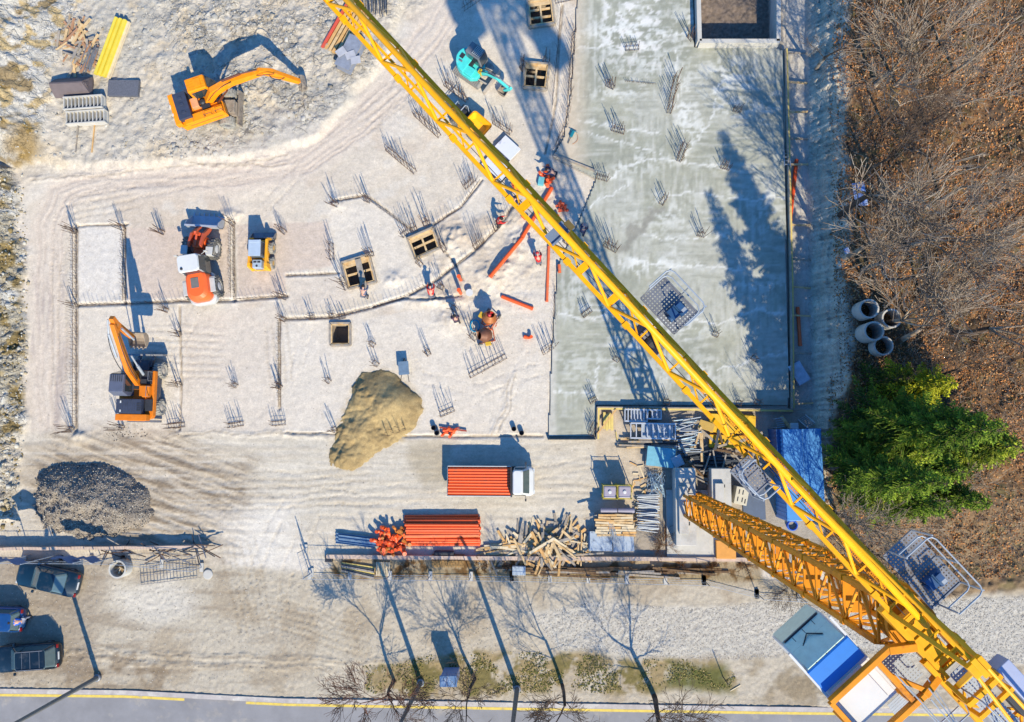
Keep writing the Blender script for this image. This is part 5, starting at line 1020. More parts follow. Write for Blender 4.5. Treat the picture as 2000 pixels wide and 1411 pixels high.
# ------------------------------------------------------------------ pipes
def gpipe(a, b, r, lab, z=None, grp=None): return pipe('drain_pipe', G(*a, r) if z is None else P(*a, z), G(*b, r) if z is None else P(*b, z), r, lab, grp)
gpipe((1078, 368), (1020, 465), .14, 'orange pipe rising to the red fittings under the jib, upper length'); gpipe((1020, 466), (957, 542), .14, 'long orange pipe running down to the sand mound, lower length'); gpipe((1072, 482), (1068, 590), .1, 'thin orange pipe along the raft edge')
gpipe((1092, 517), (1093, 533), .11, 'short orange pipe stub on the raft edge', RAFT_Z + .12); gpipe((980, 580), (1041, 604), .13, 'orange pipe lying right of the concrete mixers'); gpipe((1556, 312), (1543, 432), .13, 'orange pipe in the trench, upper one', -.12); gpipe((1558, 600), (1563, 676), .12, 'orange pipe in the trench, lower one', -.12)
def fitting(p, lab, grp, s=1., a=None, col_=None, name='pipe_fitting'):
    a = random.uniform(0, 6.28) if a is None else a; m1 = MB(); r = .085 * s
    m1.tube([(0, 0, 0), (.16 * s, 0, .02), (.27 * s, .06 * s, .08 * s), (.31 * s, .1 * s, .2 * s)], r, 10); m1.hollow((-.07 * s, 0, 0), (.05 * s, 0, .004), r * 1.2, r * .15, 10)
    o = m1.build(name, col_ or ORANGEP, None, loc=p, rz=a); o.rotation_euler[0] = random.uniform(-.5, .5); return tag(o, lab, 'pipe fitting', grp)
for (x, y, s) in ((1064, 340, 1.6), (1068, 350, 1.5), (1073, 345, 1.4), (1066, 358, 1.3), (1060, 348, 1.2), (1076, 356, 1.3)): fitting(G(x, y, .15), 'red orange pipe fitting at the head of the long pipe', 'fittings at the long pipe head', s)
for k in range(14): fitting(G(1098 + random.uniform(-7, 7), 408 + random.uniform(-9, 9), .1 + .02 * k), 'rusty orange fitting heaped beside the jib near the raft edge', 'fittings heaped near the raft', .95, None, mat('dull_orange', C(206, 84, 44), .5, var=.2))
fitting(G(1004, 362, .12), 'pair of orange elbows alone left of the jib', None, 1.7); fitting(G(1026, 659, .12), 'small orange elbow alone left of the raft', None, 1.4); fitting(G(1022, 424, .1), 'orange elbow half under the jib beside the long pipe', None, 1.3); fitting(G(1092, 436, .1), 'orange elbow beside the jib plate', None, 1.4)
for (x, y, lab) in ((900, 547, 'orange capped riser pipe above the trench, upper one'), (900, 573, 'orange capped riser pipe at the end of the trench, lower one')):
    p = G(x, y); m1 = MB(); m1.cyl((0, 0, -.1), (0, 0, 1.25), .12, 14); m1.cyl((0, 0, 1.2), (0, 0, 1.32), .14, 14); tag(m1.build('riser_pipe', ORANGEP, None, loc=p), lab, 'pipe')
m1 = MB(); m1.lathe((0, 0, 0), [(.2, 0), (.24, .4), (.26, .42), (.26, .46)], 20); tag(m1.build('white_bucket', WHITE, None, loc=G(918, 574)), 'white bucket with lid standing above the mixers', 'bucket')
# pipe stack in the yard
lay = [(12, .11, 1012, 62), (10, .32, 1008, 54), (8, .52, 1003, 44), (5, .71, 1000, 26)]
k = 0
for n, z, y0, span in lay:
    for i in range(n):
        yy = 1006 + 60 * (i + .5 + (12 - n) / 2) / 12; dx = random.uniform(-4, 4); a = P(792 + dx, yy + random.uniform(-.6, .6), z); b = P(936 + dx, yy + random.uniform(-2, 1), z)
        pipe('drain_pipe', a, b, .098, 'long orange plastic pipe in the big stack on the yard', 'pipes stacked on the yard')
for i in range(46): fitting(G(random.uniform(742, 792), random.uniform(1036, 1074), random.uniform(.1, .5)), 'orange pipe fitting heaped at the left end of the pipe stack', 'fittings at the pipe stack', random.uniform(1.1, 1.7), None, ORANGEP if i % 3 else mat('olive_orange', C(214, 130, 50), .5, var=.2))
# bags, buckets, tools in the field
p = G(884, 838); m1 = MB(); m1.bar((-.9, .1, .15), (1.0, -.15, .15), .1, .08); m1.box((.4, .06, .2), (.2, .1, .08)); tag(m1.build('steel_prop', mat('red_primer', C(170, 60, 36), .6), None, loc=p), 'reddish steel prop lying right below the sand heap', 'prop')
for i in range(4): fitting(G(868 + i * 6, 841 + (i % 2) * 4, .1), 'orange fitting beside the steel prop', 'fittings by the steel prop', 1.2)
for (x, y, lab) in ((848, 836, 'black plastic bucket beside the steel prop, upper one'), (854, 846, 'black plastic bucket beside the steel prop, lower one'), (1004, 838, 'black bucket left of the raft corner, left one'), (1019, 846, 'black bucket left of the raft corner, right one')):
    m1 = MB(); m1.hollow((0, 0, 0), (0, 0, .36), .17, .02, 16); m1.lathe((0, 0, .02), [(.15, 0), (.15, .03)], 16); tag(m1.build('bucket', DARK, None, loc=G(x, y)), lab, 'bucket')
def boxthing(px, py, d, rz, m, lab, cat, name, z=None, bev=.02):
    p = G(px, py) if z is None else P(px, py, z); m1 = MB(); m1.box((0, 0, d[2] / 2), d); return tag(m1.build(name, m, None, bevel=bev, loc=p, rz=rz), lab, cat)
wbx = thing('wheelbarrow', G(792, 722), R(95), 'grey blue wheelbarrow standing at the top of the sand heap', 'wheelbarrow')
m1 = MB(); m1.box((.05, 0, .55), (.75, .58, .3), taper=1.25); m1.build('tray', mat('tray_blue_grey', C(122, 146, 168), .5, .2, var=.15), wbx); wheel(wbx, .6, 0, .2, .2, .1)
m1 = MB(); 
for s_ in (-1, 1): m1.bar((.6, s_ * .1, .25), (-.95, s_ * .3, .6), .04); m1.bar((-.25, s_ * .25, .4), (-.3, s_ * .25, 0), .04)
m1.build('frame', DARK, wbx)
# concrete mixers
def mixer(px, py, rz, drum, lab, tilt):
    t = thing('concrete_mixer', G(px, py), rz, lab, 'mixer'); M = Matrix.Rotation(tilt, 3, 'Y')
    m1 = MB(); m1.lathe((0, 0, 1.0), [(.08, -.42), (.36, -.36), (.5, -.05), (.5, .12), (.3, .48), (.28, .5), (.26, .48), (.4, .1), (.05, .05)], 26, M); m1.build('drum', drum, t, smooth=False)
    m1 = MB(); 
    for s_ in (-1, 1): m1.bar((-.5, s_ * .4, .1), (0, s_ * .52, 1.0), .06); m1.bar((.5, s_ * .4, .1), (0, s_ * .52, 1.0), .06); m1.bar((-.55, s_ * .4, .1), (.6, s_ * .4, .1), .06)
    m1.bar((-.55, -.4, .1), (-.55, .4, .1), .06); m1.tube([(0, -.62, 1.0), (-.2, -.66, 1.15), (-.35, -.66, 1.0), (-.2, -.66, .8)], .025, 6); m1.build('stand', mat('mixer_orange', C(222, 110, 66), .6), t)
    wheel(t, .5, -.48, .18, .18, .1); wheel(t, .5, .48, .18, .18, .1)
    m1 = MB(); m1.box((-.1, .62, .85), (.4, .25, .4)); m1.build('motor_box', mat('motor_yellow', C(222, 180, 50), .5), t, bevel=.02); return t
mixer(958, 625, R(60), mat('drum_copper', C(186, 112, 58), .45, .3, var=.2, scale=4), 'concrete mixer with copper coloured drum beside the red worker', R(25)); mixer(950, 658, R(190), mat('drum_brown', C(134, 86, 62), .6, .2, var=.2, scale=4), 'concrete mixer with brown drum, the lower of the two', R(55))
m1 = MB()
for k in range(5): m1.tube([((.30 + .022 * (k % 3)) * math.cos(a), (.30 + .022 * (k % 3)) * math.sin(a) * 1.25, .04 + .035 * k) for a in [2 * math.pi * i / 28 for i in range(29)]], .022, 6)
tag(m1.build('hose_coil', mat('cyan_hose', C(40, 170, 214), .4, var=.1), None, loc=G(928, 637)), 'coil of bright blue hose left of the mixers', 'hose')
bh = thing('breaker_hammer', P(1116, 266, RAFT_Z + .1), ang(-12, 26), 'teal breaker hammer lying on the raft with its lead', 'hammer')
m1 = MB(); m1.box((-.15, 0, .05), (.5, .2, .18)); m1.bar((-.38, -.3, .08), (-.38, .3, .08), .06); m1.build('housing', mat('tool_teal', C(34, 130, 146), .4), bh, bevel=.03); m1 = MB(); m1.cyl((.1, 0, .05), (.6, 0, .0), .025, 8); m1.build('chisel', DARK, bh); m1 = MB(); hose(m1, bez((-.4, .1, .05), (-.1, .8, -.05), (.5, .3, -.07)), .012); m1.build('lead', mat('lead_orange', C(226, 140, 60), .5), bh)
m1 = MB(); m1.bar((-1.45, .62, 0), (1.45, -.62, 0), .14, .14); tag(m1.build('timber_beam', OLDWOOD, None, loc=P(1122, 318, RAFT_Z + .08)), 'dark timber beam along the stepped edge of the raft', 'beam')
boxthing(1057, 356, (.42, .6, .3), R(-10), mat('toolbox_teal', C(116, 196, 206), .4), 'pale teal toolbox beside the long pipe head', 'toolbox', 'toolbox')
def sheets(px, py, lx_, ly_, rz, n, th, m, lab, cat, name, jit=.05, z0=0, z=None):
    p = G(px, py) if z is None else P(px, py, z); t = thing(name, p, rz, lab, cat)
    for i in range(n): m1 = MB(); m1.box((random.uniform(-jit, jit), random.uniform(-jit, jit), z0 + th * (i + .5)), (lx_, ly_, th * .94), random.uniform(-.04, .04)); m1.build('sheet', m[i % len(m)] if isinstance(m, list) else m, t)
    return t
INS = mat('white_insulation', C(228, 230, 238), .6, var=.05, scale=2, col2=C(150, 160, 190), mix=.2)
BLK = mat('black_membrane', C(52, 54, 62), .6, var=.3, scale=4, col2=C(96, 96, 104), mix=.35)
sheets(990, 292, 1.5, 1.1, ang(30, 28), 4, .1, [BLK, INS], 'white or black insulation panel in the upper pile right under the jib', 'panels', 'panel_stack', .12); sheets(966, 330, 1.9, 1.2, ang(30, 28), 3, .09, [BLK, BLK, INS], 'white or black insulation panel in the lower pile under the jib', 'panels', 'panel_stack', .2)
# ------------------------------------------------------------------ heaps
def heap(poly, slope, hmax, c0, c1, where, name, cat, rough_=.1, st=.1, ridge=None):
    q = [P(*p) for p in poly]; qq = [(p.x, p.y) for p in q]; a = np.array(qq); x0, y0 = a.min(0) - .3; x1, y1 = a.max(0) + .3
    gx = np.arange(x0, x1, st); gy = np.arange(y0, y1, st); xx, yy = np.meshgrid(gx, gy); sh = xx.shape; xx = xx.ravel(); yy = yy.ravel()
    n1 = fbm(xx * .6, yy * .6, 4, 301); n2 = fbm(xx * 2.4, yy * 2.4, 4, 305); d = -sdpoly(xx + .22 * n1 + .08 * n2, yy + .22 * n1 + .08 * n2, qq) + .04 * n2
    h = hmax * (1 - np.exp(-np.clip(d, 0, 9) * slope / hmax)) * (1 + .25 * n1) + rough_ * n2 * (d > 0)
    if ridge:
        for (rx, ry, rr, rh) in ridge: c = P(rx, ry); h = h + rh * np.exp(-((xx - c.x) ** 2 + (yy - c.y) ** 2) / rr ** 2)
    z = np.where(d > 0, h, -.06 + d * .5); c = np.array(c0) + (np.array(c1) - np.array(c0)) * np.clip(.5 + n1 + .4 * n2, 0, 1)[:, None]
    i = np.arange(len(xx)).reshape(sh); f = np.stack([i[:-1, :-1], i[:-1, 1:], i[1:, 1:], i[1:, :-1]], -1).reshape(-1, 4); f = f[(d[f] > -.15).all(1)]; u_ = np.unique(f); rm = np.full(len(xx), -1); rm[u_] = np.arange(len(u_))
    ctr = a.mean(0); t = thing(name, (ctr[0], ctr[1], 0), 0, where, cat); V = np.stack([xx - ctr[0], yy - ctr[1], z], 1)[u_]
    m_ = bpy.data.materials.get('heap_earth') or vcmat('heap_earth', .95, .12, 3, .03, 22, .2)
    npmesh('mound', V, rm[f], m_, c[u_], True, t); return t, V
heap([(705, 728), (745, 720), (790, 742), (822, 775), (827, 800), (812, 835), (780, 862), (735, 885), (715, 905), (685, 922), (655, 907), (643, 885), (655, 850), (668, 808), (688, 770), (694, 745)], .55, 1.35, C(190, 166, 120), C(166, 143, 102), 'olive brown heap of wet sand in the middle of the yard', 'sand_heap', 'heap', .055, .07, [(772, 785, 1.1, .55), (690, 868, .5, -.35), (705, 775, .7, .3), (740, 830, .6, -.2), (672, 895, .4, .2)])
STONE_V = np.array([(-1, -.8, -.5), (1, -.7, -.5), (.9, .9, -.5), (-.8, 1, -.5), (-.6, -.5, .55), (.6, -.6, .45), (.5, .5, .6), (-.7, .5, .4)])
STONE_F = np.array([(3, 2, 1, 0), (4, 5, 6, 7), (0, 1, 5, 4), (1, 2, 6, 5), (2, 3, 7, 6), (3, 0, 4, 7)])
def stones(name, xy, zf, sz, cols, m, parent=None, flat=.7):
    n = len(xy); s_ = sz * RNG.uniform(.6, 1.5, n) if np.isscalar(sz) else sz; V = np.repeat(STONE_V[None], n, 0) * RNG.uniform(.6, 1.2, (n, 8, 3))
    V[..., 2] *= flat; a = RNG.uniform(0, 6.28, n); b = RNG.normal(0, .35, n); V *= s_[:, None, None]
    x = V[..., 0] * np.cos(a)[:, None] - V[..., 1] * np.sin(a)[:, None]; y = V[..., 0] * np.sin(a)[:, None] + V[..., 1] * np.cos(a)[:, None]; z = V[..., 2] + x * np.sin(b)[:, None]
    W_ = np.stack([x + xy[:, :1], y + xy[:, 1:2], z + zf[:, None]], -1).reshape(-1, 3); F_ = (STONE_F[None] + (np.arange(n) * 8)[:, None, None]).reshape(-1, 4)
    c = np.array(cols)[RNG.integers(0, len(cols), n)] * RNG.uniform(.8, 1.15, (n, 1)); return npmesh(name, W_, F_, m, np.repeat(c, 8, 0), False, parent)
STM = vcmat('loose_stone', .9, .12, 6, .0, 20, .12)
gh, gV = heap([(74, 925), (120, 905), (200, 905), (250, 925), (292, 960), (304, 1000), (288, 1026), (240, 1044), (180, 1052), (100, 1042), (70, 985)], 1.0, 2.1, C(160, 149, 136), C(138, 128, 118), 'dark grey heap of crushed gravel in the lower left corner of the yard', 'gravel_heap', 'heap', .1, .1)
k = RNG.choice(len(gV), 9000); q = gV[k] + RNG.uniform(-.05, .05, (9000, 3)); keep = q[:, 2] > .02; q = q[keep]
o = stones('crushed_stone', q[:, :2], q[:, 2], .036, [C(178, 168, 154), C(146, 138, 130), C(204, 196, 182), C(112, 106, 102)], STM, gh); o['kind'] = 'stuff'
def scatter(poly, n, dens=None):
    a = np.array(poly, float); x0, y0 = a.min(0); x1, y1 = a.max(0); u = RNG.uniform(x0, x1, n); v = RNG.uniform(y0, y1, n); k = sdpoly(u, v, poly) < 0; u, v = u[k], v[k]
    if dens is not None: k = RNG.uniform(0, 1, len(u)) < dens(u, v); u, v = u[k], v[k]
    xy = np.array([[P(a_, b_).x, P(a_, b_).y] for a_, b_ in zip(u, v)]); return xy, np.array([hz(*p) for p in xy])
rockp = [(-60, -60), (790, -60), (720, 160), (600, 250), (500, 305), (120, 320), (-60, 330)]
xy, zz = scatter(rockp, 12000, lambda u, v: .15 + .85 * sstep(-.1, .5, perlin(u * .012, v * .012, 3)) * (u > 250)); n = len(xy)
tag(stones('broken_rock', xy, zz + .01, RNG.choice([.035, .05, .08, .13, .24], n, p=[.4, .32, .2, .065, .015]), [C(190, 186, 178), C(172, 170, 164), C(204, 200, 192), C(184, 172, 152)], STM, None, .45), 'broken pale rock scattered over the excavated top left ground', 'rubble', kind='stuff')
xy, zz = scatter([(1040, 1205), (1140, 1172), (1280, 1185), (1380, 1190), (1500, 1172), (1640, 1190), (1760, 1200), (1850, 1170), (2060, 1160), (2060, 1300), (1800, 1285), (1600, 1270), (1470, 1290), (1270, 1285), (1090, 1270)], 30000); tag(stones('white_gravel', xy, zz + .005, .023, [C(222, 217, 208), C(204, 197, 187), C(172, 164, 154), C(236, 231, 223), C(150, 142, 132)], STM, None, .6), 'strip of coarse white gravel beside the road verge', 'gravel', kind='stuff')
xy, zz = scatter([(-60, 340), (44, 340), (56, 480), (54, 700), (46, 860), (40, 1040), (-60, 1040)], 1900); tag(stones('bank_rubble', xy, zz + .02, RNG.choice([.05, .08, .13, .2], len(xy), p=[.5, .32, .14, .04]), [C(206, 202, 190), C(184, 170, 142), C(150, 132, 92)], STM, None, .7), 'loose rubble along the left bank', 'rubble', kind='stuff')
xy, zz = scatter([(-60, 1100), (620, 1130), (1040, 1180), (1040, 1270), (640, 1330), (-60, 1340)], 5000); tag(stones('yard_pebbles', xy, zz + .005, .03, [C(214, 206, 194), C(170, 160, 146), C(196, 186, 172)], STM, None, .6), 'small pebbles on the bare entrance yard', 'gravel', kind='stuff')
xy, zz = scatter([(200, 838), (270, 832), (300, 850), (220, 862)], 90); tag(stones('dark_pebbles', xy, zz + .01, .035, [C(96, 92, 88)], STM, None, .6), 'dark pebbles spilled behind the grey and orange excavator', 'gravel', kind='stuff')
xy, zz = scatter([(60, 350), (700, 330), (1120, 60), (1090, 840), (1240, 860), (1240, 1080), (60, 1040)], 7000, lambda u, v: .25 + .75 * sstep(.0, .45, perlin(u * .02, v * .02, 9)))
tag(stones('sand_clods', xy, zz, RNG.choice([.018, .028, .045], len(xy), p=[.55, .35, .1]), [C(206, 196, 182), C(176, 164, 150), C(230, 224, 216), C(150, 140, 128)], STM, None, .6), 'small clods and chips strewn over the pale sand', 'clods', kind='stuff')
# ------------------------------------------------------------------ timber and stored materials
def plank(p, L_, w_, t_, yaw, pitch=0., m=None, lab=None, grp=None, name='plank'):
    m1 = MB(); m1.box((0, 0, 0), (L_, w_, t_)); o = m1.build(name, m or WOOD, None, loc=p); o.rotation_euler = (0, pitch, yaw); return tag(o, lab, 'plank', grp)
PW = [WOOD, OLDWOOD, mat('pale_timber', C(234, 214, 178), .85, var=.15, scale=3), mat('honey_timber', C(224, 176, 112), .8, var=.18, scale=3)]
def pile(cx, cy, rx, ry, n, L0, L1, lab, grp, hmax=.9, m=None, yaw=None, sp=3.14):
    for i in range(n):
        a = random.uniform(0, 6.28); q = math.sqrt(random.random()) ; x = cx + rx * q * math.cos(a); y = cy + ry * q * math.sin(a); z = .08 + hmax * (1 - q) * random.random()
        plank(G(x, y, z), random.uniform(L0, L1), random.uniform(.08, .2), random.uniform(.03, .07), random.uniform(0, sp) if yaw is None else random.gauss(yaw, sp), random.gauss(0, .06), random.choice(m or PW), lab, grp)
pile(1066, 1070, 92, 30, 125, .7, 2.6, 'loose board in the big tangled timber pile by the fence', 'boards in the tangled timber pile', .9); pile(1010, 1072, 60, 14, 40, .8, 2.2, 'pale board on the left end of the timber pile', 'boards on the left end of the pile', .5, None, .15, .25)
pile(1090, 1040, 46, 20, 34, .6, 1.8, 'grey board in the shaded top of the timber pile', 'boards on the top of the pile', .9, [OLDWOOD, WOOD]); pile(960, 1098, 26, 8, 10, .7, 1.6, 'board dropped beyond the low wall', 'boards beyond the low wall', .1)
pile(152, 92, 40, 52, 46, .6, 2.0, 'broken board in the debris pile at the top left', 'boards in the top left debris', .5, [OLDWOOD, WOOD, mat('rust_wood', C(186, 140, 106), .9, var=.2)], R(75), .6)
for r_ in range(9):
    for c_ in range(3 if r_ % 2 else 2):
        x = 1162 + (c_ + .5) * 74 / (3 if r_ % 2 else 2); plank(G(x + random.uniform(-4, 4), 1003 + r_ * 5.0, .25 + .9 * (.4 + .6 * (1 - r_ / 9))), 74 / PXM / (3 if r_ % 2 else 2) * random.uniform(.9, 1.1), .13, .12, R(random.uniform(-3, 2)), 0, random.choice([WOOD, PW[2], PW[3]]), 'square timber in the neat stack by the crane', 'timbers in the neat stack')
for r_ in range(7):
    for L2 in range(3): plank(G(1198, 1004 + r_ * 6, .1 + .17 * L2), 2.6, .15, .14, R(random.uniform(-2, 2)), 0, OLDWOOD, 'weathered timber under the neat stack by the crane', 'lower timbers in the neat stack')
for (x, y, L_, yw, lab) in ((1180, 1000, 3.0, ang(78, -22), 'long thin dark plank lying across the top of the neat timber stack'), (1130, 1082, 3.4, ang(-100, 8), 'pale plank beside the low wall at the right of the timber pile')): plank(G(x, y, .9 if y < 1050 else .45), L_, .12, .06, yw, 0, OLDWOOD, lab)
for (x, lab) in ((1187, 'left grey membrane roll behind the timber stack'), (1220, 'right grey membrane roll behind the timber stack')): m1 = MB(); m1.cyl((-.55, 0, 0), (.55, 0, 0), .17, 18); tag(m1.build('membrane_roll', mat('membrane_grey', C(150, 146, 164), .6, var=.1), None, loc=G(x, 994, 1.0)), lab, 'roll')
SHT = mat('grey_sheet', C(184, 196, 208), .5, .2, var=.12, scale=3, col2=C(120, 130, 142), mix=.35)
sheets(1172, 1056, 1.5, 1.3, 0, 7, .09, [SHT, OLDWOOD], 'grey panel beside in the stack the timber pile, left one', 'panels', 'panel_stack'); sheets(1216, 1056, 1.4, 1.35, R(2), 7, .09, [SHT, OLDWOOD], 'grey panel below in the stack the timber stack, right one', 'panels', 'panel_stack')
t = thing('rebar_bundle', G(1194, 1034, .75), R(105), 'bundle of pale steel bars laid across the grey panel stack', 'rebar')
for i in range(10): m1 = MB(); m1.tube([(-1.2 + random.uniform(-.2, .2), -.25 + .05 * i, .2), (1.2, .2 * random.uniform(-1, 1), random.uniform(.05, .3))], .016, 5); m1.build('bar', GALV, t)
for i in range(30): m1 = MB(); m1.hollow((-.72, 0, 0), (.72, 0, 0), .04, .008, 8); o = m1.build('scaffold_tube', GALV, None, loc=G(1264 + random.uniform(-3, 3), 966 + i * 2.4, .3 + random.uniform(0, .35)), rz=R(random.gauss(-3, 3))); tag(o, 'galvanised tube in the stack left of the ballast block', 'tube', 'tubes left of the ballast block')
BLUST = mat('blue_grey_steel', C(140, 170, 196), .4, .4, var=.2, scale=4)
for i in range(34): m1 = MB(); m1.cyl((-.6, 0, 0), (.6, 0, 0), .035, 7); m1.box((.6, 0, 0), (.02, .12, .12)); o = m1.build('steel_prop', BLUST if i % 2 else GALV, None, loc=G(random.uniform(1328, 1350), 818 + i * 2.0, .2 + random.uniform(0, .55)), rz=R(random.gauss(4, 9))); tag(o, 'steel shoring prop in the messy heap under the jib', 'prop', 'props heaped under the jib')
BLK2 = mat('dark_beam', C(70, 76, 84), .7, var=.25, scale=4, col2=C(112, 104, 98), mix=.3)
for i in range(34): plank(G(random.uniform(1350, 1425), random.uniform(882, 920), random.uniform(.08, .6)), random.uniform(1.2, 2.6), .1, .08, R(random.gauss(2, 5)), 0, BLK2, 'dark timber beam in the heap behind the ballast blocks', 'dark beams behind the ballast', 'beam')
for (x, y, a) in ((1376, 905, 70), (1392, 900, 100), (1408, 908, 75), (1385, 918, 5), (1440, 900, 130), (1360, 935, -25)): plank(G(x, y, .75), 1.5, .09, .06, R(a), 0, OLDWOOD, 'grey slat thrown over the dark beams', 'slats over the dark beams', 'slat')
for i in range(22): plank(G(random.uniform(1238, 1316), 858 + random.uniform(0, 16), random.uniform(.1, .5)), random.uniform(1.5, 3.2), .12, .07, R(random.gauss(1, 3)), 0, random.choice([OLDWOOD, BLK2, WOOD]), 'long board in the low stack below the formwork rack', 'boards below the formwork rack')
PLY = mat('yellow_plywood', C(246, 192, 30), .6, var=.12, scale=2, col2=C(222, 160, 40), mix=.3)
sheets(1428, 828, 3.0, 1.25, R(-2), 6, .08, PLY, 'yellow formwork sheet in the stack under the jib, upper stack', 'sheets', 'sheet_stack'); sheets(1428, 862, 3.0, .85, R(-1), 4, .08, PLY, 'yellow formwork sheet in the stack under the jib, lower stack', 'sheets', 'sheet_stack'); boxthing(1377, 832, (1.05, .6, .05), R(-18), mat('tan_ply', C(206, 166, 80), .7, var=.1), 'single tan board leaning on the yellow sheets', 'board', 'plywood_board').location.z += .5
sheets(1290, 893, 1.9, 1.3, R(-4), 9, .08, [SHT, OLDWOOD, mat('teal_sheet', C(120, 186, 206), .6, var=.15)], 'bluish panel in the stack behind the left ballast block', 'panels', 'panel_stack', .12); boxthing(1320, 900, (.7, .75, .05), R(25), SHT, 'small square panel on top of the bluish stack', 'panel', 'loose_panel').location.z += .78
def rack(px, py, lx_, ly_, n, lab, fill=0., hh=.9):
    t = thing('formwork_rack', G(px, py), R(-1), lab, 'formwork'); m1 = MB()
    for y in (-ly_ / 2, ly_ / 2): m1.bar((-lx_ / 2, y, hh), (lx_ / 2, y, hh), .1, .1); m1.bar((-lx_ / 2, y, .15), (lx_ / 2, y, .15), .08, .1)
    for i in range(n): x = -lx_ / 2 + lx_ * i / (n - 1); m1.bar((x, -ly_ / 2, hh - .02), (x, ly_ / 2, hh - .02), .07, .09); m1.bar((x, -ly_ / 2, .1), (x, -ly_ / 2, hh), .07); m1.bar((x, ly_ / 2, .1), (x, ly_ / 2, hh), .07)
    m1.build('frame', mat('white_steel', C(216, 220, 226), .4, .3, var=.1), t); m1 = MB(); m1.box((lx_ * .12, 0, hh - .28), (lx_ * .7, ly_ * .92, .06)); m1.build('face_sheet', SHT, t); return t
rack(1272, 842, 3.0, 1.0, 9, 'white steel formwork rack lit by the sun behind the prop heap'); rack(1240, 812, 1.5, .8, 8, 'steel mesh crate in the shade of the raft edge, left one', 0, .7); rack(1276, 810, .9, .6, 4, 'small steel crate in the shade of the raft edge', 0, .6)
for i in range(4): plank(G(1180 + i * 5, 822 + (i % 2) * 3, .2), 1.15, .16, .12, R(90), 0, mat('yellow_beam', (1, 1, 1)), 'yellow beam standing in the notch of the raft', 'yellow beams in the notch', 'beam')
plank(G(1184, 824, .5), 2.1, .1, .08, ang(40, -52), 0, PW[3], 'honey coloured brace across the notch of the raft corner'); plank(G(1204, 852, .1), .6, .06, .06, R(100), 0, mat('yellow_beam', (1, 1, 1)), 'short yellow stake on the sandy corner', None, 'stake')
m1 = MB()
for i in range(90): a, b = G(random.uniform(1262, 1298), random.uniform(918, 972), random.uniform(.05, .5)), G(random.uniform(1262, 1298), random.uniform(918, 972), random.uniform(.05, .5)); m1.tube([a, a.lerp(b, .5) + Vector((0, 0, .1)), b], .014, 4)
tag(m1.build('wire_tangle', BLUST, None), 'tangle of cut wire and mesh beside the left ballast block', 'wire')
t = thing('slotted_block', G(1440, 966), R(-12), 'pale concrete cube with slots beside the right ballast block', 'concrete block'); m1 = MB(); m1.box((0, 0, .6), (.85, 1.15, 1.2)); m1.build('block', mat('cream_concrete', C(222, 212, 186), .85, var=.08), t, bevel=.02)
for (x, y) in ((-.2, .25), (.05, .25), (-.22, -.25), (.08, -.25), (.28, -.3)): m1 = MB(); m1.box((x, y, 1.19), (.07, .3, .04)); m1.build('slot', DARK, t)
boxthing(1472, 985, (1.5, 2.1, .12), R(1), mat('slate_plate', C(92, 106, 128), .6, var=.12), 'large dark steel plate lying right of the slotted cube', 'plate', 'steel_plate')
m1 = MB()
for k in range(5): m1.tube([((.34 - .03 * (k % 3)) * math.cos(a), (.34 - .03 * (k % 3)) * math.sin(a), .05 + .05 * k) for a in [2 * math.pi * i / 24 for i in range(25)]], .03, 6)
tag(m1.build('cable_coil', mat('blue_cable', C(60, 110, 210), .4), None, loc=G(1546, 1026)), 'blue cable coil at the end of the blue container', 'cable')
boxthing(1415, 1072, (1.3, 1.2, .5), 0, mat('orange_sheet', C(232, 160, 70), .7, var=.12), 'orange brown board covered crate below the mast', 'crate', 'crate')
# blue containers
def container(px, py, lx_, ly_, h, rz, m, lab):
    t = thing('site_container', G(px, py), rz, lab, 'container'); m1 = MB(); m1.box((0, 0, h / 2), (lx_ - .06, ly_ - .06, h - .05))
    n = int(ly_ / .28)
    for s_ in (-1, 1):
        for i in range(n): m1.box((s_ * (lx_ / 2 - .02), -ly_ / 2 + (i + .5) * ly_ / n, h / 2), (.05, .14, h - .25))
    m1.build('wall', m, t); m1 = MB(); m1.box((0, 0, h - .01), (lx_, ly_, .09)); rf = m1.build('roof', m, t, bevel=.02); m1 = MB()
    for y in (0,): m1.box((0, y, h + .045), (.03, ly_ - .1, .02))
    m1.build('roof_seam', mat('pale_blue_seam', C(150, 200, 236), .4), rf)
    for sx in (-1, 1):
        for sy in (-1, 1): m1 = MB(); m1.box((sx * (lx_ / 2 - .06), sy * (ly_ / 2 - .06), h / 2 + .02), (.14, .14, h + .06)); m1.build('corner_post', m, t)
    return t
CBL = mat('container_blue', C(86, 156, 222), .45, var=.06, scale=.8, col2=C(110, 170, 226), mix=.3); container(1547, 923, 2.45, 5.9, 2.45, R(1.5), CBL, 'bright blue site container at the foot of the bank'); container(1520, 880, 1.3, 2.9, 1.9, R(1), mat('container_dark_blue', C(34, 84, 140), .5, var=.1), 'low dark blue container half hidden beside the bright blue one')
for (x, y, lab) in ((1516, 826, 'tubular steel chair beside the blue container'),):
    t = thing('steel_chair', G(x, y), R(10), lab, 'chair'); m1 = MB(); m1.tube([(-.25, -.3, 0), (-.25, -.3, .9), (.25, -.3, .9), (.25, -.3, 0)], .03, 6); m1.tube([(-.25, .3, 0), (-.25, .3, .9), (.25, .3, .9), (.25, .3, 0)], .03, 6)
    for k in range(5): m1.bar((-.25, -.3 + .15 * k, .9), (.25, -.3 + .15 * k, .9), .04)
    m1.build('frame', GALV, t)
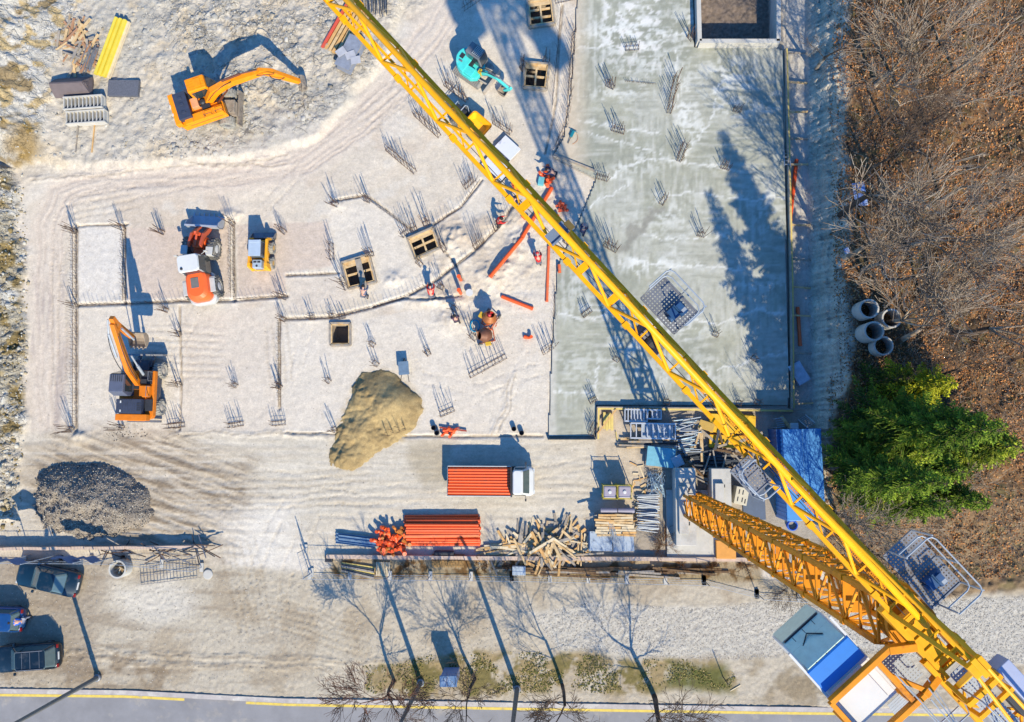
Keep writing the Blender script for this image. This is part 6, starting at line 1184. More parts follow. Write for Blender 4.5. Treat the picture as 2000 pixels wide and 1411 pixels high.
boxthing(1546, 833, (.5, .45, .7), 0, WHITE, 'small white cabinet behind the blue container', 'cabinet', 'cabinet'); plank(G(1532, 826, .4), 1.1, .2, .08, ang(12, 16), 0, WOOD, 'short board leaning behind the blue container'); t = boxthing(1557, 730, (1.5, .9, .5), R(-60), mat('blue_tarp', C(186, 204, 226), .6, var=.2, scale=4), 'crumpled pale blue tarpaulin at the raft corner above the container', 'tarpaulin', 'tarpaulin')
# twin tank skips
for (x, lab) in ((1188, 'grey tank in a yellow frame, left of the pair'), (1216, 'grey tank in a yellow frame, right of the pair')):
    t = thing('tank', G(x, 958), R(-1), lab, 'tank', 'pair of framed tanks'); m1 = MB(); m1.box((0, 0, .95), (.82, .78, 1.1)); m1.build('tank_shell', mat('tank_grey', C(176, 168, 184), .4, var=.06), t, bevel=.08); m1 = MB(); m1.lathe((0, 0, 1.5), [(.11, 0), (.11, .07), (.03, .08)], 16); m1.build('cap', WHITE, t)
    m1 = MB()
    for sx in (-.46, .46):
        for sy in (-.44, .44): m1.bar((sx, sy, 0), (sx, sy, 1.7), .05)
    for z in (.35, 1.0, 1.6): m1.tube([(-.46, -.44, z), (.46, -.44, z), (.46, .44, z), (-.46, .44, z), (-.46, -.44, z)], .025, 5)
    m1.build('frame', mat('frame_yellow', C(206, 186, 70), .5), t)
# low wall and things by the fence
m1 = MB(); q = [G(x, y) for x, y in ((640, 1086), (900, 1089), (1200, 1090), (1480, 1092))]
for a, b in zip(q[:-1], q[1:]): m1.bar(Vector((a.x, a.y, .1)), Vector((b.x, b.y, .1)), .26, .5)
tag(m1.build('low_wall', mat('pink_concrete', C(214, 188, 168), .9, var=.15, scale=2, bump=.005), None), 'low pinkish concrete wall between the yard and the fence', 'wall')
for i in range(5): m1 = MB(); m1.plate([(-1.35, 0), (1.35, 0), (1.35, .04), (-1.35, .04)], -.1, .1); m1.box((0, .1, .06), (2.7, .03, .12)); m1.box((0, -.1, .06), (2.7, .03, .12)); o = m1.build('steel_channel', BLUST, None, loc=G(694 + (i % 2) * 6, 1048 + i * 3.5, .1 + .1 * (i % 2)), rz=ang(80, 9)); tag(o, 'blue grey steel channel left of the pipe fittings', 'channel', 'channels left of the fittings')
t = thing('pallet', G(749, 1111), 0, 'wooden pallet lying by the fence below the pipes', 'pallet')
for i in range(9): m1 = MB(); m1.box((-.45 + .112 * i, 0, .13), (.07, .95, .025)); m1.build('slat', PW[2], t)
for y in (-.4, 0, .4): m1 = MB(); m1.box((0, y, .06), (1.0, .09, .09)); m1.build('bearer', OLDWOOD, t)
for i in range(6): plank(G(700, 1104 + i * 3.4, .1 + .05 * (i % 3)), 2.3, .12, .1, ang(66, 9 + i), 0, [mat('yellow_beam', (1, 1, 1)), BLK2, OLDWOOD][i % 3], 'beam in the small stack beside the pallet', 'beams beside the pallet', 'beam')
boxthing(644, 1091, (.5, .4, .3), 0, DARK, 'small dark box near the gate', 'box', 'box'); boxthing(1014, 1113, (.9, .6, .5), 0, SHT, 'grey box standing at the fence below the timber pile', 'box', 'box')
m1 = MB()
for i in range(60): x = -1.1 + 2.2 * i / 59; m1.tube([(x, .42, .15), (x + random.uniform(-.03, .03), 0, .38), (x + random.uniform(-.05, .05), -.48, .1)], .022, 4)
tag(m1.build('reed_mat', mat('dry_reed', C(150, 116, 70), .95, var=.3, scale=6), None, loc=G(876, 1094)), 'roll of dry reed matting below the orange pipes', 'matting'); boxthing(868, 1080, (1.4, .35, .3), 0, DARK, 'dark sack behind the reed matting', 'sack', 'sack', None, .1)
m1 = MB(); rw = random.Random(8); xs = list(range(-60, 430, 26)); q = [G(x, 1070 - x * .008 + rw.uniform(-.6, .6)) for x in xs]
for a, b in zip(q[:-1], q[1:]): hh = rw.uniform(.5, .66); m1.bar(Vector((a.x, a.y, hh / 2 - .1)), Vector((b.x, b.y, hh / 2 - .1)), rw.uniform(.18, .22), hh + .2)
tag(m1.build('low_wall', MATS['pink_concrete'], None), 'low pinkish concrete wall between the gravel heap and the mesh fence', 'wall')
for i in range(34): plank(G(random.uniform(200, 420), random.uniform(1062, 1090), random.uniform(.15, .75)), random.uniform(.9, 2.4), .06, .05, R(random.gauss(-6, 24)), random.gauss(0, .12), random.choice([DARK, STEEL, OLDWOOD, REBAR]), 'scrap bar or batten strewn along the broken wall by the mesh fence', 'scrap along the broken wall', 'batten')
RUST = mat('rust_brown_timber', C(124, 96, 66), .9, var=.3, scale=3, col2=C(92, 66, 44), mix=.45)
for i in range(30): plank(G(random.uniform(1020, 1400), random.uniform(1108, 1125), random.uniform(.06, .3)), random.uniform(2.0, 5.5), .13, .11, R(random.gauss(-1, 2)), 0, RUST if i % 4 else OLDWOOD, 'brown beam lying along the fence right of the timber pile', 'brown beams along the fence', 'beam')
for i in range(34): plank(G(random.uniform(1330, 1500), random.uniform(842, 932), random.uniform(.1, .7)), random.uniform(.6, 2.2), random.uniform(.08, .22), .05, random.uniform(0, 3.14), random.gauss(0, .08), random.choice([OLDWOOD, BLK2, RUST, WOOD]), 'board strewn among the stores under the crane jib', 'boards strewn under the jib')
for i in range(26): plank(G(random.uniform(1236, 1262), random.uniform(905, 1030), .06), random.uniform(.3, .9), random.uniform(.05, .14), .04, random.uniform(0, 3.14), 0, random.choice([PW[2], PW[3], WOOD]), 'wood offcut on the sandy edge left of the tube stack', 'offcuts left of the tube stack', 'offcut')
# fences
def mesh_panel(par, a, b, h, nm='mesh_panel', st=.22):
    m1 = MB(); a, b = Vector(a), Vector(b); k = max(int((b - a).length / st), 2); up = Vector((0, 0, 1))
    for i in range(k + 1): p = a.lerp(b, i / k); m1.tube([p + up * .08, p + up * h], .006 if 0 < i < k else .02, 4, False)
    for z in (.1, h * .5, h): m1.tube([a + up * z, b + up * z], .018 if z != h * .5 else .01, 4)
    m1.build(nm, GALV, par)
def fence(pts, h, lab, wd=2.6):
    q = [G(*p) for p in pts]; t = thing('mesh_fence', (0, 0, 0), 0, lab, 'fence')
    for a, b in zip(q[:-1], q[1:]):
        n_ = max(int(round((b - a).length / wd)), 1)
        for i in range(n_): mesh_panel(t, a.lerp(b, i / n_), a.lerp(b, (i + 1) / n_), h)
        for i in range(n_ + 1):
            p = a.lerp(b, i / n_); m1 = MB(); m1.cyl(p, p + Vector((0, 0, h + .05)), .03, 8); po = m1.build('post', GALV, t); m1 = MB(); m1.box(p + Vector((0, 0, .07)), (.24, .6, .14)); m1.build('foot', CONC, po)
fence([(606, 1122), (1000, 1126), (1375, 1134), (1478, 1160), (1560, 1166)], 1.7, 'galvanised mesh fence along the verge below the timber yard'); fence([(-20, 1092), (120, 1093), (240, 1094), (395, 1108)], 1.7, 'galvanised mesh fence behind the parked cars'); fence([(598, 1072), (610, 1118)], 1.9, 'swung open mesh gate leaf at the site entrance')
t = thing('fallen_panel', G(330, 1118, .06), ang(140, -18), 'fallen mesh panel lying on the ground behind the concrete ring', 'fence panel'); m1 = MB()
for i in range(18): m1.bar((-2 + 4 * i / 17, -.6, .03), (-2 + 4 * i / 17, .6, .03), .02)
for y in (-.6, 0, .6): m1.bar((-2, y, .05), (2, y, .05), .03)
m1.build('mesh_sheet', STEEL, t)
def ring(px, py, r, h, lab, tilt=0., z=0, grp=None): m1 = MB(); m1.hollow((0, 0, 0), (0, 0, h), r, r * .17, 28); o = m1.build('concrete_ring', CONC, None, loc=G(px, py, z)); o.rotation_euler = (tilt, 0, 0); return tag(o, lab, 'concrete ring', grp)
ring(243, 1108, .62, .9, 'concrete ring full of scrap beside the mesh fence behind the cars')
for i in range(5): plank(G(236 + i * 4, 1108, .3 + .12 * i), .7, .08, .05, R(40 * i), .3, PW[i % 4], 'scrap stick inside the concrete ring', 'sticks in the concrete ring', 'stick')
m1 = MB(); m1.lathe((0, 0, 0), [(.34, 0), (.34, .1), (.3, .12), (.1, .12)], 24); tag(m1.build('fence_footing', CONC, None, loc=G(407, 1122)), 'round concrete footing at the end of the mesh fence', 'footing')
for (x, y, h, lab) in ((1690, 606, 1.4, 'upper left concrete pipe section of the group of four in the forest edge'), (1736, 624, 1.2, 'right concrete pipe section of the group of four in the forest edge'), (1697, 650, 1.6, 'front left concrete pipe section of the group of four in the forest edge'), (1724, 676, .9, 'lowest concrete pipe section of the group of four in the forest edge')): ring(1072 + (x - 1072) * .985, 833 + (y - 833) * .985, .63, h, lab)
# top left stores
d0 = Vector((-40, 125)).normalized()
for i in range(7):
    m1 = MB(); m1.box((0, 0, 0), (4.5, .17, .2)); m1.box((0, 0, .09), (4.5, .2, .03)); m1.box((0, 0, -.09), (4.5, .2, .03)); o = m1.build('formwork_beam', mat('bright_yellow_beam', C(246, 222, 76), .6, var=.08, scale=1.5, col2=C(222, 190, 90), mix=.25) if i < 6 else PW[2], None, loc=G(209 + i * 4.2, 93 + i * 1.2, .15 + (.22 if i % 2 else 0)), rz=ang(d0.x, d0.y)); tag(o, 'bright yellow formwork beam in the stack at the top left' if i < 6 else 'pale unpainted beam along the right side of the yellow stack', 'beam', 'yellow formwork beams')
for i in range(14): m1 = MB(); m1.cyl((-.9, 0, 0), (.9, 0, 0), .03, 6); tag(m1.build('scaffold_tube', STEEL, None, loc=G(168 + i * 1.6, 118 + random.uniform(-6, 6), .1 + random.uniform(0, .3)), rz=ang(-14, 50 + random.uniform(-8, 8))), 'steel tube lying between the debris and the yellow beams', 'tube', 'tubes beside the yellow beams')
SKB = mat('rusty_brown_steel', C(116, 104, 106), .7, .2, var=.15, scale=2, col2=C(96, 76, 72), mix=.35)
for i in range(3): m1 = MB(); m1.loft([[(-1.5 + i * .07, -.75, .05 + .12 * i), (1.5 + i * .02 - .1, -.75, .05 + .12 * i), (1.4 + .02 * i, .75, .05 + .12 * i), (-1.5 + .07 * i, .75, .05 + .12 * i)], [(-1.42 + i * .07, -.05, .9 + .12 * i), (1.3 - .08 * i, -.05, .9 + .12 * i), (1.3 - .08 * i, .05, .9 + .12 * i), (-1.42 + i * .07, .05, .9 + .12 * i)]]); tag(m1.build('steel_trough', SKB, None, loc=G(148, 175), rz=R(2)), 'dark brown steel trough with sloping sides, nested upside down at the top left', 'trough', 'nested steel troughs')
sheets(244, 175, 2.3, 1.2, R(-1), 5, .05, mat('mesh_dark', C(104, 106, 116), .7, var=.35, scale=14), 'dark steel mesh sheet in the stack right of the brown troughs', 'mesh', 'mesh_stack', .02)
for (x, y, lab) in ((170, 206, 'grey ribbed concrete element below the brown troughs, upper one'), (175, 234, 'grey ribbed concrete element below the brown troughs, lower one')):
    t = thing('ribbed_element', G(x, y), R(3), lab, 'concrete element', 'ribbed concrete elements'); m1 = MB(); m1.box((0, 0, .1), (2.95, .95, .2)); m1.box((0, .45, .35), (2.95, .08, .5)); m1.box((0, -.45, .35), (2.95, .08, .5)); m1.build('tray', CONC, t)
    for i in range(11): m1 = MB(); m1.box((-1.4 + .28 * i, 0, .36), (.07, .86, .4)); m1.build('rib', CONC, t)
for (x, lab) in ((152, 'left thin pole sticking out below the ribbed elements'), (184, 'right thin pole sticking out below the ribbed elements')): plank(G(x, 268, .1), 2.4, .07, .07, R(87), 0, OLDWOOD if x < 160 else PW[3], lab, None, 'pole')
for i in range(7): plank(G(655 + i * 7, 52 + i * 3, .12), 3.8, .2, .15, ang(-45, 84), 0, mat('red_beam', C(226, 92, 66), .6, var=.1) if i == 0 else PW[3 if i % 2 else 0], 'red painted beam under the jib at the top' if i == 0 else 'timber beam beside the red beam under the jib', None if i == 0 else 'beams beside the red beam', 'beam')
for i in range(26): m1 = MB(); m1.cyl((-1.4, 0, 0), (1.4, 0, 0), .022, 6); tag(m1.build('steel_rod', DARK if i % 2 else STEEL, None, loc=G(704 + i * 2.1, -4 + random.uniform(-6, 4), .08 + random.uniform(0, .25)), rz=ang(3 + random.uniform(-5, 5), 60)), 'dark steel rod in the bundle at the top edge', 'rod', 'rods at the top edge')
t = sheets(688, 112, 1.15, 2.5, ang(-34, 70) - R(90), 7, .11, [mat('slate_panel', C(146, 152, 166), .6, var=.2, scale=3), OLDWOOD], 'slate grey panel in the stack under the jib near the top', 'panels', 'panel_stack', .1)
for (x, y, a) in ((690, 118, 20), (672, 112, 35), (700, 128, 10)): plank(G(x, y, .82), .7, .55, .03, R(a), 0, mat('pale_panel', C(190, 190, 196), .6), 'loose pale offcut on the slate grey panels', 'offcuts on the slate panels', 'offcut')
# forest edge rubbish
for (x, y, lab, sx, sy, a) in ((1710, 357, 'blue and white plastic sheet among the trees', .8, 1.6, 8), (1684, 478, 'white and blue board at the forest edge', .25, .7, 18)): p = G(1072 + (x - 1072) * .95, 833 + (y - 833) * .95, .12); m1 = MB(); m1.box((0, 0, 0), (sx, sy, .05)); m1.box((.1, .1, .05), (sx * .6, sy * .7, .05)); tag(m1.build('plastic_sheet', mat('pale_blue_plastic', C(140, 168, 226), .5, var=.3, scale=5, col2=C(226, 230, 240), mix=.5), None, loc=p, rz=R(a)), lab, 'sheet')
# electric cabinet
t = thing('electric_cabinet', G(883, 1312), R(1), 'tall pale metal cabinet standing on the grass verge', 'cabinet'); m1 = MB(); m1.box((0, 0, 1.0), (1.05, .6, 1.9)); m1.build('housing', mat('cabinet_lilac', C(150, 160, 196), .4, var=.08), t, bevel=.02); m1 = MB(); m1.box((0, 0, 2.0), (1.15, .72, .1)); m1.build('roof', mat('cabinet_roof', C(104, 136, 176), .35, var=.2, col2=C(170, 190, 216), mix=.4), t, bevel=.03); m1 = MB(); m1.box((0, -.31, 1.0), (.98, .02, 1.7)); m1.build('door', mat('cabinet_door', C(130, 140, 170), .4), t)
# lamp posts
def lamp(px, py, h, arm, lab, m):
    t = thing('lamp_post', G(px, py), 0, lab, 'lamp post', 'lamp posts along the road'); m1 = MB(); m1.tube([(0, 0, -.1), (0, 0, h)], [.17, .11], 12); m1.build('post', m, t); m1 = MB(); m1.tube([(0, 0, h - .1), (arm[0] * .3, arm[1] * .3, h + .3), (arm[0], arm[1], h + .45)], .04, 8); ar = m1.build('arm', GALV, t)
    m1 = MB(); m1.box((arm[0] * 1.12, arm[1] * 1.12, h + .42), (.3, .6, .14)); hd_ = m1.build('lamp_head', STEEL, ar, bevel=.03); m1 = MB(); m1.lathe((0, 0, 0), [(.26, 0), (.26, .2), (.2, .25)], 14); m1.build('base_collar', STEEL, t)
PM = mat('post_grey', C(122, 120, 116), .7, var=.12, scale=3)
lamp(192, 1323, 9.6, (.1, -1.6), 'tall grey lamp post left, beside the black estate car', PM); lamp(822, 1333, 8.0, (.3, -1.6), 'grey lamp post left of the cabinet on the verge', PM); lamp(1010, 1345, 9.6, (.1, -1.6), 'grey lamp post right of the cabinet on the verge', PM)
# flags by the fence
for (x, y, h, fw, a, lab) in ((112, 1084, 3.8, 1.9, 172, 'tallest flagpole with blue banner behind the navy car'), (196, 1085, 3.1, 1.7, 168, 'middle flagpole with blue banner left of the concrete ring'), (230, 1086, 2.7, 1.6, 170, 'flagpole with blue banner right above the concrete ring'), (60, 1084, 3.3, 1.9, 165, 'flagpole with blue banner nearest the left edge')):
    t = thing('flagpole', G(x, y), R(a), lab, 'flag'); m1 = MB(); m1.tube([(0, 0, 0), (0, 0, h)], .035, 8); m1.build('pole', GALV, t); fl = MB(); vs = []
    for i in range(9):
        for j in range(2): vs.append((fw * i / 8, .10 * math.sin(i * 1.1), h - .08 - (1.15 if j else 0)))
    vs2 = [(x_, y_ + .015, z_) for x_, y_, z_ in vs]; fl.add(vs, [(2 * i, 2 * i + 1, 2 * i + 3, 2 * i + 2) for i in range(8)]); fl.add(vs2, [(2 * i, 2 * i + 2, 2 * i + 3, 2 * i + 1) for i in range(8)]); fl.build('banner', mat('banner_blue', C(110, 130, 170), .8, var=.1), t)
# ------------------------------------------------------------------ trees and undergrowth
BARK = vcmat('bark', .9, .2, 5, .0, 20, .2)
LEAF = vcmat('leaf', .75, .12, 3, .0, 20, .1)
def tubes(segs, name, cols, par=None, n=4, m=None):
    """segs: rows of p0 p1 r0 r1; every segment a tapered n-sided stick"""
    S_ = np.array(segs, float); a = S_[:, 0:3]; b = S_[:, 3:6]; d = b - a; d /= np.linalg.norm(d, axis=1, keepdims=True) + 1e-9
    ref = np.where(np.abs(d[:, 2:3]) > .9, np.array([[1., 0, 0]]), np.array([[0, 0, 1.]])); u = np.cross(d, ref); u /= np.linalg.norm(u, axis=1, keepdims=True) + 1e-9; v = np.cross(d, u); V = []
    for end, r in ((a, S_[:, 6]), (b, S_[:, 7])):
        for j in range(n): t = 2 * np.pi * j / n; V.append(end + (u * np.cos(t) + v * np.sin(t)) * r[:, None])
    k = len(S_); V = np.stack(V, 1).reshape(-1, 3); F = np.array([(j, (j + 1) % n, n + (j + 1) % n, n + j) for j in range(n)]); F = (F[None] + (np.arange(k) * 2 * n)[:, None, None]).reshape(-1, 4)
    c = np.repeat(np.array(cols)[RNG.integers(0, len(cols), k)] * RNG.uniform(.75, 1.2, (k, 1)), 2 * n, 0); return npmesh(name, V, F, m or BARK, c, False, par)
def grow(out, p, d, L_, r, depth, spread, up, rmin, kids=3, rnd=random):
    n = 4 if depth > 1 else 3; q = p
    for i in range(n):
        d = (d + Vector((rnd.gauss(0, .13), rnd.gauss(0, .13), rnd.gauss(0, .10) + up * .05))).normalized(); e = q + d * L_ / n; r1 = max(r * (1 - .16), rmin); out.append((*q, *e, r, r1)); q = e; r = r1
        if depth > 0 and i >= (1 if depth > 2 else 0):
            for _ in range(kids if i == n - 1 else (2 if rnd.random() < .28 else (1 if rnd.random() < .75 else 0))):
                a = rnd.uniform(0, 6.283); o_ = d.orthogonal().normalized(); o2 = d.cross(o_); nd = (d + (o_ * math.cos(a) + o2 * math.sin(a)) * spread * rnd.uniform(.6, 1.2)).normalized()
                grow(out, q, nd, L_ * rnd.uniform(.55, .78), max(r * .62, rmin), depth - 1, spread, up, rmin, kids, rnd)
def bare_tree(base, h, lab, name, cat, grp, seed, cols, tcols, depth=4, spread=.62, r=.14, up=.5, lean=(0, 0), kids=2, rmin=.011, forks=None, fork_h=.38):
    rnd = random.Random(seed); t = thing(name, base, 0, lab, cat, grp); tr_, cr_ = [], []; p = Vector((0, 0, -.1)); d = Vector((lean[0], lean[1], 1)).normalized(); n = 5; H = h * fork_h; rr = r
    for i in range(n):
        d = (d + Vector((rnd.gauss(0, .05), rnd.gauss(0, .05), .05))).normalized(); e = p + d * H / n; tr_.append((*p, *e, rr, rr * .93)); p = e; rr *= .93
        if i >= 2 and depth > 3: a = rnd.uniform(0, 6.28); grow(cr_, p, Vector((math.cos(a), math.sin(a), .5)).normalized(), h * .18, rr * .35, depth - 2, spread, up, rmin, kids, rnd)
    for k in range(forks or rnd.choice((2, 3, 3))): a = rnd.uniform(0, 6.28) + k * 2.1; grow(cr_, p, (d + Vector((math.cos(a), math.sin(a), 0)) * rnd.uniform(.3, .65)).normalized(), h * .30, rr * .7, depth, spread, up, rmin, kids, rnd)
    tubes(tr_, 'trunk', tcols, t, 8); tubes(cr_, 'crown', cols, t, 3); return t
GREYT = [C(168, 150, 134), C(150, 134, 118), C(186, 170, 152)]; DARKT = [C(96, 80, 70), C(116, 98, 84)]; REDT = [C(122, 88, 74), C(104, 78, 66)]
# young trees along the verge
for i, (x, y, h, sd_, ln, col_, lab) in enumerate(((770, 1330, 7.6, 4, (-.02, -.06), REDT, 'bare young tree with reddish twigs left of the middle lamp post'), (928, 1326, 8.4, 12, (-.05, -.08), DARKT, 'bare forked tree right beside the electric cabinet'), (1098, 1338, 8.2, 23, (-.04, -.04), DARKT, 'bare twin stemmed tree between the cabinet and the broad tree'), (1278, 1360, 9.0, 37, (0, -.10), DARKT, 'broad bare tree with the thickest trunk on the verge'))):
    bare_tree(G(x, y), h, lab, 'bare_tree', 'tree', 'trees along the road verge', sd_, col_, DARKT, 4, .6, .13 if i < 3 else .19, .6, ln, 2, .012, 2 if i else 3, .36)
m1 = MB(); m1.bar((0, 0, 0), (0, 0, 1.5), .05); tag(m1.build('stake', DARK, None, loc=G(1412, 1322)), 'thin dark stake at the right end of the grass verge', 'stake'); plank(G(1436, 1344, .04), .8, .05, .03, R(30), 0, PW[2], 'pale stick on the bare ground right of the grass')
# woods on the bank
rt = random.Random(3); spots = []
FX = [(1860, 60), (1925, 150), (1960, 320), (1800, 250), (1745, 450), (1840, 500), (1920, 540), (1990, 620), (1870, 640), (1950, 720), (1990, 30), (1830, 150), (1680, 20), (1720, 1030), (1650, 1040), (1760, 1090), (1900, 960)]
WHERE = ['in the far top corner of the wood', 'below the top corner of the wood', 'at the right edge of the photo above the middle', 'in the upper middle of the wood', 'at the left side of the grey thicket', 'in the heart of the grey thicket', 'in the grey thicket, right part', 'at the right edge of the photo beside the thicket', 'below the grey thicket', 'right of the lime green spruce', 'at the very top right corner', 'in the upper wood amid brown leaves', 'on the bank crest at the top edge', 'below the large dark spruce', 'beside the end of the blue container', 'just above the hoist platform on its left', 'right below the green spruces']
for i, (x, y) in enumerate(FX):
    big = 1720 < x and 330 < y < 660; h = rt.uniform(8, 11.5) if big else rt.uniform(5.5, 9.5)
    bare_tree(G(1072 + (x - 1072) * .86, 833 + (y - 833) * .86), h, 'bare leafless tree ' + WHERE[i], 'bare_tree', 'tree', 'bare trees of the wood', 100 + i, GREYT if big or i % 3 else DARKT, DARKT if i % 2 else GREYT, 3, .5 if big else .62, rt.uniform(.12, .2) if big else rt.uniform(.09, .15), .35, (rt.gauss(0, .08), rt.gauss(0, .08)), 2, .011)
# tall dark-shadow trees whose limbs reach towards the raft
for (x, y, h, sd_, lab) in ((1662, 420, 12.0, 72, 'tall bare tree on the bank crest above the raft corner'),): bare_tree(G(x - 20, y), h, lab, 'bare_tree', 'tree', 'bare trees of the wood', sd_, GREYT, DARKT, 2, .45, .22, .7, (-.05, .02), 2, .022)
def conifer(base, h, rad, lab, seed, c0, c1, grp='spruces on the bank', dens=1.0, bare=.12):
    rnd = np.random.default_rng(seed); t = thing('spruce_tree', base, 0, lab, 'tree', grp); tk_ = [(0, 0, -.2 + h * i / 8, 0, 0, -.2 + h * (i + 1) / 8, .02 + .18 * (1 - i / 8), .02 + .18 * (1 - (i + 1) / 8)) for i in range(8)]
    br_, Q, Cc = [], [], []; z = h * bare
    while z < h * .985:
        f = (z - h * bare) / (h * (1 - bare)); R_ = rad * (1 - f) ** .8 * rnd.uniform(.8, 1.12) + .12; k = int(rnd.integers(5, 8)); a0 = rnd.uniform(0, 6.28)
        for j in range(k):
            a = a0 + 6.283 * j / k + rnd.normal(0, .22); L_ = R_ * rnd.uniform(.45, 1.25); dx, dy = math.cos(a), math.sin(a); dr = -.28 * L_ + .1; n_ = max(int(L_ / .13 * dens), 2); tone = rnd.normal(0, .2); prev = np.array([0, 0, z])
            for i in range(1, n_ + 1):
                s_ = i / n_; p = np.array([dx * L_ * s_, dy * L_ * s_, z + dr * s_ ** 1.3 + .12 * L_ * s_ ** 3]); br_.append((*prev, *p, .022 * (1.1 - s_), .022 * (1 - s_) + .004)); prev = p
                cb = np.clip(.3 * f + .5 * s_ + tone, 0, 1)  # sunlit look put into the colour: needles lighter towards tips and upper crown
                for sd2 in (-1, 1):
                    ln = (.10 + .40 * min(L_, 2.0) * (1 - s_) ** .8) * rnd.uniform(.75, 1.2); b = a + sd2 * rnd.uniform(.6, .95); dd = np.array([math.cos(b), math.sin(b), -.22 + rnd.normal(0, .12)])
                    pp = np.array([-math.sin(b), math.cos(b), 0.]); q0 = p
                    for g in range(max(int(ln / .11), 1)):
                        q1 = q0 + dd * .13; w = .028 + .02 * rnd.random(); v_ = pp * w + np.array([0, 0, rnd.normal(0, .03)])
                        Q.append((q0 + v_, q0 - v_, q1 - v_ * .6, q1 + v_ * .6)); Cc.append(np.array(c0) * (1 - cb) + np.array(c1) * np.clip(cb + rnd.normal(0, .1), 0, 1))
                        nz = np.array([dd[0] * .02, dd[1] * .02, w * 1.1]); Q.append((q0 + nz, q0 - nz, q1 - nz, q1 + nz)); Cc.append(Cc[-1]); q0 = q1
        z += max(.18, .46 * (1 - .5 * f)) / dens ** .3
    Q = np.array(Q).reshape(-1, 3); F = np.arange(len(Q)).reshape(-1, 4); npmesh('crown', Q, F, LEAF, np.repeat(np.array(Cc), 4, 0), False, t); tubes(tk_ + br_, 'trunk', DARKT, t, 5); return t
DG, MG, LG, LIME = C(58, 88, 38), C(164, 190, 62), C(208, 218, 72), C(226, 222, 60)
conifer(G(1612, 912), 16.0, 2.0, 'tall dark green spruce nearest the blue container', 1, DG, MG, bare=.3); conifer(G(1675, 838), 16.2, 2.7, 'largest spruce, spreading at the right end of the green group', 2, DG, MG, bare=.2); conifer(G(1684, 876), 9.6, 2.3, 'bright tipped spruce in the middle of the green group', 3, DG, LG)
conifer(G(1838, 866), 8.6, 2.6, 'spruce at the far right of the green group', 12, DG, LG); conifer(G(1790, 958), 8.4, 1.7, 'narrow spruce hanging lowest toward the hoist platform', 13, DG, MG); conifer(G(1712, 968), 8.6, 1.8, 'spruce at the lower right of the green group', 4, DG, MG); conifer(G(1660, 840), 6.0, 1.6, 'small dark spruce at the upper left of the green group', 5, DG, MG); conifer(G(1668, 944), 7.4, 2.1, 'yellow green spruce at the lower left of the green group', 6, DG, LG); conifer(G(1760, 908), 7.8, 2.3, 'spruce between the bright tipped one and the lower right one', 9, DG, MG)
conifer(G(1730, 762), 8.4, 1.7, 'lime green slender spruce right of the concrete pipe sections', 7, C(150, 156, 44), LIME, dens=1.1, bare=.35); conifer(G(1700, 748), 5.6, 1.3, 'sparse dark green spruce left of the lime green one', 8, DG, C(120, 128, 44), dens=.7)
for i, (x, y, h, lab) in enumerate(((1800, 470, 12.0, 'thick limbed grey tree in the middle of the thicket'), (1900, 420, 12.5, 'thick limbed grey tree in the upper right of the thicket'), (1860, 590, 11.5, 'thick limbed grey tree in the lower right of the thicket'), (1830, 40, 11.0, 'thick limbed grey tree at the top edge of the wood'))): bare_tree(G(1072 + (x - 1072) * .84, 833 + (y - 833) * .84), h, lab, 'bare_tree', 'tree', 'bare trees of the wood', 200 + i, GREYT, GREYT, 3, .42, .17, .45, (0, 0), 2, .017, 5, .22)
# undergrowth: brushwood, leaves, dry shrubs, verge grass
def in_forest(n, v0=-80, v1=1150, u0=1630, u1=2050):
    u = RNG.uniform(u0, u1, n); v = RNG.uniform(v0, v1, n); k = sdpoly(u, v, fedge) < -5; u, v = u[k], v[k]; u2 = 1072 + (u - 1072) * .955; v2 = 833 + (v - 833) * .955
    x = np.array([tuple(P(a, b))[:2] for a, b in zip(u2, v2)]); return x, np.array([hz(*p) for p in x]), u, v
def leafquads(name, xy, z, size, cols, m, tilt=.5, hgt=.08):
    n = len(xy); a = RNG.uniform(0, 6.28, n); s_ = size * RNG.uniform(.6, 1.5, n); ux = np.stack([np.cos(a), np.sin(a), RNG.normal(0, tilt, n)], 1) * s_[:, None]; uy = np.stack([-np.sin(a), np.cos(a), RNG.normal(0, tilt, n)], 1) * s_[:, None] * .7
    c = np.stack([xy[:, 0], xy[:, 1], z + RNG.uniform(.01, hgt, n)], 1); V = np.stack([c - ux - uy, c + ux - uy, c + ux + uy, c - ux + uy], 1).reshape(-1, 3)
    cc = np.array(cols)[RNG.integers(0, len(cols), n)] * RNG.uniform(.7, 1.25, (n, 1)); return npmesh(name, V, np.arange(4 * n).reshape(-1, 4), m, np.repeat(cc, 4, 0))
xy, zz, u, v = in_forest(95000); d_ = sstep(-.25, .4, fbm(u * .012, v * .012, 4, 401)) * np.where(v > 900, .45, 1); k = RNG.uniform(0, 1, len(u)) < .25 + .75 * d_
tag(leafquads('leaf_litter', xy[k], zz[k], .04, [C(206, 140, 82), C(184, 120, 70), C(220, 162, 104), C(140, 100, 72), C(120, 92, 70), C(176, 150, 120)], LEAF), 'fallen brown leaves covering the floor of the wood', 'leaves', kind='stuff')
xy, zz, u, v = in_forest(7000); segs = []
dn = sstep(-.2, .35, fbm(u * .009, v * .009, 3, 407)); k = RNG.uniform(0, 1, len(u)) < .3 + .7 * dn
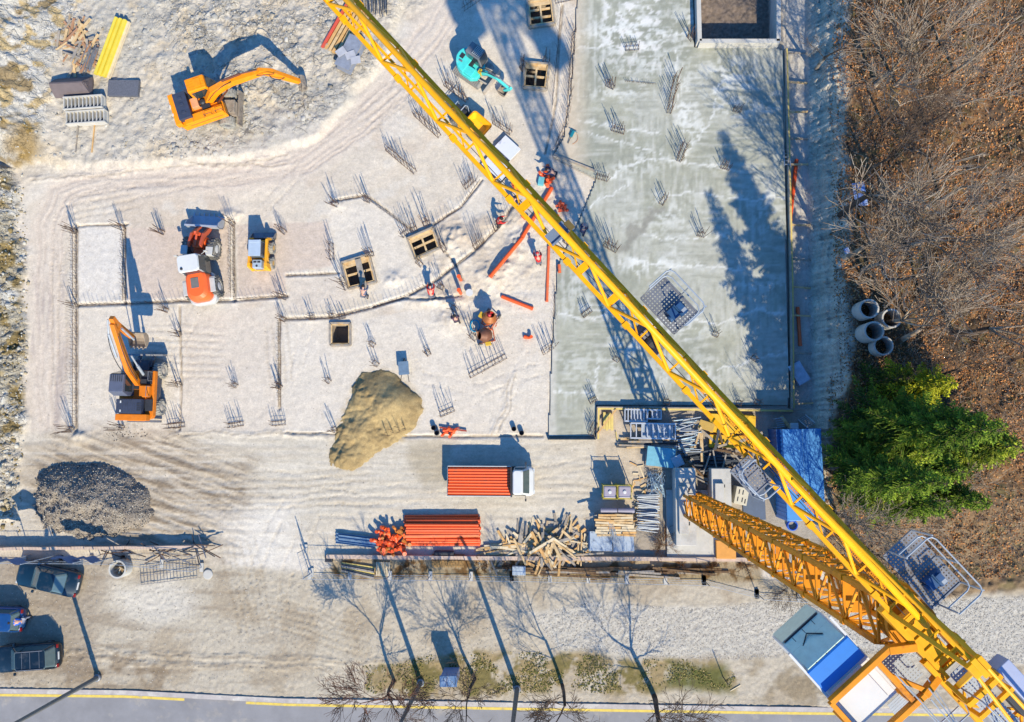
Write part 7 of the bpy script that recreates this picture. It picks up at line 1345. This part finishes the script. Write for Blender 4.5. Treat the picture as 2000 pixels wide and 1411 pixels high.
for (x, y), z in zip(xy[k], zz[k]):
    a = random.uniform(0, 6.28); L_ = random.uniform(.3, 1.3); hh = random.uniform(.1, .9); p = (x, y, z); q = (x + math.cos(a) * L_ * .5, y + math.sin(a) * L_ * .5, z + hh * .7); e = (x + math.cos(a + random.gauss(0, .5)) * L_, y + math.sin(a + random.gauss(0, .5)) * L_, z + hh); segs += [(*p, *q, .013, .010), (*q, *e, .010, .005)]
tag(tubes(segs, 'brushwood', [C(176, 158, 142), C(150, 132, 118), C(196, 180, 164), C(110, 92, 80)], None, 3), 'grey brown twigs and brushwood on the floor of the wood', 'brushwood', kind='stuff')
def shrub(px, py, rad, h, n, lab, cols):
    t = thing('dry_shrub', G(px, py), 0, lab, 'shrub'); sg_ = []
    for i in range(n):
        a = random.uniform(0, 6.28); q = random.random() ** .5; p = Vector((math.cos(a) * rad * q * .3, math.sin(a) * rad * q * .3, 0)); d = Vector((math.cos(a) * q, math.sin(a) * q, random.uniform(.4, 1))).normalized()
        grow(sg_, p, d, h * random.uniform(.4, .8), .012, 2, .6, .1, .006, 2)
    tubes(sg_, 'twigs', cols, t, 3)
BR = [C(130, 86, 48), C(150, 104, 60), C(104, 72, 44)]
shrub(1296, 1062, .7, 1.0, 26, 'rust brown shrub between the ballast block and the low wall', BR); shrub(1540, 1150, .9, 1.2, 26, 'dry dark shrub under the mast beside the fence', [C(96, 76, 60), C(120, 96, 76)]); shrub(1390, 1106, .7, .5, 18, 'brown dry shrub on the strip left of the mast', BR); shrub(1330, 1108, .6, .45, 14, 'brown dry shrub on the strip below the ballast', BR); shrub(800, 1108, .7, .5, 16, 'brown dry weeds behind the pallet', BR); shrub(940, 1106, .8, .5, 16, 'brown dry weeds right of the reed matting', BR); shrub(1000, 1104, .6, .5, 12, 'brown dry weeds below the timber pile', BR); shrub(1452, 1104, .6, .5, 12, 'brown dry weeds at the right end of the low wall', BR)
q_ = [(695, 1300), (760, 1298), (850, 1278), (1060, 1272), (1260, 1288), (1390, 1286), (1440, 1320), (1425, 1345), (1290, 1356), (1050, 1352), (840, 1362), (720, 1355)]
xy, zz = scatter(q_, 15000); g_ = fbm(xy[:, 0] * .5, xy[:, 1] * .5, 4, 411); k = RNG.uniform(0, 1, len(xy)) < .9 * sstep(-.15, .5, g_); xy, zz = xy[k], zz[k]
tag(leafquads('verge_grass', xy, zz, .035, [C(150, 134, 80), C(128, 120, 66), C(104, 108, 52), C(170, 152, 100), C(92, 100, 46)], LEAF, .5, .03), 'short dry grass on the verge by the road', 'grass', kind='stuff')
# ------------------------------------------------------------------ people
SKIN = mat('skin', (.46, .25, .17), .55, var=.05); BOOT = mat('boot', C(60, 52, 46), .8)
def skin_obj(name, verts, edges, rad, m, par, root=0, sub=1):
    me = bpy.data.meshes.new(name); me.from_pydata(verts, edges, []); me.materials.append(m); o = bpy.data.objects.new(name, me); COL.objects.link(o); o.parent = par
    o.modifiers.new('skin', 'SKIN').use_smooth_shade = True; lay_ = me.skin_vertices[0].data if me.skin_vertices else None
    if lay_ is None: me.attributes.new('skin', 'FLOAT', 'POINT'); lay_ = me.skin_vertices[0].data
    for i, r_ in enumerate(rad): lay_[i].radius = (r_, r_); lay_[i].use_root = (i == root)
    sb = o.modifiers.new('smooth', 'SUBSURF'); sb.levels = sub; sb.render_levels = sub; return o
def person(px, py, hd, jacket, trousers, hat, lab, bend=0., arms=(.3, .3), z=None, stride=.12, hatcol=True):
    p = G(px, py) if z is None else P(px, py, z); t = thing('person', p, hd, lab, 'person'); cb, sb_ = math.cos(bend), math.sin(bend); hip = Vector((-.18 * sb_, 0, .93 - .06 * sb_))
    def up(d, side=0., fwd=0.): return hip + Vector((sb_ * d + cb * fwd, side, cb * d - sb_ * fwd))
    ch, nk, hd_ = up(.34), up(.54), up(.70, 0, .04); shl = [up(.47, s_ * .19) for s_ in (1, -1)]; el, wr = [], []
    for s_, a in zip((1, -1), arms):
        e = shl[0 if s_ > 0 else 1] + Vector((math.sin(a) * .28, s_ * .06, -math.cos(a) * .28)); el.append(e); wr.append(e + Vector((math.sin(a + .6) * .25, -s_ * .05, -math.cos(a + .6) * .25)))
    kn = [Vector((stride * s_ * .5 + .04, s_ * .10, .50)) for s_ in (1, -1)]; an = [Vector((stride * s_ - .02, s_ * .11, .09)) for s_ in (1, -1)]; hj = [hip + Vector((0, s_ * .09, -.04)) for s_ in (1, -1)]
    V, E, Rr = [hip, ch, nk, hd_, up(.82, 0, .05)], [(0, 1), (1, 2), (2, 3), (3, 4)], [.14, .15, .055, .095, .085]
    def chain(start, pts, rs):
        k = start
        for q, r_ in zip(pts, rs): V.append(q); Rr.append(r_); E.append((k, len(V) - 1)); k = len(V) - 1
        return k
    for i in (0, 1):
        w_ = chain(1, [shl[i], el[i], wr[i]], [.07, .048, .034]); dv = (wr[i] - el[i]).normalized(); sd2 = dv.cross(Vector((0, 0, 1))).normalized() if abs(dv.z) < .95 else Vector((0, 1, 0)); pm = chain(w_, [wr[i] + dv * .07], [.03])
        for f in range(4): chain(pm, [wr[i] + dv * .11 + sd2 * (.024 * (f - 1.5)), wr[i] + dv * (.145 + .01 * (1.5 - abs(f - 1.5))) + sd2 * (.028 * (f - 1.5)) + Vector((0, 0, -.015))], [.009, .008])
        chain(w_, [wr[i] + dv * .04 + sd2 * .045, wr[i] + dv * .08 + sd2 * .06], [.010, .008]); chain(0, [hj[i], kn[i], an[i], an[i] + Vector((.15, 0, -.045))], [.09, .06, .045, .04])
    skin_obj('body', V, E, Rr, SKIN, t)
    skin_obj('jacket', [hip + Vector((0, 0, -.02)), ch, up(.49), shl[0], el[0], el[0].lerp(wr[0], .85), shl[1], el[1], el[1].lerp(wr[1], .85)], [(0, 1), (1, 2), (1, 3), (3, 4), (4, 5), (1, 6), (6, 7), (7, 8)], [.17, .185, .10, .095, .07, .055, .095, .07, .055], jacket, t)
    skin_obj('trousers', [hip, hj[0], kn[0], an[0] + Vector((0, 0, .02)), hj[1], kn[1], an[1] + Vector((0, 0, .02))], [(0, 1), (1, 2), (2, 3), (0, 4), (4, 5), (5, 6)], [.155, .115, .085, .07, .115, .085, .07], trousers, t)
    m1 = MB(); M = Matrix.Rotation(bend, 3, 'Y'); m1.lathe(up(.755, 0, .045), [(.125, -.02), (.135, 0), (.118, .06), (.075, .105), (.02, .12)], 16, M); m1.build('helmet' if hatcol else 'hair', hat, t, smooth=True)
    for i in (0, 1): m1 = MB(); m1.box(an[i] + Vector((.06, 0, -.045)), (.28, .11, .09)); m1.build('boot', BOOT, t, bevel=.02)
    m1 = MB()
    for s_ in (-1, 1): m1.lathe(up(.72, s_ * .035, .135), [(.012, -.01), (.014, 0), (.006, .01)], 8)
    m1.build('eyes', DARK, t); m1 = MB(); m1.cyl(up(.70, 0, .13), up(.68, 0, .165), .016, 8); m1.build('nose', SKIN, t)
    return t
def cl(n, *c): return mat('cloth_' + n, C(*c), .9, var=.12, scale=8)
NAVY, REDC, DK, ORG, GRY = cl('navy', 42, 52, 92), cl('red', 214, 44, 44), cl('dark', 58, 54, 66), cl('orange', 230, 90, 50), cl('grey', 110, 110, 122); WH = mat('helmet_white', C(232, 230, 226), .4); RH = mat('helmet_red', C(200, 50, 50), .4); HAIR = mat('dark_hair', C(44, 34, 30), .9)
person(1138, 456, R(70), NAVY, cl('navy2', 36, 42, 78), mat('hair_pink', C(196, 150, 146), .7), 'worker in navy clothes standing on the raft beside the jib', .25, (.5, .3), RAFT_Z, hatcol=False); person(976, 441, R(20), REDC, DK, HAIR, 'worker in red top and dark trousers by the diagonal starter row', .35, (.8, .6), hatcol=False); person(846, 578, R(95), REDC, GRY, HAIR, 'worker in red bending over the trench of the curved footing', 1.0, (.9, .9), hatcol=False)
person(894, 628, R(110), cl('plum', 96, 70, 92), DK, HAIR, 'worker in dark plum jacket left of the blue hose', .2, (.5, .2), hatcol=False); person(953, 621, R(-10), REDC, NAVY, RH, 'worker in bright red with red helmet at the copper mixer', .35, (1.0, .8)); person(1052, 514, R(100), REDC, GRY, RH, 'worker in red crouching in a rebar cage left of the raft', .7, (.8, .6))
person(1080, 347, R(160), NAVY, DK, HAIR, 'worker in dark clothes kneeling at the head of the long pipe', .9, (1.0, 1.0), hatcol=False); person(716, 578, R(80), mat('cloth_steel', C(96, 104, 130), .9), GRY, HAIR, 'worker in grey blue bending at the bridged shaft', .8, (.6, .9), hatcol=False)
person(1006, 402, R(40), NAVY, DK, HAIR, 'worker half hidden under the left jib chord', .3, (.5, .4), hatcol=False); person(57, 1207, R(180), cl('royal', 40, 110, 220), cl('pale', 150, 156, 176), HAIR, 'person in bright blue leaning into the boot of the blue car', .8, (1.0, .9), hatcol=False)
# ------------------------------------------------------------------ loose pieces of a part become parts of their own
def split_loose(o):
    me = o.data; n = len(me.vertices); par = list(range(n))
    def f(a):
        while par[a] != a: par[a] = par[par[a]]; a = par[a]
        return a
    for e in me.edges: a, b = f(e.vertices[0]), f(e.vertices[1]); par[a] = b
    comp = {}
    for i in range(n): comp.setdefault(f(i), []).append(i)
    g = [[ids, [min(me.vertices[i].co[k] for i in ids) - .015 for k in range(3)], [max(me.vertices[i].co[k] for i in ids) + .015 for k in range(3)]] for ids in comp.values()]
    ch = True
    while ch:
        ch = False
        for i in range(len(g)):
            for j in range(i + 1, len(g)):
                if all(g[i][1][k] <= g[j][2][k] and g[j][1][k] <= g[i][2][k] for k in range(3)):
                    g[i] = [g[i][0] + g[j][0], [min(a, b) for a, b in zip(g[i][1], g[j][1])], [max(a, b) for a, b in zip(g[i][2], g[j][2])]]; g.pop(j); ch = True; break
            if ch: break
    if len(g) < 2: return
    base = o.name.split('.')[0]; polys = [tuple(p.vertices) for p in me.polygons]; sm = me.polygons[0].use_smooth
    for q, (ids, _, _) in enumerate(g):
        s_ = set(ids); ids = sorted(ids); rm = {v: i for i, v in enumerate(ids)}; nm = bpy.data.meshes.new(base); nm.from_pydata([tuple(me.vertices[i].co) for i in ids], [], [tuple(rm[v] for v in p) for p in polys if p[0] in s_]); nm.materials.append(me.materials[0])
        if sm: nm.polygons.foreach_set('use_smooth', [True] * len(nm.polygons))
        if q == 0: o.data = nm
        else:
            c = o.copy(); c.data = nm; COL.objects.link(c)
for o in list(COL.objects):
    if o.type == 'MESH' and o.parent and not o.children and o.name.split('.')[0] in ('hydraulic_cylinder', 'hydraulic_hose', 'lift_arm', 'pillar', 'bonnet_handle', 'cab_pillar', 'eyes', 'loader_arm', 'roof_rail', 'hood_latch', 'vent', 'trolley_rail', 'pendant_bar'): split_loose(o)
for o in COL.objects:
    if o.name.split('.')[0] == 'eyes': o.name = 'eye'
for o in COL.objects:
    if o.parent is None and 'category' in o and 'kind' not in o: o['kind'] = 'thing'
